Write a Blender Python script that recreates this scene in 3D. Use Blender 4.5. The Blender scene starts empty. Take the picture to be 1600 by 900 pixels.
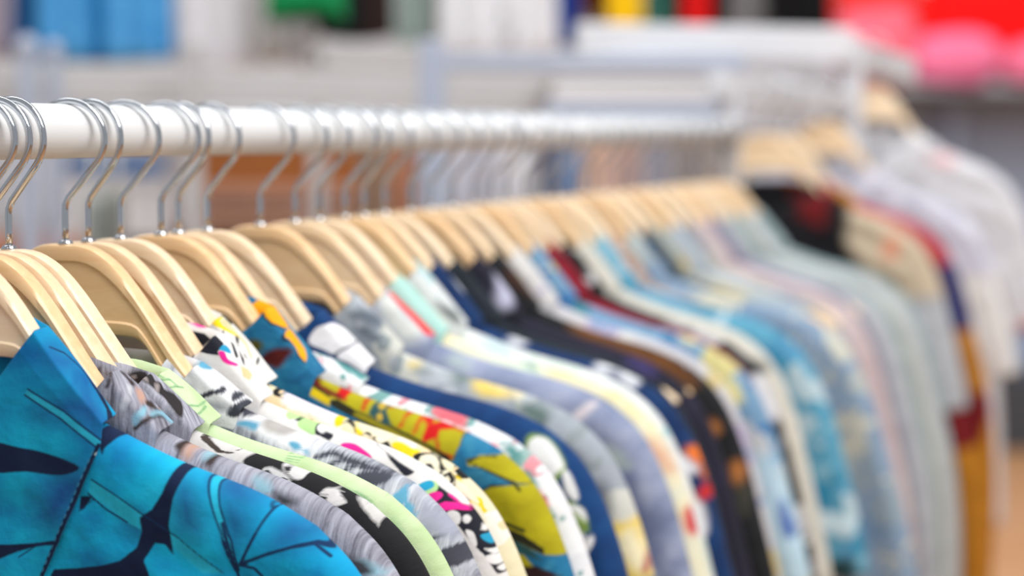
import bpy, bmesh, math, random
import numpy as np
from mathutils import Vector, Matrix
random.seed(7)
scene = bpy.context.scene
COL = scene.collection
# ---------------------------------------------------------------- camera
EYE = 1.45                                    # the lens is level with the rail
FPX = 3000.                                   # focal length in pixels of a 1600 px wide frame
TH = math.atan(1120/FPX)                      # direction of the rail, clockwise from the view direction
PITCH = math.atan(242/FPX)
cd = bpy.data.cameras.new('camera'); cam = bpy.data.objects.new('camera', cd); COL.objects.link(cam)
cd.sensor_width = 36; cd.lens = 36*FPX/1600; cd.clip_start = .05; cd.clip_end = 100
cam.location = (0, 0, EYE); cam.rotation_euler = (math.pi/2-PITCH, 0, 0)
cd.dof.use_dof = True; cd.dof.focus_distance = 1.065; cd.dof.aperture_fstop = 3.2
scene.camera = cam
# ---------------------------------------------------------------- light and exposure
w = bpy.data.worlds.new('shop_light'); scene.world = w; w.use_nodes = True
bg = w.node_tree.nodes['Background']; bg.inputs[0].default_value = (.93, .96, 1.0, 1); bg.inputs[1].default_value = .38
def area(name, loc, target, sx, sy, power, col=(1, 1, 1)):
    l = bpy.data.lights.new(name, 'AREA'); l.shape = 'RECTANGLE'; l.size = sx; l.size_y = sy; l.energy = power; l.color = col
    o = bpy.data.objects.new(name, l); COL.objects.link(o); o.location = loc
    o.rotation_euler = (Vector(target)-Vector(loc)).to_track_quat('-Z', 'Y').to_euler(); return o
area('skylight_lamp', (1.4, .2, 3.6), (.3, 1.9, 1.2), 2.0, 2.0, 102, (1, .985, .96))
area('background_fill', (-.4, 2.2, 4.0), (0, 5.2, 1.0), 3.0, 2.0, 72)  # unseen fill light, added to brighten the background from the front
area('background_fill', (1.4, 5.8, 4.2), (1.6, 9.0, .8), 4.0, 2.0, 135)  # second unseen fill, added to brighten the shelf unit at far right
scene.view_settings.view_transform = 'Standard'; scene.view_settings.look = 'None'
scene.view_settings.exposure = 0.12; scene.view_settings.gamma = 1; scene.view_settings.use_curve_mapping = False
# ---------------------------------------------------------------- cloth geometry (numpy only, metres, local: x along the hanger arm, y along the rail away, z up)
def interp_path(pts, u):
    p = np.asarray(pts, float); d = np.r_[0, np.cumsum(np.hypot(*(p[1:]-p[:-1]).T))]; d /= d[-1]
    return np.stack([np.interp(u, d, p[:, i]) for i in range(p.shape[1])], -1)
def smooth_path(pts, n=8):
    p = np.asarray(pts, float); q = np.vstack([2*p[0]-p[1], p, 2*p[-1]-p[-2]]); out = []
    for i in range(len(p)-1):
        a, b, c, d = q[i:i+4]
        for t in np.arange(n)/n:
            out.append(.5*((2*b)+(c-a)*t+(2*a-5*b+4*c-d)*t*t+(3*b-a-3*c+d)*t**3))
    return np.array(out+[p[-1]])
def seg_dist(P, poly, closed=False):
    A = np.asarray(poly, float); B = np.roll(A, -1, 0)
    if not closed: A, B = A[:-1], B[:-1]
    best = np.full(len(P), 1e9)
    for a, b in zip(A, B):
        ab = b-a; L = ab@ab
        if L < 1e-14: continue
        t = np.clip(((P-a)@ab)/L, 0, 1)
        best = np.minimum(best, np.hypot(*(P-a-t[:, None]*ab).T))
    return best
def inside(P, poly):
    A = np.asarray(poly, float); c = np.zeros(len(P), bool); j = len(A)-1
    for i in range(len(A)):
        yi, yj = A[i, 1], A[j, 1]
        if yi != yj:
            m = ((yi > P[:, 1]) != (yj > P[:, 1])) & (P[:, 0] < (A[j, 0]-A[i, 0])*(P[:, 1]-yi)/(yj-yi)+A[i, 0])
            c ^= m
        j = i
    return c
def off(s, Ar, Al=.02):
    x = np.abs(s)/.18
    w = np.where(x < 1, x**1.6, 1+.35*(1-np.exp(-4.5*np.maximum(x-1, 0))))
    return np.where(s > 0, Ar, Al)*w
def cm(l): return np.array(l, float)/100
HTOP = cm([(0, -6.6), (1.2, -6.62), (2.2, -6.95), (3.2, -7.7), (4.2, -8.9), (5.5, -10.8), (7.0, -13.1), (8.5, -15.1), (10, -16.6), (13, -18.2), (17, -19.8), (20, -21.3), (21.3, -22.3)])
HBOT = cm([(0, -11.9), (2.5, -11.9), (4.5, -12.05), (5.3, -12.7), (6.2, -14.2), (7.2, -15.8), (8.6, -17.3), (10.3, -18.5), (13, -19.9), (17, -21.5), (20, -22.9), (21.0, -23.6)])
RIDGE = cm([(6.6, -13.0), (8.3, -14.9), (10, -15.85), (13, -17.25), (17, -18.8), (20, -20.5)])
CAP = cm([(20, -20.5), (22, -22.5), (23.5, -25), (25, -29), (26.3, -34), (27.3, -38), (28.2, -42), (28.7, -45)])
CAPL = cm([(20, -20.5), (22, -22.5), (23.5, -25), (25, -29), (26.3, -34), (27.3, -38), (28.5, -43), (29.5, -50), (30, -60), (29.6, -74)])
ARMH = cm([(20, -20.5), (19.0, -24), (18.4, -29), (18.8, -34), (19.6, -38)])
SIDE = cm([(19.6, -38), (20.6, -50), (21.5, -64), (22, -78)])
def vnoise(x, y, seed):
    def h(i, j): 
        v = np.sin(i*127.1+j*311.7+seed*74.7)*43758.5453
        return v-np.floor(v)
    i, j = np.floor(x), np.floor(y); fx, fy = x-i, y-j; fx = fx*fx*(3-2*fx); fy = fy*fy*(3-2*fy)
    return (h(i, j)*(1-fx)+h(i+1, j)*fx)*(1-fy)+(h(i, j+1)*(1-fx)+h(i+1, j+1)*fx)*fy-.5
class Shirt:
    def __init__(self, A, Tn, Ts, long=False, k=1., seed=0, fold=1., length=1.):
        self.A, self.Tn, self.Ts, self.long, self.k, self.seed, self.fold = A, Tn, Ts, long, k, seed, fold
        g = lambda p: np.c_[p[:, 0]*(1+(k-1)*np.clip((p[:, 0]-.08)/.1, 0, 1)), p[:, 1]]
        self.ridge = g(smooth_path(RIDGE)); self.cap = g(smooth_path(CAPL if long else CAP)); self.arm = g(smooth_path(ARMH))
        sd = SIDE.copy(); sd[1:, 1] = sd[0, 1]+(sd[1:, 1]-sd[0, 1])*length; self.side = g(smooth_path(sd))
        sl = cm([(19.6, -38), (21.2, -42), (22.2, -46.5)]) if not long else cm([(19.6, -38), (22, -46), (23.6, -58), (24.4, -75)])
        self.sin = g(smooth_path(sl)); self.sil = np.vstack([self.ridge, self.cap])
    def tau(self, p, sleeve):
        d = np.minimum(seg_dist(p, self.sil), seg_dist(p, self.sin if sleeve else self.side))
        s, h = p.T
        T = self.Tn+(self.Ts-self.Tn)*np.clip((s-.06)/.09, 0, 1)
        r = np.clip(d/.016, 0, 1); t = T*np.sqrt(1-(1-r)**2)
        w = 1-np.exp(-d/.02)
        sd = self.seed
        f = .35*vnoise(s*26+sd, h*9, sd)+.25*vnoise(s*60, h*26+s*30, sd+3)+.14*vnoise(s*130+h*40, h*90, sd+5)
        f += .5*np.sin((s*1.0+h*.22)*70+3*vnoise(s*8, h*5, sd+9)+sd)*np.clip((-h-.2)*2.2, 0, .8)
        f += .22*np.sin((h+s*.55)*150+4*vnoise(s*14, h*14, sd+2))*np.exp(-((s-.15)/.07)**2)*np.exp(-((h+.22)/.07)**2)
        return t+f*.006*self.fold*w*(T/.012)
    def front(self, s, h, sleeve=None):          # y of the front face at (s,h), right half
        p = np.array([[abs(s), h]]); ins = inside(p, np.vstack([self.sil, self.sin[::-1]]))[0]
        best = self.tau(p, False)[0]
        return off(np.array([s]), self.A)[0]-best
    def grid(self, part, nu, nv, sign=1):
        u = np.linspace(0, 1, nu)
        if part == 'body':
            outer_f = np.vstack([self.ridge, self.arm[1:], self.side[1:]])
            lo = self.side[-1, 1]
            inner_f = np.vstack([smooth_path(cm([(6.6, -13.0), (5.2, -16), (2.6, -19.6), (0.2, -22.5)])), [[0.0, -.4], [0.0, lo]]])
            inner_b = np.vstack([smooth_path(cm([(6.6, -13.0), (4.6, -14.2), (0.0, -14.8)])), [[0.0, -.3], [0.0, lo]]])
            uu = np.interp(u, [0, .55, 1], [0, .42, 1])
            O = interp_path(outer_f, uu); If = interp_path(inner_f, np.interp(u, [0, .25, .55, 1], [0, .14, .38, 1])); Ib = interp_path(inner_b, np.interp(u, [0, .25, .55, 1], [0, .1, .36, 1]))
        else:
            O = interp_path(self.cap, u); I = interp_path(np.vstack([self.arm, self.sin[1:]]), u); If = Ib = I
        v = 1-(1-np.linspace(0, 1, nv))**1.9
        F = If[:, None]*(1-v[None, :, None])+O[:, None]*v[None, :, None]
        B = Ib[:, None]*(1-v[None, :, None])+O[:, None]*v[None, :, None]
        def surf(G, sg):
            p = G.reshape(-1, 2); t = self.tau(p, part == 'sleeve'); t = np.maximum(t, 0)
            if part == 'body' : pass
            s = p[:, 0]*sign
            y = off(s, self.A)-sg*t
            return np.c_[s, y, p[:, 1]].reshape(G.shape[0], G.shape[1], 3)
        f = surf(F, 1); k = np.unique(np.r_[np.arange(0, nv, 4 if nv > 60 else 2), nv-1]); b = surf(B[:, k], -1)
        G = np.concatenate([f, b[:, ::-1][:, 1:]], 1)
        return G
    def collar(self, nf, nb, na=48, nl=12, ns=5, sign=1, drop=(0, 0), pt=(4.0, -25.3), wide=0.):
        dx, dh = drop[0]*(sign > 0), drop[1]       # how far this collar has slid down the arm
        fx = np.interp(8.9+dx*.8+wide*.5, RIDGE[:, 0]*100, RIDGE[:, 1]*100)
        Fo = np.array([(0, -9.9+dh*.8, -1), (2.5, -9.8+dh*.9, -1), (4.4+dx*.8, -9.7+dh, -.9), (5.6+dx, -10.25+dh, -.75), (5.8+dx, -10.35+dh, .75), (5.1+dx, -11.3+dh, .95), (3.5+dx*.6, -13.3+dh*.6, 1), (1.5, -16.9+dh*.2, 1.05), (.3, -20.6, 1.05)], float)
        Oo = np.array([(0, -14.6+dh*.5, -1.2), (4, -14.3+dh*.5, -1.2), (7.4+dx*.6, -14.0+dh*.4, -1.1), (8.9+dx*.8, fx+.45, -.9), (9.05+dx*.8, fx+.25, .9), (8.8+dx*.8, fx-.8, 1.1), (6.7+dx*.4, -20.2+dh*.3, 1.15), (pt[0], pt[1], 1.15), (.4, -20.9, 1.1)], float)
        Nn = np.array([(0, -14.9+dh*.3, -1), (2.5, -14.8+dh*.3, -1), (4.8, -14.2+dh*.4, -.9), (6.9+dx*.5, -13.6+dh*.5, -.75), (6.9+dx*.5, -13.7+dh*.5, .75), (6.2+dx*.5, -14.8+dh*.3, .95), (5.0, -16.3, 1), (2.5, -19.8, 1), (.2, -22.6, 1)], float)
        Oo[3:6, 0] += wide*np.array([.4, .7, 1])
        Oo[6, :2] = Oo[5, :2]*.56+Oo[7, :2]*.44+np.array([.15, 0])
        U = np.array([0, .13, .24, .33, .39, .46, .66, .90, 1.]); u = np.linspace(0, 1, na)
        def cur(K, sm):
            r = np.stack([np.interp(u, U, K[:, i]) for i in range(3)], -1)
            if sm:
                for _ in range(3): r[1:-1] = (r[:-2]+2*r[1:-1]+r[2:])/4
            else:
                lim = int(na*.41)
                for _ in range(3): r[1:lim] = (r[:lim-1]+2*r[1:lim]+r[2:lim+1])/4
                for _ in range(0 if self.seed < 2 else 3): r[1:-1] = (r[:-2]+2*r[1:-1]+r[2:])/4
            n = np.where(r[:, 2] > 0, r[:, 2]*nf, r[:, 2]*nb)
            return np.c_[r[:, 0]/100, n, r[:, 1]/100]
        F, O, N = cur(Fo, 1), cur(Oo, 0), cur(Nn, 1)
        rows = []
        for j in range(ns): 
            t = j/ns; rows.append(N*(1-t)+F*t-np.array([.002, 0, 0])*math.sin(math.pi*t))
        for j in range(nl+1):
            t = j/nl; p = F*(1-t)+O*t
            bul = math.sin(math.pi*min(t*1.15, 1))*.18+.12*(t > 0)
            p[:, 1] += np.sign(p[:, 1]+1e-9)*bul*np.where(p[:, 1] > 0, nf, nb)*np.clip(np.abs(p[:, 1])/.006, 0, 1)
            p[:, 1] += .0018*self.fold*vnoise(p[:, 0]*70, p[:, 2]*55, self.seed+11)*min(1, t*3)
            rows.append(p)
        G = np.stack(rows, 1)                     # (na, nrow, [s, n, h])
        s = G[..., 0]*sign
        return np.stack([s, off(s, self.A)-G[..., 1], G[..., 2]], -1)
def sdf(P, shapes):
    """signed distance (m, negative inside) of the union of shapes in cloth centimetres"""
    best = np.full(len(P), .2)
    for sh_ in shapes:
        if sh_[0] == 'P':
            poly = cm(sh_[1]); d = seg_dist(P, poly, True); d = np.where(inside(P, poly), -d, d)
        else:
            d = seg_dist(P, cm(sh_[1]))-sh_[2]/2000.
        best = np.minimum(best, d)
    return best

# ---------------------------------------------------------------- places along the rail
RD = np.array([math.sin(TH), math.cos(TH), 0]); AD = np.array([math.cos(TH), -math.sin(TH), 0])
P0 = np.array([-.27613333, 1.09362827, EYE+.00108647])
def on_rail(t): return P0+RD*t
CF = np.array([0, math.cos(PITCH), -math.sin(PITCH)]); CU = np.array([0, math.sin(PITCH), math.cos(PITCH)])
def at(x, y, Y):                              # the point a sight line reaches at distance Y in front of the lens (metres along +Y)
    r = CF+np.array([1, 0, 0])*(x-800)/FPX+CU*(450-y)/FPX
    return np.array([0, 0, EYE])+r*(Y/r[1])
# ---------------------------------------------------------------- materials
def lin(c):
    return tuple((v/255/12.92 if v/255 <= .04045 else ((v/255+.055)/1.055)**2.4) for v in c)+(1,)
class NT:
    def __init__(s, name):
        s.m = bpy.data.materials.new(name); s.m.use_nodes = True; s.t = s.m.node_tree; s.n = s.t.nodes; s.l = s.t.links; s.b = s.n['Principled BSDF']
    def new(s, k, **kw):
        n = s.n.new(k)
        for a, b in kw.items():
            if a.startswith('i_'): n.inputs[int(a[2:]) if a[2:].isdigit() else a[2:]].default_value = b
            else: setattr(n, a, b)
        return n
    def lk(s, a, b): s.l.new(a, b)
    def math(s, op, a, b=None, clamp=False):
        n = s.new('ShaderNodeMath', operation=op, use_clamp=clamp)
        for i, v in enumerate((a, b)):
            if v is None: continue
            if isinstance(v, (int, float)): n.inputs[i].default_value = v
            else: s.lk(v, n.inputs[i])
        return n.outputs[0]
    def mix(s, f, a, b, mode='MIX'):
        n = s.new('ShaderNodeMix', data_type='RGBA', blend_type=mode)
        for k, v in ((0, f), (6, a), (7, b)):
            if isinstance(v, (int, float, tuple)): n.inputs[k].default_value = v
            else: s.lk(v, n.inputs[k])
        return n.outputs[2]
    def ramp(s, f, stops, interp='LINEAR'):
        n = s.new('ShaderNodeValToRGB'); r = n.color_ramp; r.interpolation = interp
        while len(r.elements) < len(stops): r.elements.new(.5)
        for e, (p, c) in zip(r.elements, stops): e.position = p; e.color = c
        s.lk(f, n.inputs[0]); return n.outputs[0]
    def coords(s, uv=None, scale=(1, 1, 1), rot=0, kind='Object'):
        if uv: o = s.new('ShaderNodeUVMap', uv_map=uv).outputs[0]
        else: o = s.new('ShaderNodeTexCoord').outputs[kind]
        m = s.new('ShaderNodeMapping'); m.inputs['Rotation'].default_value = (0, 0, rot); m.inputs['Scale'].default_value = scale
        s.lk(o, m.inputs[0]); return m.outputs[0]
    def noise(s, v, scale, detail=2, rough=.5, dist=0):
        n = s.new('ShaderNodeTexNoise'); n.inputs['Scale'].default_value = scale; n.inputs['Detail'].default_value = detail
        n.inputs['Roughness'].default_value = rough; n.inputs['Distortion'].default_value = dist
        s.lk(v, n.inputs['Vector']); return n
    def bump(s, h, strength, dist=.001):
        b = s.new('ShaderNodeBump'); b.inputs['Strength'].default_value = strength; b.inputs['Distance'].default_value = dist
        s.lk(h, b.inputs['Height']); s.lk(b.outputs[0], s.b.inputs['Normal'])
    def done(s, col, rough=.6, metal=0, spec=.5):
        if isinstance(col, tuple): s.b.inputs['Base Color'].default_value = col
        else: s.lk(col, s.b.inputs['Base Color'])
        s.b.inputs['Roughness'].default_value = rough; s.b.inputs['Metallic'].default_value = metal; s.b.inputs['Specular IOR Level'].default_value = spec
        return s.m
def even(n): return [(i+.5)/n for i in range(n)]
def plain(name, c, rough=.6, metal=0, var=.06, scale=8, spec=.5, bump=0):
    t = NT(name); v = t.coords(); n = t.noise(v, scale, 3)
    c = lin(c); d = tuple(x*(1-var) for x in c[:3])+(1,); e = tuple(min(1, x*(1+var)) for x in c[:3])+(1,)
    if bump: t.bump(t.noise(v, scale*12, 3).outputs[0], bump)
    return t.done(t.ramp(n.outputs[0], [(.3, d), (.7, e)]), rough, metal, spec)
def ground_colour(t, base, seed):
    """the ground of a print, laid out in the cloth's own flat coordinates (metres)"""
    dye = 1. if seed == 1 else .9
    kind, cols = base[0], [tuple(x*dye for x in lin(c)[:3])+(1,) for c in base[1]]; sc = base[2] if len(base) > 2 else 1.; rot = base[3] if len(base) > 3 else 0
    if kind == 'plain':
        n = t.noise(t.coords('cloth'), 30*sc, 3, .6); n.inputs['Distortion'].default_value = .3
        return t.ramp(n.outputs[0], [(.3+.4*i/max(1, len(cols)-1), c) for i, c in enumerate(cols)] if len(cols) > 1 else [(0, cols[0]), (1, cols[0])])
    if kind == 'streak':
        n = t.noise(t.coords('cloth', (90*sc, 9*sc, 1), rot), 3.4, 5, .7, .4)
        m = t.noise(t.coords('cloth', (14*sc, 14*sc, 1), rot), 1.3, 3, .5)
        f = t.math('ADD', t.math('MULTIPLY', n.outputs[0], .62), t.math('MULTIPLY', m.outputs[0], .38))
        k = len(cols)
        return t.ramp(f, [(.36+.28*i/max(1, k-1), c) for i, c in enumerate(cols)])
    if kind == 'floral':
        v = t.coords('cloth', (sc, sc, 1), rot); nn = t.noise(v, 45, 2); 
        w = t.new('ShaderNodeMix', data_type='VECTOR'); w.inputs[0].default_value = .022/sc
        t.lk(v, w.inputs[4]); t.lk(nn.outputs[1], w.inputs[5])
        vo = t.new('ShaderNodeTexVoronoi'); vo.inputs['Scale'].default_value = 34; t.lk(w.outputs[1], vo.inputs['Vector'])
        se = t.new('ShaderNodeSeparateColor'); t.lk(vo.outputs['Color'], se.inputs[0])
        pal = t.ramp(se.outputs[seed % 3], [(i/(len(cols)-1), c) for i, c in enumerate(cols[1:])], 'CONSTANT')
        v2 = t.new('ShaderNodeTexVoronoi'); v2.inputs['Scale'].default_value = 80; t.lk(w.outputs[1], v2.inputs['Vector'])
        s2 = t.new('ShaderNodeSeparateColor'); t.lk(v2.outputs['Color'], s2.inputs[0])
        pal2 = t.ramp(s2.outputs[(seed+1) % 3], [(i/(len(cols)-1), c) for i, c in enumerate(cols[1:])], 'CONSTANT')
        f = t.math('LESS_THAN', vo.outputs['Distance'], .48)
        c = t.mix(f, cols[0], pal)
        f2 = t.math('LESS_THAN', v2.outputs['Distance'], .3)
        return t.mix(f2, c, pal2)
def cloth_mat(name, base, layers, seed=0, rough=.85):
    t = NT(name); col = ground_colour(t, base, seed)
    v = t.coords('cloth')
    ed = None
    for i, (c, soft, nz, shapes) in enumerate(layers):
        a = t.new('ShaderNodeAttribute', attribute_name='p%d' % i).outputs['Fac']
        if nz:
            n = t.noise(v, 600 if nz < .5 else 160, 3, .6) if nz < 3 else t.noise(t.coords('cloth', (700, 60, 1), 1.2), 1., 3, .6)
            a = t.math('ADD', a, t.math('MULTIPLY', t.math('SUBTRACT', n.outputs[0], .5), nz*(.0021 if nz < 3 else .0013)))
        mr = t.new('ShaderNodeMapRange'); mr.inputs[1].default_value = -soft/1000; mr.inputs[2].default_value = soft/1000
        mr.inputs[3].default_value = 1; mr.inputs[4].default_value = 0; t.lk(a, mr.inputs[0])
        f = mr.outputs[0]
        if len(c) > 3: f = t.math('MULTIPLY', f, c[3])
        n2 = t.noise(v, 55, 3, .6)
        b = lin(c[:3]); lo = tuple(x*.82 for x in b[:3])+(1,)
        cc = t.ramp(n2.outputs[0], [(.35, lo), (.65, b)])
        col = t.mix(f, col, cc)
    weave = t.noise(t.coords('cloth', (1, 1, 1)), 1500, 2)
    wr = t.noise(v, 40, 4, .55)
    h = t.math('ADD', t.math('MULTIPLY', weave.outputs[0], .12), t.math('MULTIPLY', wr.outputs[0], 1.6))
    t.bump(h, .55, .0022)
    t.b.inputs['Sheen Weight'].default_value = .03; t.b.inputs['Sheen Roughness'].default_value = .5
    return t.done(col, rough, 0, .25)
def wood_mat(name, c1, c2, rough=.38):
    t = NT(name); v = t.coords(None, (6, 60, 60)); n = t.noise(v, 2.2, 4, .6, .8)
    v2 = t.coords(None, (1, 1, 1)); n2 = t.noise(v2, 9, 2)
    c = t.ramp(n.outputs[0], [(.3, lin(c1)), (.7, lin(c2))])
    t.bump(n.outputs[0], .06, .0005)
    t.b.inputs['Coat Weight'].default_value = .25; t.b.inputs['Coat Roughness'].default_value = .25
    return t.done(c, rough)
M = {}
M['wood'] = [wood_mat('blond_beech', (238, 204, 162), (248, 222, 186)), wood_mat('blond_maple', (240, 210, 172), (250, 230, 200)), wood_mat('honey_beech', (234, 192, 142), (246, 212, 166))]
M['chrome'] = plain('chrome', (205, 208, 214), .12, 1.0, .03)
M['rail'] = plain('white_enamel', (225, 227, 229), .32, 0, .02)
M['white_metal'] = plain('white_painted_metal', (208, 209, 214), .45, 0, .03)
M['grey_metal'] = plain('pale_grey_metal', (196, 198, 204), .4, 0, .04)
M['thread'] = plain('white_label', (235, 235, 228), .8)
# ---------------------------------------------------------------- object helpers
def link(o, parent=None):
    COL.objects.link(o)
    if parent: o.parent = parent
    return o
def mesh_obj(name, V, F, mat, parent=None, smooth=True, uv=None, attrs=None):
    me = bpy.data.meshes.new(name); me.from_pydata([tuple(map(float, v)) for v in V], [], [tuple(map(int, f)) for f in F]); me.update()
    if smooth: me.polygons.foreach_set('use_smooth', [True]*len(me.polygons))
    if mat: me.materials.append(mat)
    if uv is not None:
        l = me.uv_layers.new(name='cloth'); idx = np.zeros(len(me.loops), int); me.loops.foreach_get('vertex_index', idx)
        l.data.foreach_set('uv', np.asarray(uv)[idx].astype(np.float32).ravel())
    for k, a in (attrs or {}).items():
        at_ = me.attributes.new(k, 'FLOAT', 'POINT'); at_.data.foreach_set('value', np.asarray(a, np.float32))
    return link(bpy.data.objects.new(name, me), parent)
def thing(name, label, cat, loc, rotz=0, group=None):
    o = bpy.data.objects.new(name, None); COL.objects.link(o); o.empty_display_size = .05
    o.location = tuple(map(float, loc)); o.rotation_euler = (0, 0, rotz); o['label'] = label; o['category'] = cat
    if group: o['group'] = group
    return o
def tag(o, label, cat, group=None):
    o['label'] = label; o['category'] = cat
    if group: o['group'] = group
    return o
def struct(o): o['kind'] = 'structure'; return o
def grid_faces(nu, nv, base=0, flip=False):
    f = []
    for i in range(nu-1):
        for j in range(nv-1):
            q = (base+i*nv+j, base+i*nv+j+1, base+(i+1)*nv+j+1, base+(i+1)*nv+j)
            f.append(q[::-1] if flip else q)
    return f
def box_bm(bm, c, size, bevel=0.0, rot=0):
    m = Matrix.Translation(Vector(tuple(map(float, c)))) @ Matrix.Rotation(rot, 4, 'Z') @ Matrix.Diagonal((size[0], size[1], size[2], 1))
    r = bmesh.ops.create_cube(bm, size=1, matrix=m)
    if bevel:
        es = list({e for v in r['verts'] for e in v.link_edges})
        bmesh.ops.bevel(bm, geom=es, offset=bevel, segments=2, affect='EDGES', profile=.5)
def bm_obj(name, bm, mat, parent=None, smooth=False):
    me = bpy.data.meshes.new(name); bm.to_mesh(me); bm.free()
    if smooth: me.polygons.foreach_set('use_smooth', [True]*len(me.polygons))
    me.materials.append(mat); return link(bpy.data.objects.new(name, me), parent)
def box(name, c, size, mat, parent=None, bevel=.004, rot=0):
    bm = bmesh.new(); box_bm(bm, (0, 0, 0), size, bevel); o = bm_obj(name, bm, mat, parent); o.location = tuple(map(float, c)); o.rotation_euler = (0, 0, rot); return o
def tube_mesh(path, r, n=12, closed_ends=True):
    P = np.asarray(path, float); k = len(P); T = np.gradient(P, axis=0); T /= np.linalg.norm(T, axis=1)[:, None]
    up = np.array([0, 1., 0]) if abs(T[0] @ np.array([0, 1., 0])) < .9 else np.array([0, 0, 1.])
    V, F = [], []; rr = r if np.ndim(r) else np.full(k, r); N = None
    for i in range(k):
        if N is None: N = np.cross(T[i], up)
        N = N-T[i]*(N@T[i]); N /= np.linalg.norm(N); B = np.cross(T[i], N)
        for j in range(n):
            a = 2*math.pi*j/n; V.append(P[i]+(N*math.cos(a)+B*math.sin(a))*rr[i])
    for i in range(k-1):
        for j in range(n): F.append((i*n+j, i*n+(j+1) % n, (i+1)*n+(j+1) % n, (i+1)*n+j))
    if closed_ends: F.append(tuple(range(n))[::-1]); F.append(tuple((k-1)*n+j for j in range(n)))
    return V, F
def tube(name, path, r, mat, parent=None, n=12):
    V, F = tube_mesh(path, r, n); return mesh_obj(name, V, F, mat, parent)
# ---------------------------------------------------------------- hanger
HT = .0062                                    # half thickness of the wood
def hanger_mesh(A):
    """one contoured wooden hanger: flat board with a rounded rim and a shallow recessed face"""
    xs = np.r_[np.linspace(0, .10, 30), np.linspace(.104, .2125, 22)]
    top = smooth_path(HTOP, 6); bot = smooth_path(HBOT, 6)
    st = []
    for i, x in enumerate(xs):
        u = x/xs[-1]
        # move the section square to the arm: pair the same share of both edges
        a = interp_path(top, np.array([.0+u]))[0]; b = interp_path(bot, np.array([u]))[0]
        st.append((a, b))
    sec = []
    for a, b in st:
        L = np.hypot(*(b-a)); d = (b-a)/L; rim = .0095; r = .0036
        prof = [(0, HT-r), (r*.3, HT-r*.3), (r, HT), (rim, HT), (rim+.0012, HT-.0013), (L-rim*.8-.0012, HT-.0013), (L-rim*.8, HT), (L-r, HT), (L-r*.3, HT-r*.3), (L, HT-r)]
        pts = [(a+d*q, n) for q, n in prof]
        pts += [(a+d*q, -n) for q, n in prof[::-1]]
        sec.append(pts)
    n = len(sec[0]); V = []; F = []
    allsec = [[(-1, p) for p in s] for s in sec[::-1]] + [[(1, p) for p in s] for s in sec[1:]]
    for s_ in allsec:
        for sg, (p, nn) in s_:
            x = p[0]*sg; V.append((x, float(off(np.array([x]), A)[0])-nn, p[1]))
    K = len(allsec)
    for i in range(K-1):
        for j in range(n): F.append((i*n+j, i*n+(j+1) % n, (i+1)*n+(j+1) % n, (i+1)*n+j))
    F.append(tuple(range(n))[::-1]); F.append(tuple((K-1)*n+j for j in range(n)))
    me = bpy.data.meshes.new('hanger_body'); me.from_pydata([tuple(map(float, v)) for v in V], [], F); me.update()
    bm = bmesh.new(); bm.from_mesh(me); bmesh.ops.recalc_face_normals(bm, faces=bm.faces)
    for e in bm.edges: e.smooth = e.calc_face_angle(0) < .6
    for f in bm.faces: f.smooth = True
    bm.to_mesh(me); bm.free(); return me
def hook_path(lean=0.):
    p = []
    cx, cz, r = .003, -.0045, .0222
    for a in np.linspace(205, -42, 30): p.append((cx+r*math.cos(math.radians(a)), 0, cz+r*math.sin(math.radians(a))))
    e = np.array(p[-1]); q = np.array([.001, 0, -.0405])
    for t in (.15, .4, .7, .92): p.append(tuple(e*(1-t)+q*t))
    p += [(.0002, 0, -.0435), (0, 0, -.047), (0, 0, -.056), (0, 0, -.069)]
    return np.array(p)
_hb = {}; HOOK = None
def make_hanger(loc, A, label, yaw, group, wood=0, root_rot=-TH):
    global HOOK
    t = thing('clothes_hanger', label, 'hanger', loc, root_rot, group)
    key = round(A/.006)
    if key not in _hb: _hb[key] = hanger_mesh(key*.006)
    me = _hb[key]
    if wood or not me.materials:
        me = me.copy(); me.materials.clear(); me.materials.append(M['wood'][wood])
        if not wood: _hb[key] = me
    link(bpy.data.objects.new('hanger_body', me), t)
    if HOOK is None:
        V, F = tube_mesh(hook_path(), .0020, 12); HOOK = mesh_obj('hook', V, F, M['chrome'], t)
        V, F = tube_mesh([(0, 0, -.0665), (0, 0, -.0655), (0, 0, -.064), (0, 0, -.0635)], np.array([.0045, .0045, .0036, .002]), 14)
        make_hanger.fer = mesh_obj('ferrule', V, F, M['chrome'], t); h = HOOK
    else:
        h = HOOK.copy(); link(h, t); f = make_hanger.fer.copy(); link(f, t)
    h.rotation_euler = (0, 0, yaw)
    return t
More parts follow.
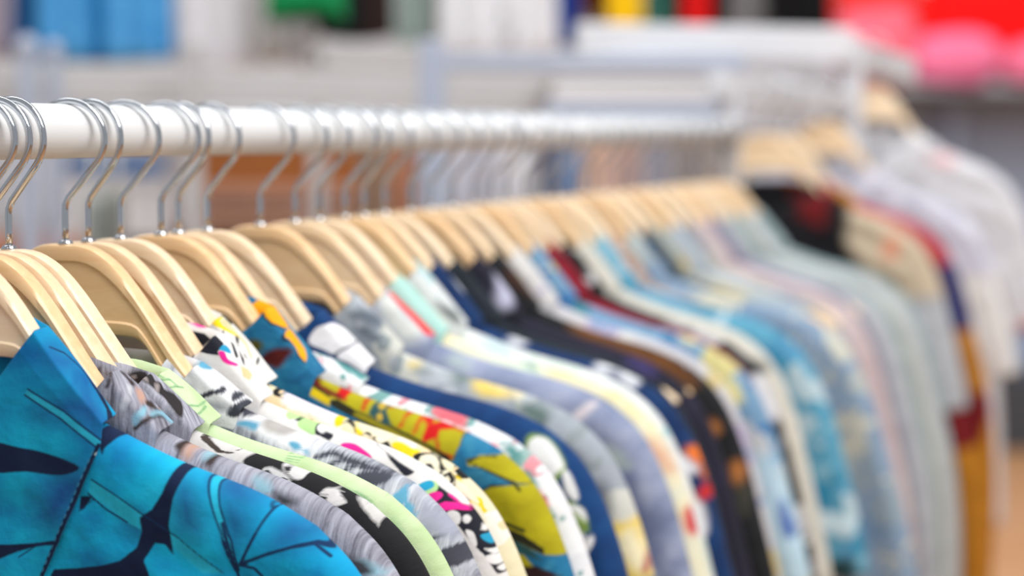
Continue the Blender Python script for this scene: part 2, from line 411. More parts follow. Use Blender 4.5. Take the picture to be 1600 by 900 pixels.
# ---------------------------------------------------------------- shirt
def merge_grid(Gs, closed_center=True):
    pass
def make_shirt(loc, sp, label, base, body_layers, collar_layers, nf, nb, group, seed, detail=1., root_rot=-TH, collar_base=None, category='shirt', pt=(4.0, -25.3), drop=(0, 0), wide=0., name='shirt', collar=True):
    t = thing(name, label, category, loc, root_rot, group)
    mb = cloth_mat(name+'_cloth', base, body_layers, seed)
    mc = cloth_mat(name+'_collar_cloth', collar_base or base, collar_layers, seed+1)
    def build(nm, grids, mat, layers, solid=0, wrap=None):
        V, F, o = [], [], 0
        for G, flip in grids:
            nu, nv = G.shape[:2]; V.append(G.reshape(-1, 3)); F += grid_faces(nu, nv, o, flip); o += nu*nv
        V = np.vstack(V); q = np.c_[np.abs(V[:, 0]), V[:, 2]]
        if wrap: q[:, 0] += np.maximum(0, wrap-(off(V[:, 0], sp.A)-V[:, 1]))      # follow the cloth round the neck
        at_ = {}
        for i, l in enumerate(layers): at_['p%d' % i] = sdf(q, l[3])
        uv = np.c_[(q[:, 0] if wrap else V[:, 0])+.37*seed, V[:, 2]+.21*seed]
        ob = mesh_obj(nm, V, F, mat, t, True, uv, at_)
        if solid:
            m = ob.modifiers.new('cloth thickness', 'SOLIDIFY'); m.thickness = solid; m.offset = 0
        return ob
    d = detail
    build('body', [(sp.grid('body', int(120*d), int(46*d), 1), False), (sp.grid('body', 50, 26, -1), True)], mb, body_layers, .0006)
    for sg in (1, -1):
        k = d if sg == 1 else .5
        build('sleeve', [(sp.grid('sleeve', int(80*k), int(30*k), sg), sg < 0)], mb, body_layers, .0006)
    if collar:
        cs = [(sp.collar(nf, nb, int(90*d), int(26*d), 5, 1, drop=drop, pt=pt, wide=wide), True), (sp.collar(nf, nb, 40, 10, 5, -1, drop=drop, pt=pt), False)]
        build('collar', cs, mc, collar_layers, .0011, nf)
    return t
# ================================================================= the room
fl = NT('timber_floor'); v = fl.coords(None, (1, 1, 1)); br = fl.new('ShaderNodeTexBrick'); br.inputs['Scale'].default_value = 1.4
br.inputs['Color1'].default_value = lin((214, 160, 112)); br.inputs['Color2'].default_value = lin((206, 148, 98)); br.inputs['Mortar'].default_value = lin((180, 126, 84)); br.inputs['Mortar Size'].default_value = .006
br.inputs['Brick Width'].default_value = 1.2; br.inputs['Row Height'].default_value = .16; fl.lk(v, br.inputs[0])
floor = struct(box('floor', (1, 5, -.05), (12, 16, .1), fl.done(br.outputs[0], .45), bevel=0))
M['wall'] = plain('grey_wall_paint', (214, 215, 220), .7, 0, .02, 2)
struct(box('wall_back', (1, 11.6, 2.0), (12, .1, 4.0), M['wall'], bevel=0))
# ================================================================= the front rack
rk = thing('clothes_rack', 'long white tubular clothes rail full of shirts, running away from the lens', 'clothes rack', on_rail(.65)*np.array([1, 1, 0]), -TH)
def rloc(s, t, z): return (s, t-.65, z)
RH = float(P0[2])
tube('rail', [rloc(0, t, RH) for t in (-.42, .3, 1.0, 1.66)], .016, M['rail'], rk, 32)
M['taupe'] = plain('taupe_metal', (150, 140, 134), .5)
for tt in (-.42, 1.635):
    tube('post', [rloc(0, tt, z) for z in (.06, .6, 1.1, RH-.012)], .0125, M['rail'] if tt < 0 else M['taupe'], rk, 20)
    tube('foot', [rloc(s, tt, .045) for s in (-.28, -.1, .1, .28)], .0165, M['rail'], rk, 16)
SH = [
 {'id': 1, 'tn': -0.075, 'tf': -0.045, 'short': 'teal shirt with navy leaf branches', 'label': 'bright teal shirt with navy leaf branches, nearest on the front rail', 'base': ('plain', [(0, 100, 168), (4, 148, 200), (6, 172, 216), (24, 186, 224)], 0.55), 'body': [((20, 92, 150), 9, 1, [('P', [(14.86, -17.34), (15.1, -17.24), (15.48, -17.23), (15.9, -17.3), (16.27, -17.44), (16.58, -17.68), (16.89, -18.03), (17.15, -18.38), (17.33, -18.68), (17.44, -18.9), (17.48, -19.08), (17.46, -19.22), (17.36, -19.33), (17.16, -19.42), (16.87, -19.48), (16.54, -19.5), (16.24, -19.45), (15.95, -19.33), (15.65, -19.15), (15.38, -18.92), (15.17, -18.67), (15.0, -18.34), (14.86, -17.95), (14.8, -17.58)]), ('P', [(13.5, -18.05), (13.7, -17.97), (14.0, -18.09), (14.31, -18.35), (14.56, -18.67), (14.75, -19.12), (14.92, -19.71), (15.01, -20.27), (14.97, -20.63), (14.73, -20.76), (14.33, -20.75), (13.91, -20.61), (13.62, -20.34), (13.48, -19.84), (13.41, -19.14), (13.42, -18.46)]), ('P', [(15.61, -18.41), (15.72, -18.35), (15.9, -18.43), (16.13, -18.6), (16.35, -18.81), (16.6, -19.06), (16.88, -19.37), (17.11, -19.71), (17.23, -20.04), (17.18, -20.43), (17.01, -20.86), (16.79, -21.22), (16.6, -21.37), (16.43, -21.23), (16.26, -20.9), (16.1, -20.46), (15.96, -20.05), (15.83, -19.61), (15.7, -19.12), (15.61, -18.68)]), ('P', [(18.92, -20.11), (19.24, -20.03), (19.66, -20.04), (20.08, -20.12), (20.43, -20.21), (20.7, -20.34), (20.94, -20.52), (21.09, -20.71), (21.11, -20.85), (20.95, -20.94), (20.65, -20.99), (20.29, -21.03), (19.94, -21.08), (19.57, -21.18), (19.15, -21.3), (18.79, -21.37), (18.56, -21.33), (18.5, -21.1), (18.56, -20.73), (18.71, -20.36)]), ('P', [(10.89, -19.76), (11.05, -19.73), (11.28, -19.76), (11.51, -19.85), (11.67, -19.99), (11.74, -20.22), (11.76, -20.54), (11.73, -20.83), (11.65, -21.0), (11.49, -20.99), (11.26, -20.87), (11.04, -20.69), (10.88, -20.52), (10.81, -20.33), (10.79, -20.1), (10.82, -19.89)])]), ((34, 184, 220), 0.6, 0, [('P', [(8.91, -18.1), (11.76, -19.83), (13.62, -20.94), (15.93, -22.79), (14.94, -22.82), (12.93, -21.2), (10.89, -20.32), (8.77, -18.86)]), ('P', [(14.77, -17.54), (15.19, -17.54), (15.75, -19.29), (16.44, -21.27), (16.72, -22.6), (16.59, -22.69), (16.05, -21.11), (15.42, -19.45)]), ('P', [(16.98, -22.15), (18.34, -21.69), (19.7, -21.29), (20.45, -21.21), (21.67, -21.76), (20.42, -21.26), (19.21, -21.48)])]), ((12, 32, 66), 0.5, 0.3, [('P', [(9.97, -14.76), (10.18, -14.8), (10.39, -14.95), (10.59, -15.14), (10.75, -15.28), (10.89, -15.35), (11.02, -15.4), (11.1, -15.45), (11.08, -15.51), (10.92, -15.6), (10.64, -15.71), (10.35, -15.81), (10.13, -15.91), (10.01, -15.99), (9.95, -16.06), (9.9, -16.12), (9.85, -16.19), (9.78, -16.26), (9.71, -16.33), (9.64, -16.4), (9.59, -16.47), (9.56, -16.58), (9.54, -16.72), (9.52, -16.82), (9.48, -16.79), (9.38, -16.59), (9.24, -16.27), (9.13, -15.91), (9.12, -15.6), (9.25, -15.33), (9.47, -15.07), (9.73, -14.87)]), ('P', [(13.3, -17.19), (13.9, -17.28), (13.68, -18.05), (13.39, -19.0), (13.2, -20.35), (13.36, -22.0), (12.93, -21.37), (12.38, -21.32), (11.8, -22.26), (12.05, -22.76), (12.22, -23.26), (6.38, -23.54), (6.66, -23.01), (8.02, -22.87), (9.45, -22.63), (10.5, -22.31), (11.38, -21.6), (11.67, -20.74), (11.58, -20.01), (12.28, -19.54), (12.8, -18.69), (13.11, -17.74)]), ('P', [(17.78, -19.12), (18.15, -19.46), (18.08, -19.6)]), ('P', [(8.27, -19.02), (8.98, -18.99), (8.48, -19.69), (8.19, -19.87)])]), ((10, 50, 92), 0.25, 0, [('L', [(8.91, -18.1), (10.39, -18.94), (11.76, -19.83)], 0.9), ('L', [(11.76, -19.83), (13.62, -20.94), (15.93, -22.79)], 0.9), ('L', [(8.72, -18.86), (9.68, -19.64), (10.89, -20.32)], 1.05), ('L', [(14.66, -17.55), (15.36, -19.29), (16.08, -21.11), (16.67, -22.77)], 1.2), ('L', [(15.19, -17.54), (15.75, -19.29), (16.47, -21.1), (16.75, -22.6)], 1.2), ('L', [(16.87, -22.26), (17.59, -20.79), (18.18, -19.47)], 1.65), ('L', [(16.87, -22.26), (18.34, -21.67), (19.7, -21.27), (20.44, -21.17), (21.54, -21.66)], 1.8), ('L', [(17.03, -22.17), (19.21, -21.42), (20.41, -21.25), (21.21, -21.89)], 1.2), ('L', [(16.86, -22.32), (17.57, -22.47), (18.0, -22.91)], 1.65), ('L', [(15.96, -20.16), (16.38, -21.6), (16.64, -22.6), (16.69, -22.94)], 1.65), ('L', [(15.95, -20.94), (16.27, -21.94), (16.59, -22.72)], 1.05), ('L', [(8.35, -19.69), (8.98, -19.16)], 0.9)])], 'collar': [((16, 84, 146), 10, 1, [('P', [(6.21, -14.83), (6.43, -14.96), (6.91, -15.0), (7.46, -15.03), (7.94, -15.12), (8.32, -15.33), (8.68, -15.61), (9.01, -15.85), (9.27, -15.93), (9.47, -15.8), (9.63, -15.51), (9.72, -15.17), (9.75, -14.86), (9.72, -14.56), (9.62, -14.25), (9.46, -13.97), (9.23, -13.76), (8.89, -13.63), (8.46, -13.55), (8.01, -13.54), (7.59, -13.62), (7.15, -13.85), (6.69, -14.2), (6.33, -14.56)]), ('P', [(6.5, -18.03), (6.94, -17.73), (7.53, -17.52), (8.12, -17.43), (8.56, -17.46), (8.82, -17.65), (8.98, -17.99), (9.03, -18.4), (8.96, -18.81), (8.72, -19.26), (8.33, -19.78), (7.88, -20.24), (7.47, -20.54), (7.07, -20.66), (6.65, -20.65), (6.29, -20.51), (6.07, -20.26), (6.01, -19.8), (6.07, -19.16), (6.24, -18.52)]), ('P', [(6.92, -11.54), (7.29, -11.61), (7.81, -11.78), (8.29, -11.98), (8.55, -12.14), (8.49, -12.27), (8.22, -12.39), (7.88, -12.48), (7.58, -12.52), (7.32, -12.49), (7.04, -12.4), (6.81, -12.28), (6.66, -12.15), (6.61, -11.99), (6.63, -11.78), (6.73, -11.61)])]), ((40, 180, 216), 0.6, 0, [('P', [(5.56, -13.48), (7.62, -14.59), (9.52, -16.06), (9.38, -16.4), (7.44, -14.96), (5.43, -13.76)])]), ((12, 32, 66), 0.5, 0.3, [('P', [(3.19, -16.31), (3.55, -16.24), (4.07, -16.31), (4.62, -16.43), (5.1, -16.52), (5.46, -16.57), (5.78, -16.61), (6.07, -16.65), (6.36, -16.71), (6.67, -16.78), (6.97, -16.86), (7.27, -16.95), (7.54, -17.05), (7.82, -17.16), (8.11, -17.27), (8.33, -17.39), (8.42, -17.5), (8.32, -17.61), (8.08, -17.73), (7.78, -17.83), (7.52, -17.9), (7.31, -17.93), (7.12, -17.93), (6.91, -17.92), (6.67, -17.9), (6.41, -17.87), (6.14, -17.83), (5.83, -17.79), (5.44, -17.77), (4.9, -17.82), (4.24, -17.9), (3.63, -17.95), (3.2, -17.86), (3.0, -17.55), (2.94, -17.08), (3.01, -16.61)]), ('P', [(2.76, -21.86), (3.08, -21.77), (3.58, -21.72), (4.13, -21.71), (4.61, -21.68), (4.99, -21.65), (5.34, -21.62), (5.68, -21.59), (6.02, -21.55), (6.4, -21.48), (6.8, -21.4), (7.16, -21.33), (7.4, -21.3), (7.51, -21.34), (7.52, -21.42), (7.46, -21.51), (7.33, -21.58), (7.12, -21.62), (6.83, -21.65), (6.51, -21.67), (6.19, -21.72), (5.9, -21.78), (5.61, -21.85), (5.3, -21.94), (4.94, -22.05), (4.48, -22.23), (3.96, -22.47), (3.46, -22.66), (3.09, -22.73), (2.85, -22.61), (2.69, -22.35), (2.65, -22.07)]), ('P', [(8.77, -12.15), (9.57, -13.07), (10.36, -14.08), (10.65, -14.9), (10.47, -15.55), (9.84, -15.45), (10.24, -14.63), (9.8, -13.65), (9.29, -12.82)]), ('P', [(7.4, -21.23), (10.06, -15.47), (10.27, -15.5), (7.58, -21.4), (6.35, -23.41), (6.2, -23.33)])]), ((10, 52, 96), 0.25, 0, [('L', [(5.61, -13.44), (7.62, -14.55), (9.54, -16.03)], 1.05), ('L', [(5.43, -13.75), (7.44, -14.96), (9.36, -16.43)], 1.05), ('L', [(6.79, -11.3), (8.0, -11.72), (8.77, -12.28), (9.33, -12.78), (9.8, -13.65)], 0.9), ('L', [(7.17, -21.2), (8.38, -18.82), (9.28, -16.84)], 0.9), ('L', [(4.93, -22.36), (6.01, -21.63), (7.1, -21.58)], 0.9)]), ((10, 34, 70), 0.3, 0, [('L', [(9.42, -16.3), (7.5, -20.5), (4.9, -26)], 2.4)]), ((60, 134, 176), 0.25, 0, [('L', [(9.15, -16.6), (9.06, -16.790000000000003)], 0.8), ('L', [(8.96, -17.020000000000003), (8.870000000000001, -17.210000000000004)], 0.8), ('L', [(8.77, -17.44), (8.68, -17.630000000000003)], 0.8), ('L', [(8.58, -17.860000000000003), (8.49, -18.050000000000004)], 0.8), ('L', [(8.39, -18.28), (8.3, -18.470000000000002)], 0.8), ('L', [(8.200000000000001, -18.700000000000003), (8.110000000000001, -18.890000000000004)], 0.8), ('L', [(8.01, -19.12), (7.92, -19.310000000000002)], 0.8), ('L', [(7.82, -19.540000000000003), (7.73, -19.730000000000004)], 0.8), ('L', [(7.630000000000001, -19.96), (7.540000000000001, -20.150000000000002)], 0.8), ('L', [(7.44, -20.380000000000003), (7.3500000000000005, -20.570000000000004)], 0.8), ('L', [(7.25, -20.8), (7.16, -20.990000000000002)], 0.8), ('L', [(7.0600000000000005, -21.220000000000002), (6.970000000000001, -21.410000000000004)], 0.8), ('L', [(6.87, -21.64), (6.78, -21.830000000000002)], 0.8), ('L', [(6.680000000000001, -22.060000000000002), (6.590000000000001, -22.250000000000004)], 0.8), ('L', [(6.49, -22.48), (6.4, -22.67)], 0.8), ('L', [(6.300000000000001, -22.900000000000002), (6.210000000000001, -23.090000000000003)], 0.8), ('L', [(6.11, -23.32), (6.0200000000000005, -23.51)], 0.8), ('L', [(5.92, -23.740000000000002), (5.83, -23.930000000000003)], 0.8), ('L', [(5.73, -24.16), (5.640000000000001, -24.35)], 0.8), ('L', [(5.540000000000001, -24.580000000000002), (5.450000000000001, -24.770000000000003)], 0.8), ('L', [(5.3500000000000005, -25.0), (5.260000000000001, -25.19)], 0.8), ('L', [(5.16, -25.42), (5.07, -25.610000000000003)], 0.8)]), ((190, 215, 225), 0.2, 0, [('L', [(9.27, -16.77), (9.42, -16.63)], 1.2), ('L', [(9.42, -16.63), (9.62, -16.7)], 0.9)])], 'yaw': 12, 'pt': (4.9, -26), 'wide': 0.8, 'drop': (-0.1, -0.1)},  # thin navy line along the collar edge paints in the leaf's shadow
 {'id': 2, 'tn': -0.05, 'tf': -0.01, 'short': 'grey bark-print shirt', 'label': 'streaky lilac-grey bark-print shirt with rust flecks, directly behind the teal shirt', 'base': ('streak', [(96, 94, 104), (146, 145, 158), (176, 176, 190), (206, 206, 216)], 1.0, 0.1), 'body': [((60, 48, 46), 1, 1, [('P', [(11.52, -16.77), (11.61, -16.67), (11.77, -16.56), (11.95, -16.45), (12.09, -16.35), (12.19, -16.25), (12.28, -16.14), (12.33, -16.07), (12.35, -16.08), (12.3, -16.21), (12.19, -16.43), (12.08, -16.66), (12.01, -16.85), (12.0, -16.98), (12.02, -17.09), (12.04, -17.16), (12.04, -17.21), (12.0, -17.21), (11.94, -17.18), (11.87, -17.13), (11.8, -17.07), (11.71, -17.01), (11.61, -16.94), (11.53, -16.86)]), ('P', [(13.6, -16.68), (13.63, -16.71), (13.62, -16.83), (13.61, -17.01), (13.6, -17.2), (13.61, -17.41), (13.62, -17.67), (13.63, -17.91), (13.63, -18.08), (13.63, -18.17), (13.63, -18.21), (13.62, -18.2), (13.58, -18.15), (13.49, -18.05), (13.36, -17.9), (13.25, -17.72), (13.2, -17.53), (13.25, -17.3), (13.38, -17.03), (13.51, -16.8)]), ('L', [(12.21, -16.01), (12.81, -16.23), (13.63, -16.85), (13.88, -17.27)], 1.8)]), ((190, 150, 132), 2, 1, [('P', [(12.15, -16.43), (12.31, -16.33), (12.54, -16.28), (12.76, -16.27), (12.88, -16.31), (12.86, -16.42), (12.76, -16.59), (12.62, -16.78), (12.53, -16.95), (12.5, -17.11), (12.49, -17.28), (12.49, -17.42), (12.45, -17.5), (12.36, -17.51), (12.24, -17.48), (12.13, -17.4), (12.06, -17.28), (12.03, -17.09), (12.04, -16.85), (12.07, -16.61)])]), ((150, 190, 205), 1.6, 1, [('P', [(12.86, -16.64), (12.99, -16.61), (13.21, -16.65), (13.42, -16.75), (13.55, -16.85), (13.55, -16.98), (13.49, -17.14), (13.39, -17.3), (13.3, -17.42), (13.23, -17.5), (13.15, -17.56), (13.08, -17.57), (13.02, -17.52), (12.95, -17.34), (12.88, -17.07), (12.84, -16.81)]), ('P', [(15.66, -18.42), (15.74, -18.41), (15.89, -18.46), (16.07, -18.55), (16.22, -18.64), (16.37, -18.75), (16.53, -18.89), (16.66, -19.03), (16.72, -19.14), (16.67, -19.22), (16.55, -19.29), (16.41, -19.33), (16.28, -19.33), (16.18, -19.29), (16.09, -19.22), (16.0, -19.12), (15.92, -19.01), (15.83, -18.86), (15.73, -18.68), (15.66, -18.52)]), ('P', [(21.33, -22.71), (21.61, -22.81), (21.99, -23.02), (22.34, -23.26), (22.54, -23.43), (22.55, -23.52), (22.43, -23.58), (22.24, -23.6), (22.03, -23.6), (21.77, -23.58), (21.45, -23.53), (21.15, -23.46), (20.97, -23.36), (20.94, -23.19), (21.01, -22.98), (21.15, -22.79)])]), ((62, 62, 68), 2, 1, [('P', [(16.82, -19.15), (17.0, -19.21), (17.29, -19.34), (17.57, -19.49), (17.78, -19.61), (17.89, -19.68), (17.95, -19.74), (17.96, -19.78), (17.92, -19.82), (17.81, -19.86), (17.63, -19.89), (17.43, -19.91), (17.27, -19.9), (17.16, -19.85), (17.06, -19.76), (16.98, -19.66), (16.92, -19.56), (16.85, -19.44), (16.79, -19.3), (16.76, -19.19)]), ('P', [(20.17, -22.47), (20.37, -22.46), (20.69, -22.51), (21.04, -22.6), (21.33, -22.71), (21.57, -22.86), (21.79, -23.05), (21.95, -23.24), (22.0, -23.38), (21.9, -23.48), (21.68, -23.55), (21.43, -23.59), (21.2, -23.58), (21.01, -23.52), (20.83, -23.42), (20.66, -23.29), (20.52, -23.15), (20.37, -22.98), (20.23, -22.77), (20.14, -22.58)])])], 'collar': [((58, 46, 44), 0.8, 1, [('L', [(9.53, -13.0), (9.83, -13.21), (10.08, -13.56), (10.26, -13.71)], 2), ('P', [(9.9, -13.36), (9.95, -13.35), (10.04, -13.38), (10.14, -13.43), (10.22, -13.48), (10.28, -13.53), (10.34, -13.6), (10.37, -13.66), (10.37, -13.71), (10.32, -13.75), (10.23, -13.77), (10.13, -13.78), (10.05, -13.76), (9.99, -13.68), (9.94, -13.56), (9.9, -13.43)]), ('P', [(10.72, -14.52), (10.82, -14.52), (10.97, -14.54), (11.12, -14.58), (11.25, -14.63), (11.33, -14.7), (11.39, -14.8), (11.45, -14.89), (11.54, -14.97), (11.7, -15.02), (11.89, -15.06), (12.07, -15.09), (12.19, -15.12), (12.23, -15.16), (12.22, -15.2), (12.17, -15.23), (12.08, -15.24), (11.93, -15.21), (11.73, -15.16), (11.51, -15.1), (11.31, -15.03), (11.13, -14.96), (10.96, -14.87), (10.8, -14.79), (10.7, -14.72), (10.65, -14.66), (10.64, -14.59), (10.66, -14.55)]), ('L', [(10.4, -15.34), (11.24, -15.26), (11.87, -15.42), (12.21, -15.62)], 2), ('L', [(9.83, -15.79), (10.09, -15.53), (10.4, -15.34)], 2.5), ('L', [(8.23, -13.63), (8.42, -13.12), (8.8, -12.73)], 2)]), ((192, 152, 136), 1.6, 1, [('P', [(10.38, -13.86), (10.48, -13.88), (10.61, -13.94), (10.73, -14.02), (10.81, -14.1), (10.85, -14.19), (10.86, -14.29), (10.84, -14.38), (10.79, -14.46), (10.67, -14.52), (10.51, -14.58), (10.34, -14.61), (10.22, -14.6), (10.16, -14.53), (10.14, -14.42), (10.14, -14.3), (10.16, -14.19), (10.19, -14.09), (10.24, -13.98), (10.3, -13.9)]), ('P', [(11.7, -15.01), (11.78, -14.99), (11.94, -14.99), (12.13, -15.01), (12.28, -15.04), (12.4, -15.1), (12.51, -15.18), (12.6, -15.26), (12.62, -15.31), (12.56, -15.32), (12.44, -15.31), (12.29, -15.28), (12.16, -15.24), (12.02, -15.19), (11.86, -15.12), (11.74, -15.05)])]), ((140, 186, 206), 1.2, 1, [('P', [(9.68, -15.18), (9.74, -15.07), (9.85, -14.95), (9.98, -14.85), (10.1, -14.79), (10.24, -14.76), (10.4, -14.77), (10.54, -14.79), (10.6, -14.84), (10.55, -14.91), (10.42, -15.0), (10.27, -15.11), (10.14, -15.21), (10.05, -15.33), (9.97, -15.48), (9.89, -15.59), (9.83, -15.64), (9.77, -15.59), (9.71, -15.46), (9.67, -15.31)]), ('P', [(10.83, -15.07), (11.03, -15.06), (11.31, -15.06), (11.6, -15.08), (11.85, -15.12), (12.04, -15.19), (12.21, -15.29), (12.36, -15.39), (12.48, -15.46), (12.58, -15.49), (12.65, -15.5), (12.7, -15.5), (12.74, -15.53), (12.76, -15.6), (12.77, -15.69), (12.75, -15.78), (12.7, -15.83), (12.6, -15.85), (12.47, -15.84), (12.31, -15.81), (12.17, -15.76), (12.05, -15.66), (11.93, -15.53), (11.79, -15.39), (11.63, -15.3), (11.39, -15.26), (11.11, -15.26), (10.84, -15.27), (10.67, -15.26), (10.61, -15.22), (10.63, -15.16), (10.7, -15.1)])]), ((226, 228, 232), 2, 1, [('P', [(9.14, -14.29), (9.17, -14.26), (9.2, -14.26), (9.24, -14.29), (9.26, -14.33), (9.26, -14.42), (9.26, -14.54), (9.25, -14.65), (9.23, -14.73), (9.21, -14.75), (9.18, -14.74), (9.15, -14.71), (9.13, -14.66), (9.12, -14.58), (9.12, -14.47), (9.13, -14.36)]), ('P', [(9.64, -13.71), (9.7, -13.7), (9.79, -13.73), (9.86, -13.77), (9.88, -13.81), (9.82, -13.87), (9.71, -13.95), (9.6, -14.02), (9.53, -14.04), (9.52, -13.99), (9.55, -13.88), (9.59, -13.78)])])], 'yaw': 8, 'drop': (2.4, -2.6)},
 {'id': 3, 'tn': -0.034, 'tf': 0.02, 'short': 'black and off-white print shirt', 'label': 'black and off-white print shirt between the grey bark shirt and the lime shirt', 'base': ('plain', [(186, 184, 184), (214, 212, 210), (226, 224, 222)], 1), 'body': [((30, 30, 33), 0.8, 0.8, [('P', [(13.89, -18.1), (14.02, -17.83), (14.47, -17.59), (15.27, -17.48), (15.78, -17.73), (15.8, -18.09), (16.61, -18.09), (17.09, -18.45), (17.82, -18.82), (18.89, -19.42), (19.48, -20.21), (20.26, -21.09), (21.0, -21.89), (21.81, -22.73), (22.35, -23.74), (22.62, -24.42), (21.68, -24.4), (20.75, -23.12), (19.62, -21.96), (18.51, -21.02), (17.64, -20.14), (16.7, -19.65), (16.1, -19.02), (15.05, -18.65), (14.29, -18.36)]), ('P', [(21.45, -20.27), (21.79, -20.63), (22.2, -21.4), (22.6, -22.32), (22.93, -23.13), (23.19, -23.82), (23.4, -24.52), (23.53, -25.12), (23.52, -25.54), (23.32, -25.75), (22.96, -25.81), (22.54, -25.71), (22.15, -25.44), (21.75, -24.92), (21.31, -24.19), (20.94, -23.39), (20.73, -22.66), (20.74, -21.91), (20.91, -21.11), (21.17, -20.49)])]), ((212, 210, 210), 0.6, 0.6, [('P', [(14.97, -18.44), (15.01, -18.38), (15.08, -18.35), (15.18, -18.33), (15.28, -18.34), (15.39, -18.38), (15.52, -18.44), (15.65, -18.51), (15.78, -18.59), (15.91, -18.66), (16.03, -18.74), (16.15, -18.83), (16.26, -18.93), (16.36, -19.07), (16.46, -19.23), (16.53, -19.39), (16.55, -19.48), (16.5, -19.5), (16.41, -19.46), (16.28, -19.41), (16.16, -19.35), (16.04, -19.3), (15.9, -19.24), (15.76, -19.17), (15.63, -19.11), (15.51, -19.06), (15.39, -19.01), (15.28, -18.95), (15.19, -18.88), (15.11, -18.78), (15.03, -18.65), (14.98, -18.53)]), ('P', [(15.69, -18.1), (15.81, -18.07), (16.0, -18.06), (16.21, -18.07), (16.38, -18.08), (16.51, -18.1), (16.62, -18.13), (16.72, -18.17), (16.81, -18.22), (16.89, -18.28), (16.96, -18.34), (17.01, -18.42), (17.03, -18.51), (17.02, -18.63), (16.99, -18.78), (16.95, -18.92), (16.89, -19.02), (16.83, -19.07), (16.75, -19.1), (16.67, -19.09), (16.58, -19.07), (16.49, -19.02), (16.4, -18.94), (16.3, -18.85), (16.21, -18.77), (16.11, -18.7), (16.01, -18.64), (15.92, -18.57), (15.84, -18.49), (15.77, -18.39), (15.7, -18.28), (15.66, -18.17)]), ('P', [(17.79, -19.82), (17.98, -19.58), (18.09, -19.55), (18.53, -19.62), (18.78, -20.06), (18.96, -19.44), (18.8, -19.97), (19.12, -20.37), (18.76, -20.54), (18.36, -20.5), (18.2, -20.17), (18.21, -19.91), (17.9, -19.99)]), ('P', [(17.45, -20.19), (17.47, -20.15), (17.51, -20.11), (17.57, -20.08), (17.63, -20.08), (17.69, -20.12), (17.76, -20.19), (17.82, -20.26), (17.85, -20.32), (17.83, -20.36), (17.79, -20.4), (17.73, -20.42), (17.67, -20.42), (17.61, -20.38), (17.54, -20.32), (17.48, -20.25)])]), ((40, 40, 44), 0.5, 0.6, [('P', [(15.81, -18.39), (15.87, -18.39), (15.97, -18.4), (16.07, -18.42), (16.15, -18.46), (16.19, -18.52), (16.21, -18.6), (16.21, -18.68), (16.19, -18.72), (16.15, -18.71), (16.08, -18.66), (16.01, -18.6), (15.95, -18.55), (15.9, -18.5), (15.84, -18.46), (15.81, -18.41)]), ('L', [(15.17, -18.55), (15.37, -18.78), (15.2, -18.93)], 2.25), ('L', [(15.98, -18.91), (16.01, -19.35)], 1.5), ('L', [(16.19, -19.03), (16.23, -19.46)], 1.5)]), ((70, 60, 56), 0.3, 0.3, [('L', [(11.22, -15.17), (11.63, -15.9), (11.72, -16.73), (12.72, -17.47)], 1.95), ('L', [(12.8, -17.5), (13.32, -17.6), (13.78, -17.28)], 0.9)])], 'collar': [((44, 40, 42), 0.8, 0.8, [('P', [(8.66, -13.31), (9.01, -13.04), (9.57, -13.13), (9.97, -13.41), (9.98, -13.7), (10.44, -13.88), (10.43, -14.17), (11.19, -14.44), (11.55, -14.91), (11.47, -15.19), (10.97, -15.63), (10.64, -15.45), (10.07, -14.55), (9.62, -14.15), (9.31, -13.84), (8.86, -13.53)])]), ((150, 140, 140), 1, 1, [('P', [(8.98, -13.47), (9.03, -13.44), (9.13, -13.43), (9.24, -13.43), (9.31, -13.45), (9.34, -13.5), (9.34, -13.59), (9.32, -13.66), (9.29, -13.7), (9.22, -13.67), (9.11, -13.6), (9.02, -13.52)]), ('P', [(9.84, -13.82), (9.94, -13.82), (10.06, -13.84), (10.15, -13.88), (10.19, -13.93), (10.14, -14.0), (10.02, -14.1), (9.88, -14.18), (9.78, -14.23), (9.71, -14.23), (9.64, -14.19), (9.6, -14.14), (9.59, -14.08), (9.62, -14.01), (9.68, -13.93), (9.76, -13.86)])])], 'cbase': ('streak', [(96, 94, 104), (146, 145, 158), (176, 176, 190), (206, 206, 216)], 1.0, 0.1), 'yaw': 2, 'drop': (3.1, -3.1)},
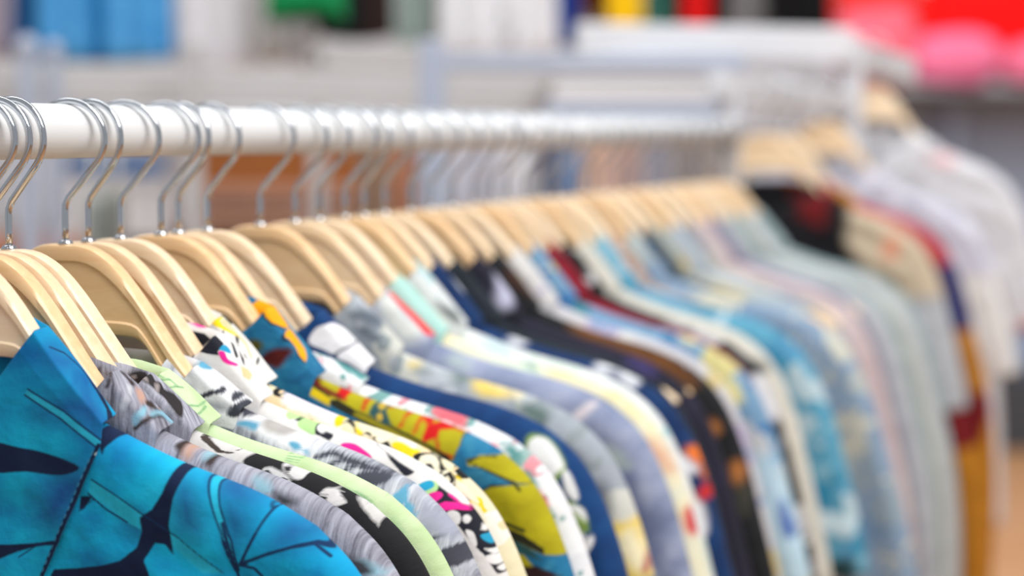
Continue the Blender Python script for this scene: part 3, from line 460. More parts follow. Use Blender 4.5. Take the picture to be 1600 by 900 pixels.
 {'id': 4, 'tn': -0.018, 'tf': 0.045, 'short': 'pale lime green shirt', 'label': 'pale lime green shirt with fine green leaf lines drawn over it', 'base': ('plain', [(186, 212, 156), (204, 226, 178), (214, 232, 192)], 1), 'body': [((126, 178, 126), 0.6, 0.6, [('L', [(15.11, -18.36), (15.11, -18.06), (15.63, -17.81), (15.84, -18.28)], 0.9), ('L', [(15.3, -18.53), (15.49, -18.04)], 0.9), ('L', [(15.66, -18.5), (15.8, -18.02)], 0.9), ('L', [(18.04, -19.86), (18.97, -20.81), (19.68, -21.76)], 0.9), ('L', [(18.89, -20.36), (19.84, -21.3), (20.58, -22.48), (21.3, -23.91)], 1.05), ('L', [(19.61, -21.06), (20.78, -22.37), (21.52, -23.67), (22.0, -24.86)], 1.05), ('L', [(20.3, -21.78), (21.59, -23.21), (22.32, -24.63)], 1.05), ('L', [(18.46, -20.11), (19.57, -20.84)], 0.9), ('L', [(12.13, -15.69), (12.13, -16.37)], 1.05), ('L', [(11.82, -16.3), (12.13, -15.69)], 0.9)]), ((150, 200, 140), 3, 1, [('P', [(20.5, -21.79), (20.57, -21.81), (20.77, -22.04), (21.01, -22.38), (21.23, -22.73), (21.43, -23.12), (21.63, -23.58), (21.83, -24.03), (21.99, -24.38), (22.13, -24.59), (22.25, -24.72), (22.33, -24.8), (22.34, -24.86), (22.26, -24.92), (22.11, -24.96), (21.94, -24.95), (21.78, -24.86), (21.66, -24.66), (21.56, -24.38), (21.44, -24.04), (21.3, -23.67), (21.09, -23.18), (20.82, -22.6), (20.6, -22.08)])])], 'collar': [((120, 170, 120), 0.5, 0.5, [('L', [(8.28, -13.13), (9.16, -13.69)], 0.9), ('L', [(8.63, -13.75), (9.57, -13.8), (10.07, -14.21)], 0.9), ('L', [(8.89, -14.21), (9.81, -14.18), (10.53, -14.33)], 0.9), ('L', [(10.21, -15.16), (11.01, -15.31), (12.04, -15.17)], 0.9), ('L', [(10.8, -15.65), (11.8, -15.4)], 0.9)])], 'yaw': -4, 'drop': (3.0, -3.1)},
 {'id': 5, 'tn': 0.038, 'tf': 0.083, 'short': 'white and grey brushstroke shirt', 'label': 'white shirt with grey brushstrokes and blue dabs, behind the pale lime green shirt', 'base': ('streak', [(110, 112, 124), (160, 164, 176), (200, 203, 212), (226, 228, 234)], 0.8, 1.2), 'body': [((228, 228, 232), 2, 1, [('P', [(10.09, -14.54), (10.47, -14.51), (11.06, -14.68), (11.72, -14.95), (12.26, -15.25), (12.65, -15.58), (12.98, -15.98), (13.27, -16.39), (13.56, -16.76), (13.87, -17.08), (14.17, -17.37), (14.43, -17.64), (14.61, -17.88), (14.7, -18.12), (14.72, -18.35), (14.66, -18.53), (14.51, -18.61), (14.25, -18.58), (13.88, -18.45), (13.45, -18.26), (12.97, -18.01), (12.39, -17.7), (11.7, -17.32), (11.06, -16.9), (10.57, -16.46), (10.25, -15.94), (10.04, -15.36), (9.98, -14.84)])]), ((176, 172, 168), 1.5, 1, [('P', [(12.04, -16.43), (12.31, -16.39), (12.68, -16.39), (13.07, -16.43), (13.37, -16.5), (13.57, -16.63), (13.71, -16.81), (13.8, -17.0), (13.83, -17.16), (13.78, -17.3), (13.66, -17.42), (13.51, -17.52), (13.35, -17.58), (13.18, -17.59), (12.99, -17.56), (12.8, -17.5), (12.61, -17.43), (12.42, -17.34), (12.22, -17.22), (12.04, -17.09), (11.93, -16.96), (11.87, -16.82), (11.86, -16.66), (11.91, -16.52)])]), ((70, 72, 84), 1.0, 4, [('P', [(10.3, -15.44), (10.44, -15.34), (10.67, -15.27), (10.92, -15.25), (11.14, -15.27), (11.33, -15.35), (11.52, -15.49), (11.69, -15.64), (11.84, -15.77), (12.0, -15.87), (12.16, -15.97), (12.28, -16.06), (12.28, -16.15), (12.13, -16.26), (11.87, -16.38), (11.57, -16.47), (11.3, -16.52), (11.07, -16.51), (10.83, -16.45), (10.63, -16.36), (10.47, -16.24), (10.36, -16.06), (10.28, -15.83), (10.26, -15.61)]), ('L', [(15.18, -18.75), (15.94, -18.56), (16.9, -19.05)], 2.5), ('L', [(15.71, -19.34), (16.47, -18.91), (17.56, -19.28)], 3), ('L', [(16.2, -19.83), (17.17, -19.28), (18.36, -19.61)], 2.5), ('P', [(17.09, -19.96), (17.17, -19.83), (17.42, -19.7), (17.73, -19.6), (18.02, -19.56), (18.32, -19.61), (18.66, -19.71), (18.95, -19.85), (19.08, -19.98), (19.01, -20.12), (18.79, -20.28), (18.5, -20.42), (18.22, -20.47), (17.91, -20.41), (17.54, -20.27), (17.23, -20.1)]), ('L', [(21.14, -23.64), (22.23, -23.11)], 2.25), ('P', [(21.27, -24.63), (21.47, -24.42), (21.9, -24.17), (22.41, -23.95), (22.88, -23.82), (23.35, -23.82), (23.86, -23.91), (24.26, -24.06), (24.41, -24.22), (24.18, -24.44), (23.68, -24.71), (23.09, -24.96), (22.59, -25.1), (22.16, -25.09), (21.72, -24.97), (21.38, -24.8)])]), ((96, 164, 196), 1, 1, [('P', [(10.68, -16.86), (10.74, -16.81), (10.89, -16.76), (11.08, -16.72), (11.25, -16.71), (11.41, -16.73), (11.57, -16.77), (11.71, -16.83), (11.81, -16.9), (11.85, -17.0), (11.84, -17.12), (11.8, -17.23), (11.74, -17.29), (11.65, -17.27), (11.53, -17.21), (11.4, -17.12), (11.26, -17.05), (11.1, -17.0), (10.9, -16.95), (10.75, -16.9)]), ('P', [(13.6, -17.97), (13.61, -17.91), (13.68, -17.88), (13.78, -17.86), (13.88, -17.87), (13.99, -17.92), (14.12, -18.0), (14.23, -18.08), (14.29, -18.16), (14.29, -18.23), (14.24, -18.31), (14.17, -18.36), (14.08, -18.37), (13.96, -18.31), (13.81, -18.19), (13.67, -18.06)]), ('P', [(14.51, -18.39), (14.52, -18.35), (14.58, -18.33), (14.65, -18.32), (14.71, -18.34), (14.76, -18.41), (14.81, -18.53), (14.85, -18.63), (14.85, -18.68), (14.79, -18.65), (14.68, -18.56), (14.57, -18.46)]), ('P', [(19.08, -21.45), (19.16, -21.26), (19.31, -21.03), (19.47, -20.82), (19.61, -20.65), (19.7, -20.53), (19.76, -20.45), (19.82, -20.41), (19.88, -20.44), (19.94, -20.58), (20.0, -20.8), (20.07, -21.04), (20.14, -21.24), (20.24, -21.38), (20.37, -21.49), (20.47, -21.59), (20.53, -21.72), (20.52, -21.91), (20.45, -22.13), (20.37, -22.32), (20.28, -22.42), (20.18, -22.38), (20.07, -22.25), (19.97, -22.09), (19.9, -21.94), (19.9, -21.8), (19.94, -21.64), (19.98, -21.51), (19.97, -21.46), (19.88, -21.54), (19.73, -21.7), (19.57, -21.87), (19.44, -21.94), (19.32, -21.89), (19.19, -21.78), (19.1, -21.62)]), ('P', [(20.28, -22.42), (20.37, -22.26), (20.52, -22.07), (20.67, -21.91), (20.76, -21.85), (20.77, -21.91), (20.73, -22.07), (20.67, -22.26), (20.62, -22.42), (20.57, -22.57), (20.51, -22.73), (20.46, -22.86), (20.41, -22.91), (20.36, -22.86), (20.3, -22.73), (20.27, -22.57)]), ('P', [(12.31, -15.44), (12.38, -15.42), (12.49, -15.44), (12.6, -15.49), (12.67, -15.56), (12.71, -15.66), (12.73, -15.79), (12.72, -15.92), (12.69, -16.0), (12.62, -16.03), (12.51, -16.03), (12.4, -16.01), (12.32, -15.95), (12.28, -15.84), (12.27, -15.68), (12.28, -15.53)])]), ((160, 164, 180), 2, 4, [('P', [(20.84, -21.3), (20.99, -21.36), (21.19, -21.57), (21.46, -21.86), (21.79, -22.16), (22.3, -22.51), (22.95, -22.93), (23.5, -23.31), (23.74, -23.54), (23.5, -23.58), (22.94, -23.49), (22.29, -23.33), (21.78, -23.17), (21.45, -23.02), (21.19, -22.85), (20.98, -22.65), (20.84, -22.43), (20.75, -22.13), (20.72, -21.76), (20.75, -21.45)])])], 'collar': [((60, 62, 72), 0.8, 3.5, [('L', [(8.9, -15.28), (9.41, -15.04), (10.35, -14.93)], 3), ('P', [(10.88, -15.23), (11.08, -15.2), (11.33, -15.19), (11.58, -15.2), (11.77, -15.22), (11.9, -15.26), (11.99, -15.32), (12.03, -15.38), (12.01, -15.43), (11.9, -15.47), (11.71, -15.51), (11.5, -15.54), (11.29, -15.56), (11.07, -15.58), (10.84, -15.59), (10.63, -15.59), (10.52, -15.56), (10.52, -15.49), (10.6, -15.4), (10.73, -15.3)]), ('P', [(10.4, -15.87), (10.63, -15.77), (10.96, -15.69), (11.31, -15.63), (11.61, -15.6), (11.85, -15.61), (12.06, -15.65), (12.24, -15.72), (12.4, -15.79), (12.56, -15.88), (12.72, -16.0), (12.81, -16.11), (12.78, -16.2), (12.57, -16.27), (12.23, -16.32), (11.85, -16.36), (11.5, -16.39), (11.18, -16.42), (10.85, -16.46), (10.57, -16.47), (10.37, -16.43), (10.27, -16.33), (10.24, -16.17), (10.28, -16.0)])]), ((92, 164, 196), 0.8, 0.6, [('P', [(8.95, -13.67), (9.02, -13.61), (9.2, -13.54), (9.42, -13.49), (9.6, -13.45), (9.71, -13.43), (9.8, -13.43), (9.88, -13.45), (9.97, -13.49), (10.11, -13.57), (10.26, -13.67), (10.39, -13.78), (10.43, -13.86), (10.35, -13.91), (10.17, -13.93), (9.96, -13.94), (9.76, -13.93), (9.53, -13.89), (9.27, -13.82), (9.05, -13.74)]), ('P', [(10.71, -13.91), (10.74, -13.89), (10.81, -13.88), (10.89, -13.89), (10.96, -13.91), (11.02, -13.95), (11.07, -14.01), (11.12, -14.07), (11.13, -14.11), (11.1, -14.13), (11.04, -14.14), (10.97, -14.13), (10.91, -14.11), (10.85, -14.07), (10.78, -14.01), (10.73, -13.95)])]), ((150, 152, 164), 3, 1, [('P', [(9.23, -15.6), (9.34, -15.58), (9.55, -15.6), (9.79, -15.64), (9.97, -15.69), (10.1, -15.75), (10.2, -15.82), (10.27, -15.89), (10.27, -15.94), (10.19, -15.98), (10.03, -16.02), (9.86, -16.03), (9.7, -16.01), (9.55, -15.93), (9.38, -15.8), (9.26, -15.68)])])], 'cbase': ('plain', [(206, 208, 214), (232, 233, 238), (240, 240, 244)], 1), 'yaw': 10, 'drop': (2.4, -3.3)},
 {'id': 6, 'tn': 0.062, 'tf': 0.118, 'short': 'white shirt with magenta and black bubble shapes', 'label': 'white shirt printed with magenta, aqua and black bubble shapes, behind the grey brushstroke shirt', 'base': ('plain', [(228, 224, 220), (240, 238, 236)], 1), 'body': [((32, 34, 46), 0.4, 0.3, [('P', [(12.32, -17.1), (12.83, -16.68), (13.75, -16.85), (13.82, -17.52), (14.45, -17.94), (14.58, -18.02), (14.5, -18.38), (14.01, -18.1), (13.47, -17.88), (12.67, -17.27)]), ('P', [(16.58, -18.61), (17.41, -19.13), (18.53, -20.03), (18.13, -20.0), (17.71, -19.61), (17.28, -19.06)]), ('P', [(17.23, -19.0), (18.14, -19.71), (19.03, -20.31), (18.6, -20.56), (18.01, -19.92)]), ('P', [(19.92, -21.35), (20.23, -21.05), (20.85, -21.55), (21.54, -22.15), (22.04, -22.48), (22.6, -22.9), (22.72, -23.75), (23.65, -24.25), (24.17, -25.05), (24.39, -25.77), (25.09, -26.21), (23.81, -26.34), (23.15, -25.25), (22.5, -24.52), (21.57, -23.33), (20.89, -22.74), (20.19, -21.92)])]), ((182, 222, 150), 0.4, 0, [('P', [(11.71, -16.46), (11.77, -16.43), (11.89, -16.44), (12.04, -16.48), (12.19, -16.51), (12.37, -16.54), (12.57, -16.57), (12.75, -16.62), (12.83, -16.68), (12.78, -16.78), (12.64, -16.91), (12.46, -17.03), (12.32, -17.1), (12.22, -17.12), (12.12, -17.1), (12.04, -17.05), (11.96, -16.98), (11.87, -16.86), (11.78, -16.71), (11.72, -16.56)]), ('P', [(12.58, -17.36), (12.61, -17.23), (12.73, -17.08), (12.87, -16.95), (12.99, -16.88), (13.09, -16.88), (13.18, -16.93), (13.27, -17.02), (13.35, -17.11), (13.41, -17.22), (13.45, -17.36), (13.49, -17.5), (13.52, -17.63), (13.57, -17.75), (13.62, -17.87), (13.64, -17.97), (13.63, -18.02), (13.56, -18.01), (13.44, -17.96), (13.3, -17.88), (13.16, -17.8), (13.0, -17.71), (12.82, -17.6), (12.66, -17.48)]), ('P', [(19.18, -21.2), (19.21, -21.09), (19.33, -20.98), (19.5, -20.89), (19.64, -20.83), (19.76, -20.8), (19.88, -20.81), (20.0, -20.83), (20.1, -20.88), (20.19, -20.95), (20.27, -21.06), (20.32, -21.17), (20.33, -21.27), (20.29, -21.38), (20.2, -21.5), (20.09, -21.6), (19.95, -21.63), (19.76, -21.58), (19.51, -21.46), (19.3, -21.32)])]), ((240, 40, 150), 0.4, 0, [('P', [(15.02, -18.67), (15.04, -18.62), (15.1, -18.56), (15.2, -18.51), (15.29, -18.49), (15.38, -18.49), (15.49, -18.51), (15.6, -18.55), (15.73, -18.61), (15.88, -18.69), (16.05, -18.79), (16.21, -18.9), (16.36, -19.0), (16.49, -19.1), (16.62, -19.21), (16.71, -19.3), (16.77, -19.38), (16.77, -19.44), (16.74, -19.49), (16.67, -19.52), (16.58, -19.51), (16.46, -19.46), (16.31, -19.37), (16.15, -19.27), (15.99, -19.18), (15.84, -19.1), (15.68, -19.02), (15.52, -18.95), (15.39, -18.88), (15.27, -18.82), (15.15, -18.77), (15.06, -18.72)]), ('P', [(19.8, -21.68), (19.84, -21.61), (19.93, -21.54), (20.03, -21.49), (20.13, -21.45), (20.22, -21.43), (20.31, -21.43), (20.4, -21.44), (20.47, -21.47), (20.54, -21.51), (20.6, -21.56), (20.64, -21.63), (20.64, -21.7), (20.59, -21.79), (20.5, -21.88), (20.39, -21.98), (20.3, -22.04), (20.23, -22.07), (20.16, -22.08), (20.1, -22.06), (20.04, -22.03), (19.97, -21.96), (19.88, -21.87), (19.82, -21.77)]), ('P', [(20.83, -21.63), (20.83, -21.6), (20.88, -21.6), (20.95, -21.62), (21.04, -21.67), (21.16, -21.77), (21.32, -21.92), (21.46, -22.06), (21.54, -22.15), (21.53, -22.16), (21.46, -22.13), (21.37, -22.07), (21.27, -22.0), (21.16, -21.91), (21.02, -21.8), (20.9, -21.7)]), ('P', [(20.37, -22.21), (20.81, -22.01), (21.38, -22.11), (21.86, -22.34), (22.08, -22.64), (21.47, -22.49), (20.88, -22.54)]), ('P', [(15.1, -18.5), (15.19, -18.47), (15.34, -18.47), (15.52, -18.5), (15.68, -18.54), (15.83, -18.6), (15.97, -18.69), (16.12, -18.79), (16.26, -18.89), (16.41, -19.0), (16.58, -19.13), (16.71, -19.25), (16.78, -19.35), (16.77, -19.42), (16.7, -19.47), (16.6, -19.5), (16.48, -19.5), (16.34, -19.45), (16.18, -19.37), (16.0, -19.28), (15.84, -19.19), (15.69, -19.12), (15.54, -19.05), (15.4, -18.97), (15.29, -18.89), (15.2, -18.79), (15.12, -18.67), (15.08, -18.57)])]), ((40, 160, 200), 0.4, 0, [('P', [(19.2, -21.15), (19.25, -21.08), (19.34, -21.0), (19.45, -20.92), (19.55, -20.86), (19.65, -20.82), (19.74, -20.8), (19.84, -20.8), (19.92, -20.82), (20.0, -20.88), (20.07, -20.96), (20.12, -21.06), (20.12, -21.14), (20.06, -21.21), (19.95, -21.27), (19.83, -21.33), (19.72, -21.36), (19.63, -21.37), (19.55, -21.36), (19.48, -21.35), (19.41, -21.32), (19.34, -21.29), (19.26, -21.25), (19.21, -21.2)]), ('P', [(22.78, -24.1), (22.78, -24.04), (22.85, -24.0), (22.95, -24.0), (23.07, -24.03), (23.23, -24.11), (23.42, -24.24), (23.62, -24.38), (23.77, -24.49), (23.88, -24.57), (23.96, -24.63), (24.0, -24.67), (23.98, -24.7), (23.87, -24.71), (23.7, -24.71), (23.5, -24.68), (23.32, -24.62), (23.16, -24.51), (22.99, -24.36), (22.85, -24.21)])]), ((236, 234, 232), 0.4, 0, [('P', [(13.63, -17.26), (13.71, -17.22), (13.83, -17.19), (13.95, -17.19), (14.07, -17.23), (14.18, -17.33), (14.29, -17.47), (14.38, -17.63), (14.46, -17.75), (14.51, -17.83), (14.54, -17.89), (14.56, -17.93), (14.56, -17.96), (14.54, -17.98), (14.51, -17.99), (14.47, -17.99), (14.41, -17.97), (14.33, -17.93), (14.23, -17.87), (14.13, -17.81), (14.06, -17.79), (14.04, -17.82), (14.05, -17.89), (14.06, -17.95), (14.03, -17.97), (13.94, -17.92), (13.81, -17.84), (13.68, -17.74), (13.6, -17.64), (13.57, -17.54), (13.56, -17.43), (13.58, -17.33)]), ('P', [(20.95, -22.74), (20.97, -22.65), (21.06, -22.58), (21.17, -22.54), (21.28, -22.53), (21.38, -22.56), (21.49, -22.61), (21.59, -22.69), (21.66, -22.78), (21.7, -22.89), (21.73, -23.01), (21.73, -23.14), (21.72, -23.23), (21.69, -23.3), (21.63, -23.34), (21.56, -23.36), (21.47, -23.33), (21.34, -23.22), (21.17, -23.05), (21.03, -22.88)]), ('P', [(21.82, -22.9), (21.85, -22.86), (21.9, -22.83), (21.96, -22.82), (22.01, -22.83), (22.07, -22.87), (22.13, -22.94), (22.19, -23.01), (22.22, -23.08), (22.22, -23.15), (22.2, -23.22), (22.16, -23.27), (22.12, -23.31), (22.07, -23.32), (22.0, -23.31), (21.94, -23.28), (21.89, -23.24), (21.86, -23.17), (21.83, -23.07), (21.82, -22.97)]), ('P', [(22.02, -23.7), (22.06, -23.65), (22.18, -23.67), (22.32, -23.74), (22.43, -23.84), (22.52, -23.99), (22.6, -24.19), (22.67, -24.39), (22.7, -24.53), (22.69, -24.62), (22.65, -24.68), (22.59, -24.69), (22.51, -24.63), (22.39, -24.44), (22.23, -24.16), (22.09, -23.88)]), ('P', [(23.01, -24.79), (23.02, -24.77), (23.08, -24.79), (23.19, -24.82), (23.33, -24.86), (23.54, -24.9), (23.81, -24.95), (24.05, -25.01), (24.17, -25.05), (24.11, -25.09), (23.94, -25.14), (23.72, -25.17), (23.54, -25.16), (23.38, -25.09), (23.22, -24.98), (23.08, -24.86)]), ('P', [(23.15, -25.25), (23.22, -25.21), (23.37, -25.2), (23.55, -25.21), (23.74, -25.24), (23.97, -25.28), (24.26, -25.34), (24.49, -25.41), (24.57, -25.48), (24.43, -25.56), (24.14, -25.66), (23.81, -25.74), (23.56, -25.75), (23.39, -25.67), (23.25, -25.52), (23.17, -25.36)]), ('P', [(23.74, -25.9), (23.92, -25.83), (24.24, -25.78), (24.59, -25.75), (24.84, -25.75), (24.99, -25.8), (25.09, -25.9), (25.13, -26.0), (25.1, -26.09), (24.96, -26.17), (24.73, -26.26), (24.48, -26.32), (24.27, -26.33), (24.08, -26.26), (23.88, -26.14), (23.75, -26.0)])])], 'collar': [((32, 34, 46), 0.4, 0.3, [('P', [(6.54, -13.06), (6.83, -12.39), (7.31, -11.85), (8.58, -12.11), (9.12, -12.62), (8.38, -12.96), (8.47, -13.21), (7.83, -13.12), (7.24, -12.98), (7.02, -13.39), (6.59, -13.23)]), ('P', [(10.11, -12.26), (10.34, -12.34), (10.18, -13.44), (9.77, -13.55)]), ('P', [(10.57, -12.94), (10.72, -13.62), (10.52, -14.02), (10.34, -13.85)])]), ((240, 40, 150), 0.4, 0, [('P', [(7.36, -11.77), (7.36, -11.7), (7.39, -11.63), (7.46, -11.57), (7.55, -11.52), (7.68, -11.49), (7.86, -11.48), (8.04, -11.48), (8.21, -11.5), (8.38, -11.56), (8.55, -11.64), (8.69, -11.73), (8.76, -11.81), (8.74, -11.88), (8.66, -11.95), (8.54, -12.01), (8.41, -12.05), (8.25, -12.06), (8.06, -12.04), (7.87, -12.01), (7.71, -11.98), (7.59, -11.94), (7.48, -11.89), (7.4, -11.83)]), ('P', [(8.43, -12.96), (8.5, -12.94), (8.61, -12.95), (8.73, -12.98), (8.82, -13.03), (8.86, -13.12), (8.87, -13.24), (8.9, -13.37), (8.98, -13.48), (9.16, -13.58), (9.42, -13.67), (9.65, -13.76), (9.79, -13.82), (9.79, -13.86), (9.7, -13.89), (9.57, -13.9), (9.43, -13.89), (9.28, -13.85), (9.1, -13.79), (8.93, -13.71), (8.79, -13.63), (8.69, -13.55), (8.62, -13.46), (8.57, -13.38), (8.52, -13.29), (8.47, -13.2), (8.43, -13.1), (8.41, -13.01)])]), ((36, 156, 200), 0.4, 0, [('P', [(8.46, -12.84), (8.56, -12.78), (8.73, -12.72), (8.93, -12.68), (9.1, -12.66), (9.22, -12.69), (9.33, -12.74), (9.42, -12.82), (9.49, -12.89), (9.54, -12.98), (9.57, -13.08), (9.56, -13.16), (9.51, -13.21), (9.38, -13.2), (9.19, -13.15), (8.99, -13.09), (8.82, -13.03), (8.68, -12.98), (8.56, -12.94), (8.47, -12.89)]), ('P', [(6.31, -11.63), (6.41, -11.59), (6.6, -11.57), (6.8, -11.57), (6.91, -11.6), (6.91, -11.68), (6.85, -11.8), (6.76, -11.92), (6.67, -11.97), (6.57, -11.93), (6.44, -11.82), (6.34, -11.71)])]), ((246, 200, 150), 0.8, 0, [('P', [(9.94, -13.88), (10.72, -14.2), (10.91, -14.53), (10.34, -14.78), (9.8, -14.5)])])], 'yaw': -6, 'drop': (2.2, -1.8)},
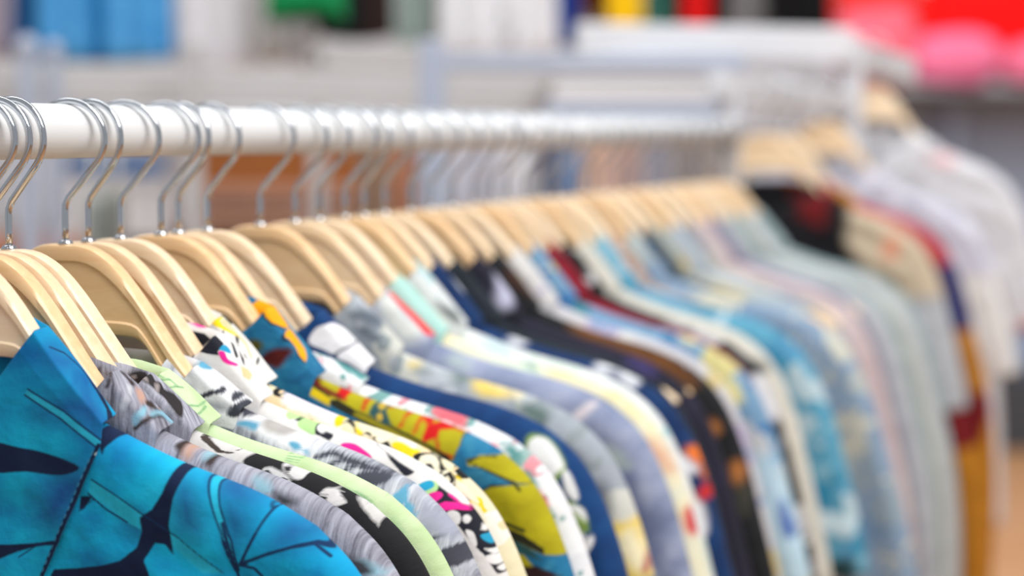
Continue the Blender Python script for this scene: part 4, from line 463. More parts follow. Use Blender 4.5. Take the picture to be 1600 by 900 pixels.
 {'id': 7, 'tn': 0.098, 'tf': 0.146, 'short': 'yellow, black and cream cartoon-pattern shirt', 'label': 'yellow, black and cream doodle-pattern shirt in front of the mustard leaf shirt', 'base': ('floral', [(236, 226, 190), (240, 210, 40), (30, 30, 30), (246, 240, 226), (240, 214, 170)], 1.3), 'body': [((238, 234, 246), 2, 1, [('P', [(10.59, -14.46), (10.75, -14.49), (10.94, -14.74), (11.16, -15.09), (11.39, -15.42), (11.64, -15.74), (11.92, -16.11), (12.19, -16.45), (12.45, -16.73), (12.69, -16.89), (12.92, -16.98), (13.13, -17.06), (13.31, -17.19), (13.5, -17.43), (13.69, -17.72), (13.82, -17.98), (13.79, -18.1), (13.56, -18.02), (13.17, -17.8), (12.73, -17.54), (12.33, -17.32), (11.99, -17.16), (11.65, -17.0), (11.34, -16.86), (11.06, -16.73), (10.82, -16.64), (10.6, -16.59), (10.43, -16.5), (10.33, -16.3), (10.31, -15.87), (10.36, -15.29), (10.46, -14.76)])]), ((232, 226, 190), 0.5, 0, [('P', [(13.39, -16.84), (14.65, -17.28), (16.66, -18.64), (16.58, -18.89), (15.51, -18.5), (14.89, -18.48), (13.63, -17.77)])]), ((244, 210, 20), 0.5, 0, [('P', [(11.49, -15.19), (12.55, -15.62), (13.52, -16.06), (13.28, -16.68), (13.24, -17.02), (12.17, -16.41), (11.44, -15.57)]), ('P', [(14.25, -17.47), (14.51, -17.45), (14.54, -17.96), (15.1, -18.35), (15.02, -18.61), (14.56, -18.2)]), ('P', [(16.63, -19.02), (16.84, -18.88), (17.19, -18.98), (17.84, -19.43), (18.16, -19.4), (18.2, -19.64), (17.92, -19.5), (17.93, -20.03), (17.48, -19.87), (16.96, -19.37)]), ('L', [(13.52, -17.46), (13.63, -17.77)], 4), ('P', [(16.68, -19.04), (16.68, -18.97), (16.74, -18.92), (16.84, -18.91), (16.96, -18.93), (17.13, -18.99), (17.35, -19.08), (17.56, -19.2), (17.71, -19.33), (17.79, -19.5), (17.83, -19.71), (17.82, -19.89), (17.78, -19.99), (17.68, -19.97), (17.53, -19.88), (17.36, -19.75), (17.21, -19.62), (17.06, -19.48), (16.89, -19.31), (16.75, -19.16)]), ('P', [(17.56, -19.27), (18.18, -19.5), (18.19, -19.69), (17.81, -19.66)]), ('P', [(19.77, -20.56), (20.56, -21.18), (20.71, -21.41), (20.18, -21.02)])]), ((30, 28, 28), 0.4, 0.3, [('P', [(15.56, -18.57), (15.87, -18.53), (15.84, -18.78), (16.14, -18.99), (16.2, -18.8), (16.58, -18.89), (16.59, -19.08), (17.23, -19.52), (17.5, -20.01), (16.74, -19.57), (15.75, -18.91)]), ('P', [(17.92, -19.69), (18.17, -19.57), (18.79, -19.77), (19.05, -20.15), (18.74, -20.45), (18.02, -20.17)]), ('P', [(17.95, -20.11), (18.2, -19.61), (18.95, -19.71), (19.6, -20.46), (20.33, -21.05), (20.4, -21.58), (19.88, -21.68), (19.49, -20.97), (18.73, -20.95), (18.36, -20.47)]), ('P', [(20.76, -21.94), (21.44, -22.43), (21.05, -22.52)])]), ((240, 232, 206), 0.4, 0.4, [('P', [(18.28, -20.26), (18.25, -20.14), (18.28, -19.99), (18.35, -19.84), (18.43, -19.75), (18.52, -19.72), (18.63, -19.73), (18.75, -19.78), (18.87, -19.84), (19.01, -19.94), (19.17, -20.08), (19.3, -20.23), (19.36, -20.33), (19.34, -20.39), (19.25, -20.42), (19.13, -20.43), (18.99, -20.43), (18.82, -20.41), (18.6, -20.38), (18.41, -20.33)]), ('P', [(18.29, -20.02), (18.27, -19.93), (18.27, -19.84), (18.3, -19.78), (18.37, -19.76), (18.5, -19.8), (18.68, -19.9), (18.87, -20.01), (19.04, -20.14), (19.2, -20.29), (19.36, -20.47), (19.49, -20.64), (19.55, -20.75), (19.51, -20.8), (19.39, -20.81), (19.25, -20.78), (19.13, -20.73), (19.05, -20.63), (18.97, -20.49), (18.9, -20.36), (18.83, -20.27), (18.76, -20.27), (18.69, -20.31), (18.62, -20.36), (18.55, -20.37), (18.48, -20.31), (18.4, -20.22), (18.33, -20.11)]), ('P', [(19.55, -20.75), (19.59, -20.69), (19.68, -20.65), (19.79, -20.63), (19.9, -20.67), (20.02, -20.78), (20.15, -20.94), (20.26, -21.11), (20.33, -21.25), (20.34, -21.35), (20.3, -21.44), (20.25, -21.49), (20.18, -21.51), (20.1, -21.48), (20.01, -21.4), (19.92, -21.31), (19.83, -21.21), (19.74, -21.1), (19.65, -20.97), (19.57, -20.84)]), ('P', [(20.43, -21.47), (20.43, -21.39), (20.48, -21.34), (20.58, -21.34), (20.71, -21.41), (20.91, -21.59), (21.17, -21.85), (21.42, -22.13), (21.6, -22.34), (21.7, -22.47), (21.76, -22.57), (21.76, -22.62), (21.71, -22.62), (21.59, -22.57), (21.4, -22.46), (21.19, -22.33), (21.0, -22.18), (20.83, -22.01), (20.65, -21.8), (20.51, -21.61)]), ('P', [(21.06, -22.64), (21.14, -22.57), (21.3, -22.55), (21.5, -22.58), (21.68, -22.67), (21.86, -22.86), (22.04, -23.13), (22.21, -23.41), (22.31, -23.62), (22.33, -23.74), (22.3, -23.82), (22.22, -23.85), (22.13, -23.84), (22.01, -23.77), (21.86, -23.65), (21.71, -23.5), (21.56, -23.35), (21.4, -23.17), (21.24, -22.96), (21.1, -22.77)]), ('L', [(15.86, -18.65), (16.16, -18.86), (16.36, -18.75)], 2)]), ((30, 28, 28), 0.3, 0.2, [('L', [(18.61, -20.37), (18.83, -20.27), (19.11, -20.62), (18.93, -20.78)], 1.8), ('L', [(19.7, -20.98), (19.95, -20.83), (20.23, -21.24), (20.07, -21.45)], 1.8), ('L', [(15.02, -18.48), (15.19, -18.3), (15.51, -18.5), (15.48, -18.83)], 1.2), ('L', [(13.81, -17.78), (13.96, -17.6), (14.45, -17.94), (14.7, -18.34)], 1.2)])], 'collar': [((244, 214, 20), 0.4, 0.2, [('P', [(6.35, -11.54), (6.61, -11.22), (7.19, -11.01), (7.68, -11.25), (7.72, -11.46), (7.15, -11.53), (7.28, -11.83), (8.27, -12.32), (8.9, -12.68), (8.39, -12.57), (7.22, -12.1), (6.61, -11.83)])]), ((28, 26, 26), 0.4, 0.3, [('P', [(7.75, -11.3), (7.79, -11.27), (7.88, -11.26), (7.99, -11.27), (8.1, -11.3), (8.21, -11.36), (8.34, -11.45), (8.46, -11.55), (8.53, -11.64), (8.55, -11.73), (8.53, -11.83), (8.48, -11.91), (8.42, -11.94), (8.34, -11.91), (8.23, -11.83), (8.12, -11.73), (8.02, -11.64), (7.93, -11.55), (7.84, -11.45), (7.77, -11.36)]), ('P', [(8.16, -12.55), (8.27, -12.48), (8.4, -12.5), (8.51, -12.58), (8.54, -12.66), (8.47, -12.76), (8.32, -12.89), (8.15, -13.04), (8.02, -13.17), (7.94, -13.33), (7.88, -13.51), (7.84, -13.64), (7.84, -13.65), (7.88, -13.46), (7.96, -13.12), (8.06, -12.78)]), ('P', [(8.41, -13.37), (8.45, -13.41), (8.48, -13.55), (8.51, -13.72), (8.52, -13.86), (8.51, -13.97), (8.49, -14.08), (8.46, -14.17), (8.42, -14.22), (8.37, -14.24), (8.3, -14.22), (8.24, -14.18), (8.22, -14.09), (8.24, -13.92), (8.3, -13.69), (8.36, -13.48)]), ('L', [(6.92, -12.46), (7.12, -12.15)], 1.5), ('L', [(9.41, -14.18), (9.91, -13.94)], 2)]), ((214, 206, 160), 0.5, 0.2, [('P', [(7.59, -11.45), (8.02, -11.64), (8.42, -12.07), (8.81, -12.51), (8.5, -12.41), (7.62, -12.02), (7.13, -11.65)]), ('L', [(8.75, -12.64), (9.14, -13.12), (9.07, -13.75)], 3)])], 'cbase': ('plain', [(228, 226, 222), (240, 238, 232)], 1), 'yaw': 14, 'drop': (0.7, -1.1)},
 {'id': 8, 'tn': 0.146, 'tf': 0.215, 'short': 'mustard, blue and red leaf shirt', 'label': 'mustard and ocean blue leaf shirt with red strokes along its shoulder', 'base': ('plain', [(22, 92, 138), (34, 118, 160), (62, 140, 172)], 2), 'body': [((176, 166, 20), 0.6, 0.6, [('P', [(8.91, -16.14), (9.15, -15.27), (9.92, -14.98), (10.83, -14.93), (12.35, -15.68), (13.15, -16.32), (14.36, -16.97), (15.99, -17.89), (17.19, -18.77), (18.23, -19.26), (18.24, -20.14), (17.99, -21.03), (17.52, -21.01), (16.45, -20.19), (15.09, -19.37), (13.7, -18.58), (12.02, -17.7), (10.86, -16.93)]), ('P', [(18.72, -20.98), (19.03, -20.92), (19.84, -21.55), (18.88, -21.37)]), ('P', [(18.74, -21.03), (19.41, -20.78), (20.02, -20.81), (21.21, -21.02), (22.52, -22.13), (22.81, -23.08), (20.89, -22.29), (19.73, -21.63)]), ('P', [(19.42, -23.17), (20.24, -22.72), (21.48, -22.69), (23.46, -22.92), (24.93, -24.45), (26.1, -25.8), (26.37, -27.6), (23.46, -27.14), (22.23, -26.57), (20.97, -25.89), (20.24, -25.12), (19.76, -24.21)]), ('P', [(20.97, -26.93), (22.23, -27.16), (22.99, -28.04), (22.23, -28.2), (21.22, -27.45)])]), ((226, 196, 20), 0.8, 0.3, [('P', [(8.93, -15.88), (9.98, -16.36), (10.98, -16.9), (10.93, -17.45), (9.93, -16.83), (8.95, -16.21)])]), ((200, 18, 18), 0.8, 1, [('P', [(10.59, -15.29), (10.92, -15.09), (11.2, -15.53), (11.57, -15.93), (11.93, -16.34), (11.75, -16.82), (11.79, -17.19), (11.36, -16.96), (11.0, -16.72), (11.17, -16.57), (11.05, -16.03), (10.71, -15.62)]), ('P', [(13.12, -16.32), (13.32, -16.44), (12.86, -17.11), (12.86, -17.74), (12.68, -17.8), (12.57, -17.14)]), ('P', [(14.2, -17.05), (14.41, -17.09), (14.22, -17.72), (13.97, -17.81)]), ('P', [(15.08, -17.64), (15.51, -17.59), (15.19, -18.23), (15.1, -18.85), (14.79, -18.91), (14.93, -18.34)]), ('P', [(15.78, -18.03), (16.2, -18.15), (16.57, -18.72), (17.22, -18.57), (18.19, -18.98), (18.11, -19.39), (17.69, -19.16), (17.01, -19.12), (17.03, -19.47), (17.32, -20.38), (18.05, -20.72), (17.93, -20.95), (17.12, -20.45), (16.85, -19.53), (16.44, -19.88), (16.17, -19.79), (16.29, -19.13), (16.32, -18.79), (15.97, -18.36), (15.86, -19.26), (15.65, -19.39), (15.73, -18.6)])]), ((110, 24, 16), 0.8, 1, [('P', [(9.57, -15.81), (9.86, -15.75), (10.21, -16.13), (10.58, -16.35), (11.1, -16.66), (11.61, -16.97), (11.79, -17.19), (11.03, -16.87), (10.32, -16.48), (9.89, -16.25)])]), ((40, 40, 22), 0.5, 0.6, [('P', [(10.87, -17.01), (11.32, -17.02), (12.27, -17.64), (13.66, -18.28), (15.06, -19.0), (16.43, -19.81), (17.79, -20.71), (18.06, -21.54), (17.39, -21.51), (16.45, -20.66), (14.76, -19.67), (13.03, -18.56), (10.99, -17.38)]), ('P', [(19.76, -24.47), (20.73, -25.24), (22.23, -25.86), (23.44, -26.76), (23.46, -27.14), (22.23, -26.51), (20.97, -26.02), (20.24, -25.9), (19.64, -24.73)]), ('P', [(19.22, -23.16), (20.23, -22.59), (21.47, -22.59), (23.47, -22.78), (23.46, -22.92), (21.48, -22.69), (20.24, -22.78), (19.42, -23.19)]), ('P', [(17.97, -20.93), (18.24, -19.97), (18.16, -19.4), (18.28, -19.4), (18.36, -20.1), (18.05, -21.04)])]), ((150, 140, 24), 0.8, 0.8, [('L', [(12.44, -17.94), (13.7, -18.58), (15.09, -19.37), (16.45, -20.19), (17.12, -20.68)], 3)]), ((40, 82, 84), 0.7, 0.6, [('P', [(13.67, -16.72), (13.88, -16.8), (13.97, -17.81), (14.5, -18.68), (14.03, -18.59), (13.09, -17.97), (13.18, -17.41)]), ('P', [(20.88, -25.83), (22.5, -26.63), (23.43, -27.58), (22.5, -27.19), (20.88, -26.67)])]), ((200, 170, 60), 0.5, 0.3, [('P', [(13.67, -16.89), (13.83, -17.23), (13.82, -17.73), (13.72, -17.86), (13.38, -17.47)]), ('L', [(13.71, -18.07), (13.79, -18.28)], 3)]), ((50, 26, 30), 1, 0.6, [('P', [(21.42, -27.92), (23.05, -27.86), (24.59, -28.61), (21.42, -28.83)])]), ((40, 44, 20), 0.5, 0.3, [('L', [(18.69, -21.03), (19.63, -20.83), (20.23, -20.95)], 1.35), ('L', [(18.8, -21.09), (19.96, -21.76), (21.46, -22.57), (21.84, -23.08)], 1.5), ('L', [(20.12, -25.05), (21.22, -25.17), (22.22, -25.6)], 2.4), ('L', [(8.99, -15.78), (9.72, -16.06), (10.85, -16.86)], 1.2), ('L', [(9.01, -15.57), (9.3, -15.17), (10.09, -14.9), (10.83, -14.93)], 1.8)])], 'collar': [((90, 84, 20), 2, 1.2, [('P', [(6.24, -13.25), (6.34, -13.18), (6.52, -13.14), (6.7, -13.13), (6.85, -13.15), (6.95, -13.21), (7.04, -13.3), (7.1, -13.4), (7.12, -13.51), (7.1, -13.63), (7.04, -13.77), (6.97, -13.89), (6.88, -13.96), (6.78, -13.97), (6.65, -13.93), (6.53, -13.86), (6.43, -13.78), (6.35, -13.66), (6.27, -13.51), (6.23, -13.36)])]), ((86, 22, 20), 2, 1.2, [('P', [(6.97, -14.32), (7.04, -14.18), (7.19, -14.03), (7.37, -13.89), (7.56, -13.78), (7.75, -13.71), (7.96, -13.67), (8.16, -13.65), (8.34, -13.65), (8.5, -13.68), (8.64, -13.73), (8.75, -13.8), (8.8, -13.9), (8.76, -14.03), (8.64, -14.19), (8.5, -14.35), (8.38, -14.5), (8.28, -14.64), (8.2, -14.77), (8.1, -14.89), (7.99, -14.95), (7.86, -14.96), (7.7, -14.92), (7.55, -14.85), (7.41, -14.77), (7.27, -14.68), (7.12, -14.57), (7.0, -14.45)])]), ((250, 172, 10), 0.4, 0.2, [('P', [(7.06, -11.39), (7.54, -10.89), (8.0, -10.7), (8.61, -11.21), (9.07, -11.93), (9.4, -12.57), (8.4, -12.5), (7.57, -12.14), (7.14, -11.73)]), ('P', [(8.21, -12.99), (8.58, -12.72), (9.4, -12.57), (9.81, -13.22), (10.19, -13.94), (10.0, -14.35), (9.55, -14.67), (9.16, -14.27), (9.06, -13.66), (8.71, -13.2)]), ('P', [(5.89, -10.35), (6.74, -10.33), (6.21, -10.66)])]), ((20, 34, 50), 0.3, 0.2, [('L', [(7.95, -10.66), (7.06, -11.3), (7.14, -11.77), (7.55, -12.18), (8.71, -12.56)], 1.2), ('L', [(8.71, -12.56), (8.19, -12.91), (8.3, -13.17), (8.88, -13.48), (9.07, -14.18), (9.53, -14.69)], 1.2)])], 'yaw': 16, 'drop': (1.3, -0.9)},
 {'id': 9, 'tn': 0.168, 'tf': 0.247, 'short': 'white shirt with sea green and coral sprigs', 'label': 'white shirt with sea green and coral sprigs, behind the mustard leaf shirt', 'base': ('floral', [(232, 234, 238), (238, 240, 242), (120, 166, 164), (236, 238, 240), (228, 150, 160), (238, 240, 242), (150, 180, 176)], 1.7), 'body': [((84, 146, 146), 1.5, 1.6, [('P', [(10.38, -15.04), (10.48, -14.98), (10.62, -14.94), (10.77, -14.93), (10.91, -14.96), (11.04, -15.05), (11.16, -15.18), (11.26, -15.33), (11.3, -15.45), (11.26, -15.56), (11.17, -15.67), (11.04, -15.75), (10.92, -15.78), (10.78, -15.75), (10.63, -15.67), (10.48, -15.56), (10.38, -15.46), (10.33, -15.35), (10.31, -15.24), (10.33, -15.12)]), ('P', [(11.21, -15.86), (11.32, -15.79), (11.53, -15.73), (11.78, -15.69), (12.0, -15.69), (12.18, -15.76), (12.36, -15.87), (12.52, -16.0), (12.67, -16.1), (12.82, -16.16), (12.96, -16.19), (13.07, -16.23), (13.09, -16.27), (13.0, -16.34), (12.83, -16.43), (12.62, -16.5), (12.43, -16.53), (12.26, -16.49), (12.08, -16.4), (11.91, -16.3), (11.75, -16.2), (11.57, -16.11), (11.39, -16.02), (11.25, -15.93)]), ('P', [(15.08, -18.15), (15.18, -18.06), (15.43, -17.99), (15.71, -17.96), (15.95, -17.99), (16.13, -18.1), (16.31, -18.29), (16.44, -18.48), (16.49, -18.63), (16.44, -18.72), (16.31, -18.79), (16.14, -18.82), (15.96, -18.79), (15.72, -18.68), (15.43, -18.49), (15.19, -18.3)]), ('P', [(20.63, -22.25), (20.74, -22.18), (20.98, -22.24), (21.26, -22.38), (21.49, -22.57), (21.66, -22.84), (21.8, -23.19), (21.95, -23.58), (22.11, -23.95), (22.34, -24.34), (22.61, -24.76), (22.83, -25.13), (22.93, -25.36), (22.85, -25.43), (22.65, -25.39), (22.39, -25.25), (22.16, -25.06), (21.96, -24.79), (21.75, -24.42), (21.54, -24.03), (21.34, -23.65), (21.12, -23.26), (20.88, -22.84), (20.69, -22.48)]), ('P', [(22.17, -25.62), (22.28, -25.44), (22.49, -25.3), (22.74, -25.25), (22.93, -25.36), (23.07, -25.75), (23.18, -26.36), (23.26, -26.96), (23.27, -27.32), (23.2, -27.37), (23.06, -27.23), (22.89, -26.99), (22.73, -26.75), (22.56, -26.49), (22.37, -26.17), (22.22, -25.85)]), ('P', [(19.98, -21.16), (20.06, -21.16), (20.23, -21.32), (20.44, -21.57), (20.61, -21.82), (20.76, -22.11), (20.9, -22.45), (21.02, -22.77), (21.06, -22.97), (21.01, -23.03), (20.89, -23.0), (20.73, -22.89), (20.58, -22.7), (20.41, -22.35), (20.21, -21.87), (20.05, -21.42)]), ('P', [(19.45, -20.46), (19.54, -20.45), (19.75, -20.53), (20.0, -20.67), (20.21, -20.82), (20.39, -21.01), (20.57, -21.24), (20.72, -21.46), (20.77, -21.6), (20.71, -21.64), (20.56, -21.62), (20.36, -21.54), (20.18, -21.42), (19.97, -21.2), (19.73, -20.91), (19.53, -20.63)])]), ((232, 110, 122), 1, 1.2, [('P', [(15.39, -18.17), (15.5, -18.11), (15.71, -18.06), (15.95, -18.05), (16.15, -18.08), (16.3, -18.18), (16.42, -18.33), (16.55, -18.5), (16.7, -18.67), (16.91, -18.85), (17.17, -19.04), (17.4, -19.22), (17.54, -19.35), (17.58, -19.44), (17.54, -19.49), (17.45, -19.51), (17.33, -19.48), (17.16, -19.39), (16.94, -19.25), (16.7, -19.1), (16.49, -18.97), (16.3, -18.88), (16.12, -18.8), (15.95, -18.72), (15.8, -18.63), (15.65, -18.51), (15.5, -18.38), (15.4, -18.26)]), ('P', [(16.24, -18.57), (16.35, -18.54), (16.59, -18.56), (16.86, -18.61), (17.08, -18.69), (17.24, -18.81), (17.37, -18.98), (17.46, -19.14), (17.49, -19.25), (17.43, -19.3), (17.29, -19.3), (17.12, -19.28), (16.95, -19.21), (16.75, -19.07), (16.51, -18.88), (16.31, -18.69)]), ('P', [(18.76, -20.46), (18.84, -20.44), (18.98, -20.45), (19.13, -20.5), (19.25, -20.56), (19.33, -20.66), (19.4, -20.79), (19.44, -20.92), (19.43, -21.0), (19.36, -21.02), (19.23, -21.01), (19.09, -20.97), (18.98, -20.91), (18.89, -20.81), (18.81, -20.67), (18.76, -20.54)]), ('P', [(21.71, -23.52), (21.73, -23.45), (21.82, -23.47), (21.95, -23.55), (22.08, -23.68), (22.23, -23.89), (22.41, -24.18), (22.56, -24.47), (22.64, -24.66), (22.62, -24.75), (22.53, -24.78), (22.41, -24.75), (22.28, -24.64), (22.13, -24.41), (21.95, -24.07), (21.79, -23.74)])]), ((60, 74, 70), 1, 1, [('P', [(22.04, -25.2), (22.14, -25.14), (22.33, -25.12), (22.52, -25.14), (22.68, -25.21), (22.8, -25.35), (22.9, -25.56), (22.96, -25.77), (22.96, -25.91), (22.85, -25.98), (22.67, -26.0), (22.47, -25.98), (22.31, -25.91), (22.19, -25.77), (22.09, -25.55), (22.03, -25.34)]), ('P', [(23.0, -27.03), (23.07, -27.04), (23.19, -27.17), (23.31, -27.38), (23.41, -27.6), (23.48, -27.88), (23.54, -28.24), (23.58, -28.55), (23.57, -28.73), (23.5, -28.72), (23.38, -28.59), (23.25, -28.38), (23.15, -28.16), (23.08, -27.88), (23.02, -27.52), (22.99, -27.21)])]), ((170, 150, 130), 1.5, 1, [('P', [(20.95, -23.36), (21.05, -23.32), (21.23, -23.37), (21.44, -23.5), (21.6, -23.65), (21.72, -23.87), (21.82, -24.17), (21.88, -24.45), (21.89, -24.63), (21.81, -24.7), (21.67, -24.7), (21.5, -24.63), (21.36, -24.5), (21.22, -24.25), (21.08, -23.9), (20.98, -23.57)]), ('P', [(22.59, -26.47), (22.65, -26.42), (22.8, -26.44), (22.99, -26.51), (23.12, -26.61), (23.2, -26.78), (23.27, -27.03), (23.3, -27.24), (23.27, -27.32), (23.13, -27.19), (22.91, -26.93), (22.69, -26.65)])])], 'collar': [((90, 150, 150), 1.2, 1.4, [('P', [(11.23, -14.82), (11.4, -14.76), (11.65, -14.78), (11.91, -14.85), (12.11, -14.95), (12.27, -15.1), (12.41, -15.31), (12.49, -15.51), (12.45, -15.66), (12.22, -15.75), (11.86, -15.82), (11.48, -15.83), (11.22, -15.77), (11.11, -15.58), (11.09, -15.29), (11.14, -15.01)]), ('P', [(10.35, -14.11), (10.51, -14.14), (10.72, -14.24), (10.92, -14.36), (11.04, -14.47), (11.05, -14.57), (10.98, -14.68), (10.88, -14.77), (10.77, -14.81), (10.63, -14.8), (10.45, -14.74), (10.29, -14.66), (10.19, -14.57), (10.17, -14.45), (10.19, -14.3), (10.26, -14.17)]), ('P', [(11.84, -15.41), (12.04, -15.4), (12.34, -15.46), (12.65, -15.56), (12.88, -15.66), (13.04, -15.77), (13.16, -15.9), (13.21, -16.03), (13.15, -16.12), (12.91, -16.17), (12.52, -16.2), (12.13, -16.2), (11.86, -16.14), (11.74, -15.99), (11.7, -15.76), (11.74, -15.54)])]), ((226, 130, 140), 1, 1, [('P', [(9.09, -13.3), (9.19, -13.28), (9.31, -13.3), (9.42, -13.35), (9.5, -13.41), (9.54, -13.51), (9.56, -13.66), (9.55, -13.79), (9.5, -13.87), (9.38, -13.88), (9.19, -13.85), (9.02, -13.79), (8.91, -13.72), (8.9, -13.62), (8.94, -13.49), (9.01, -13.37)])])], 'yaw': -8, 'drop': (3.3, -4.4)},
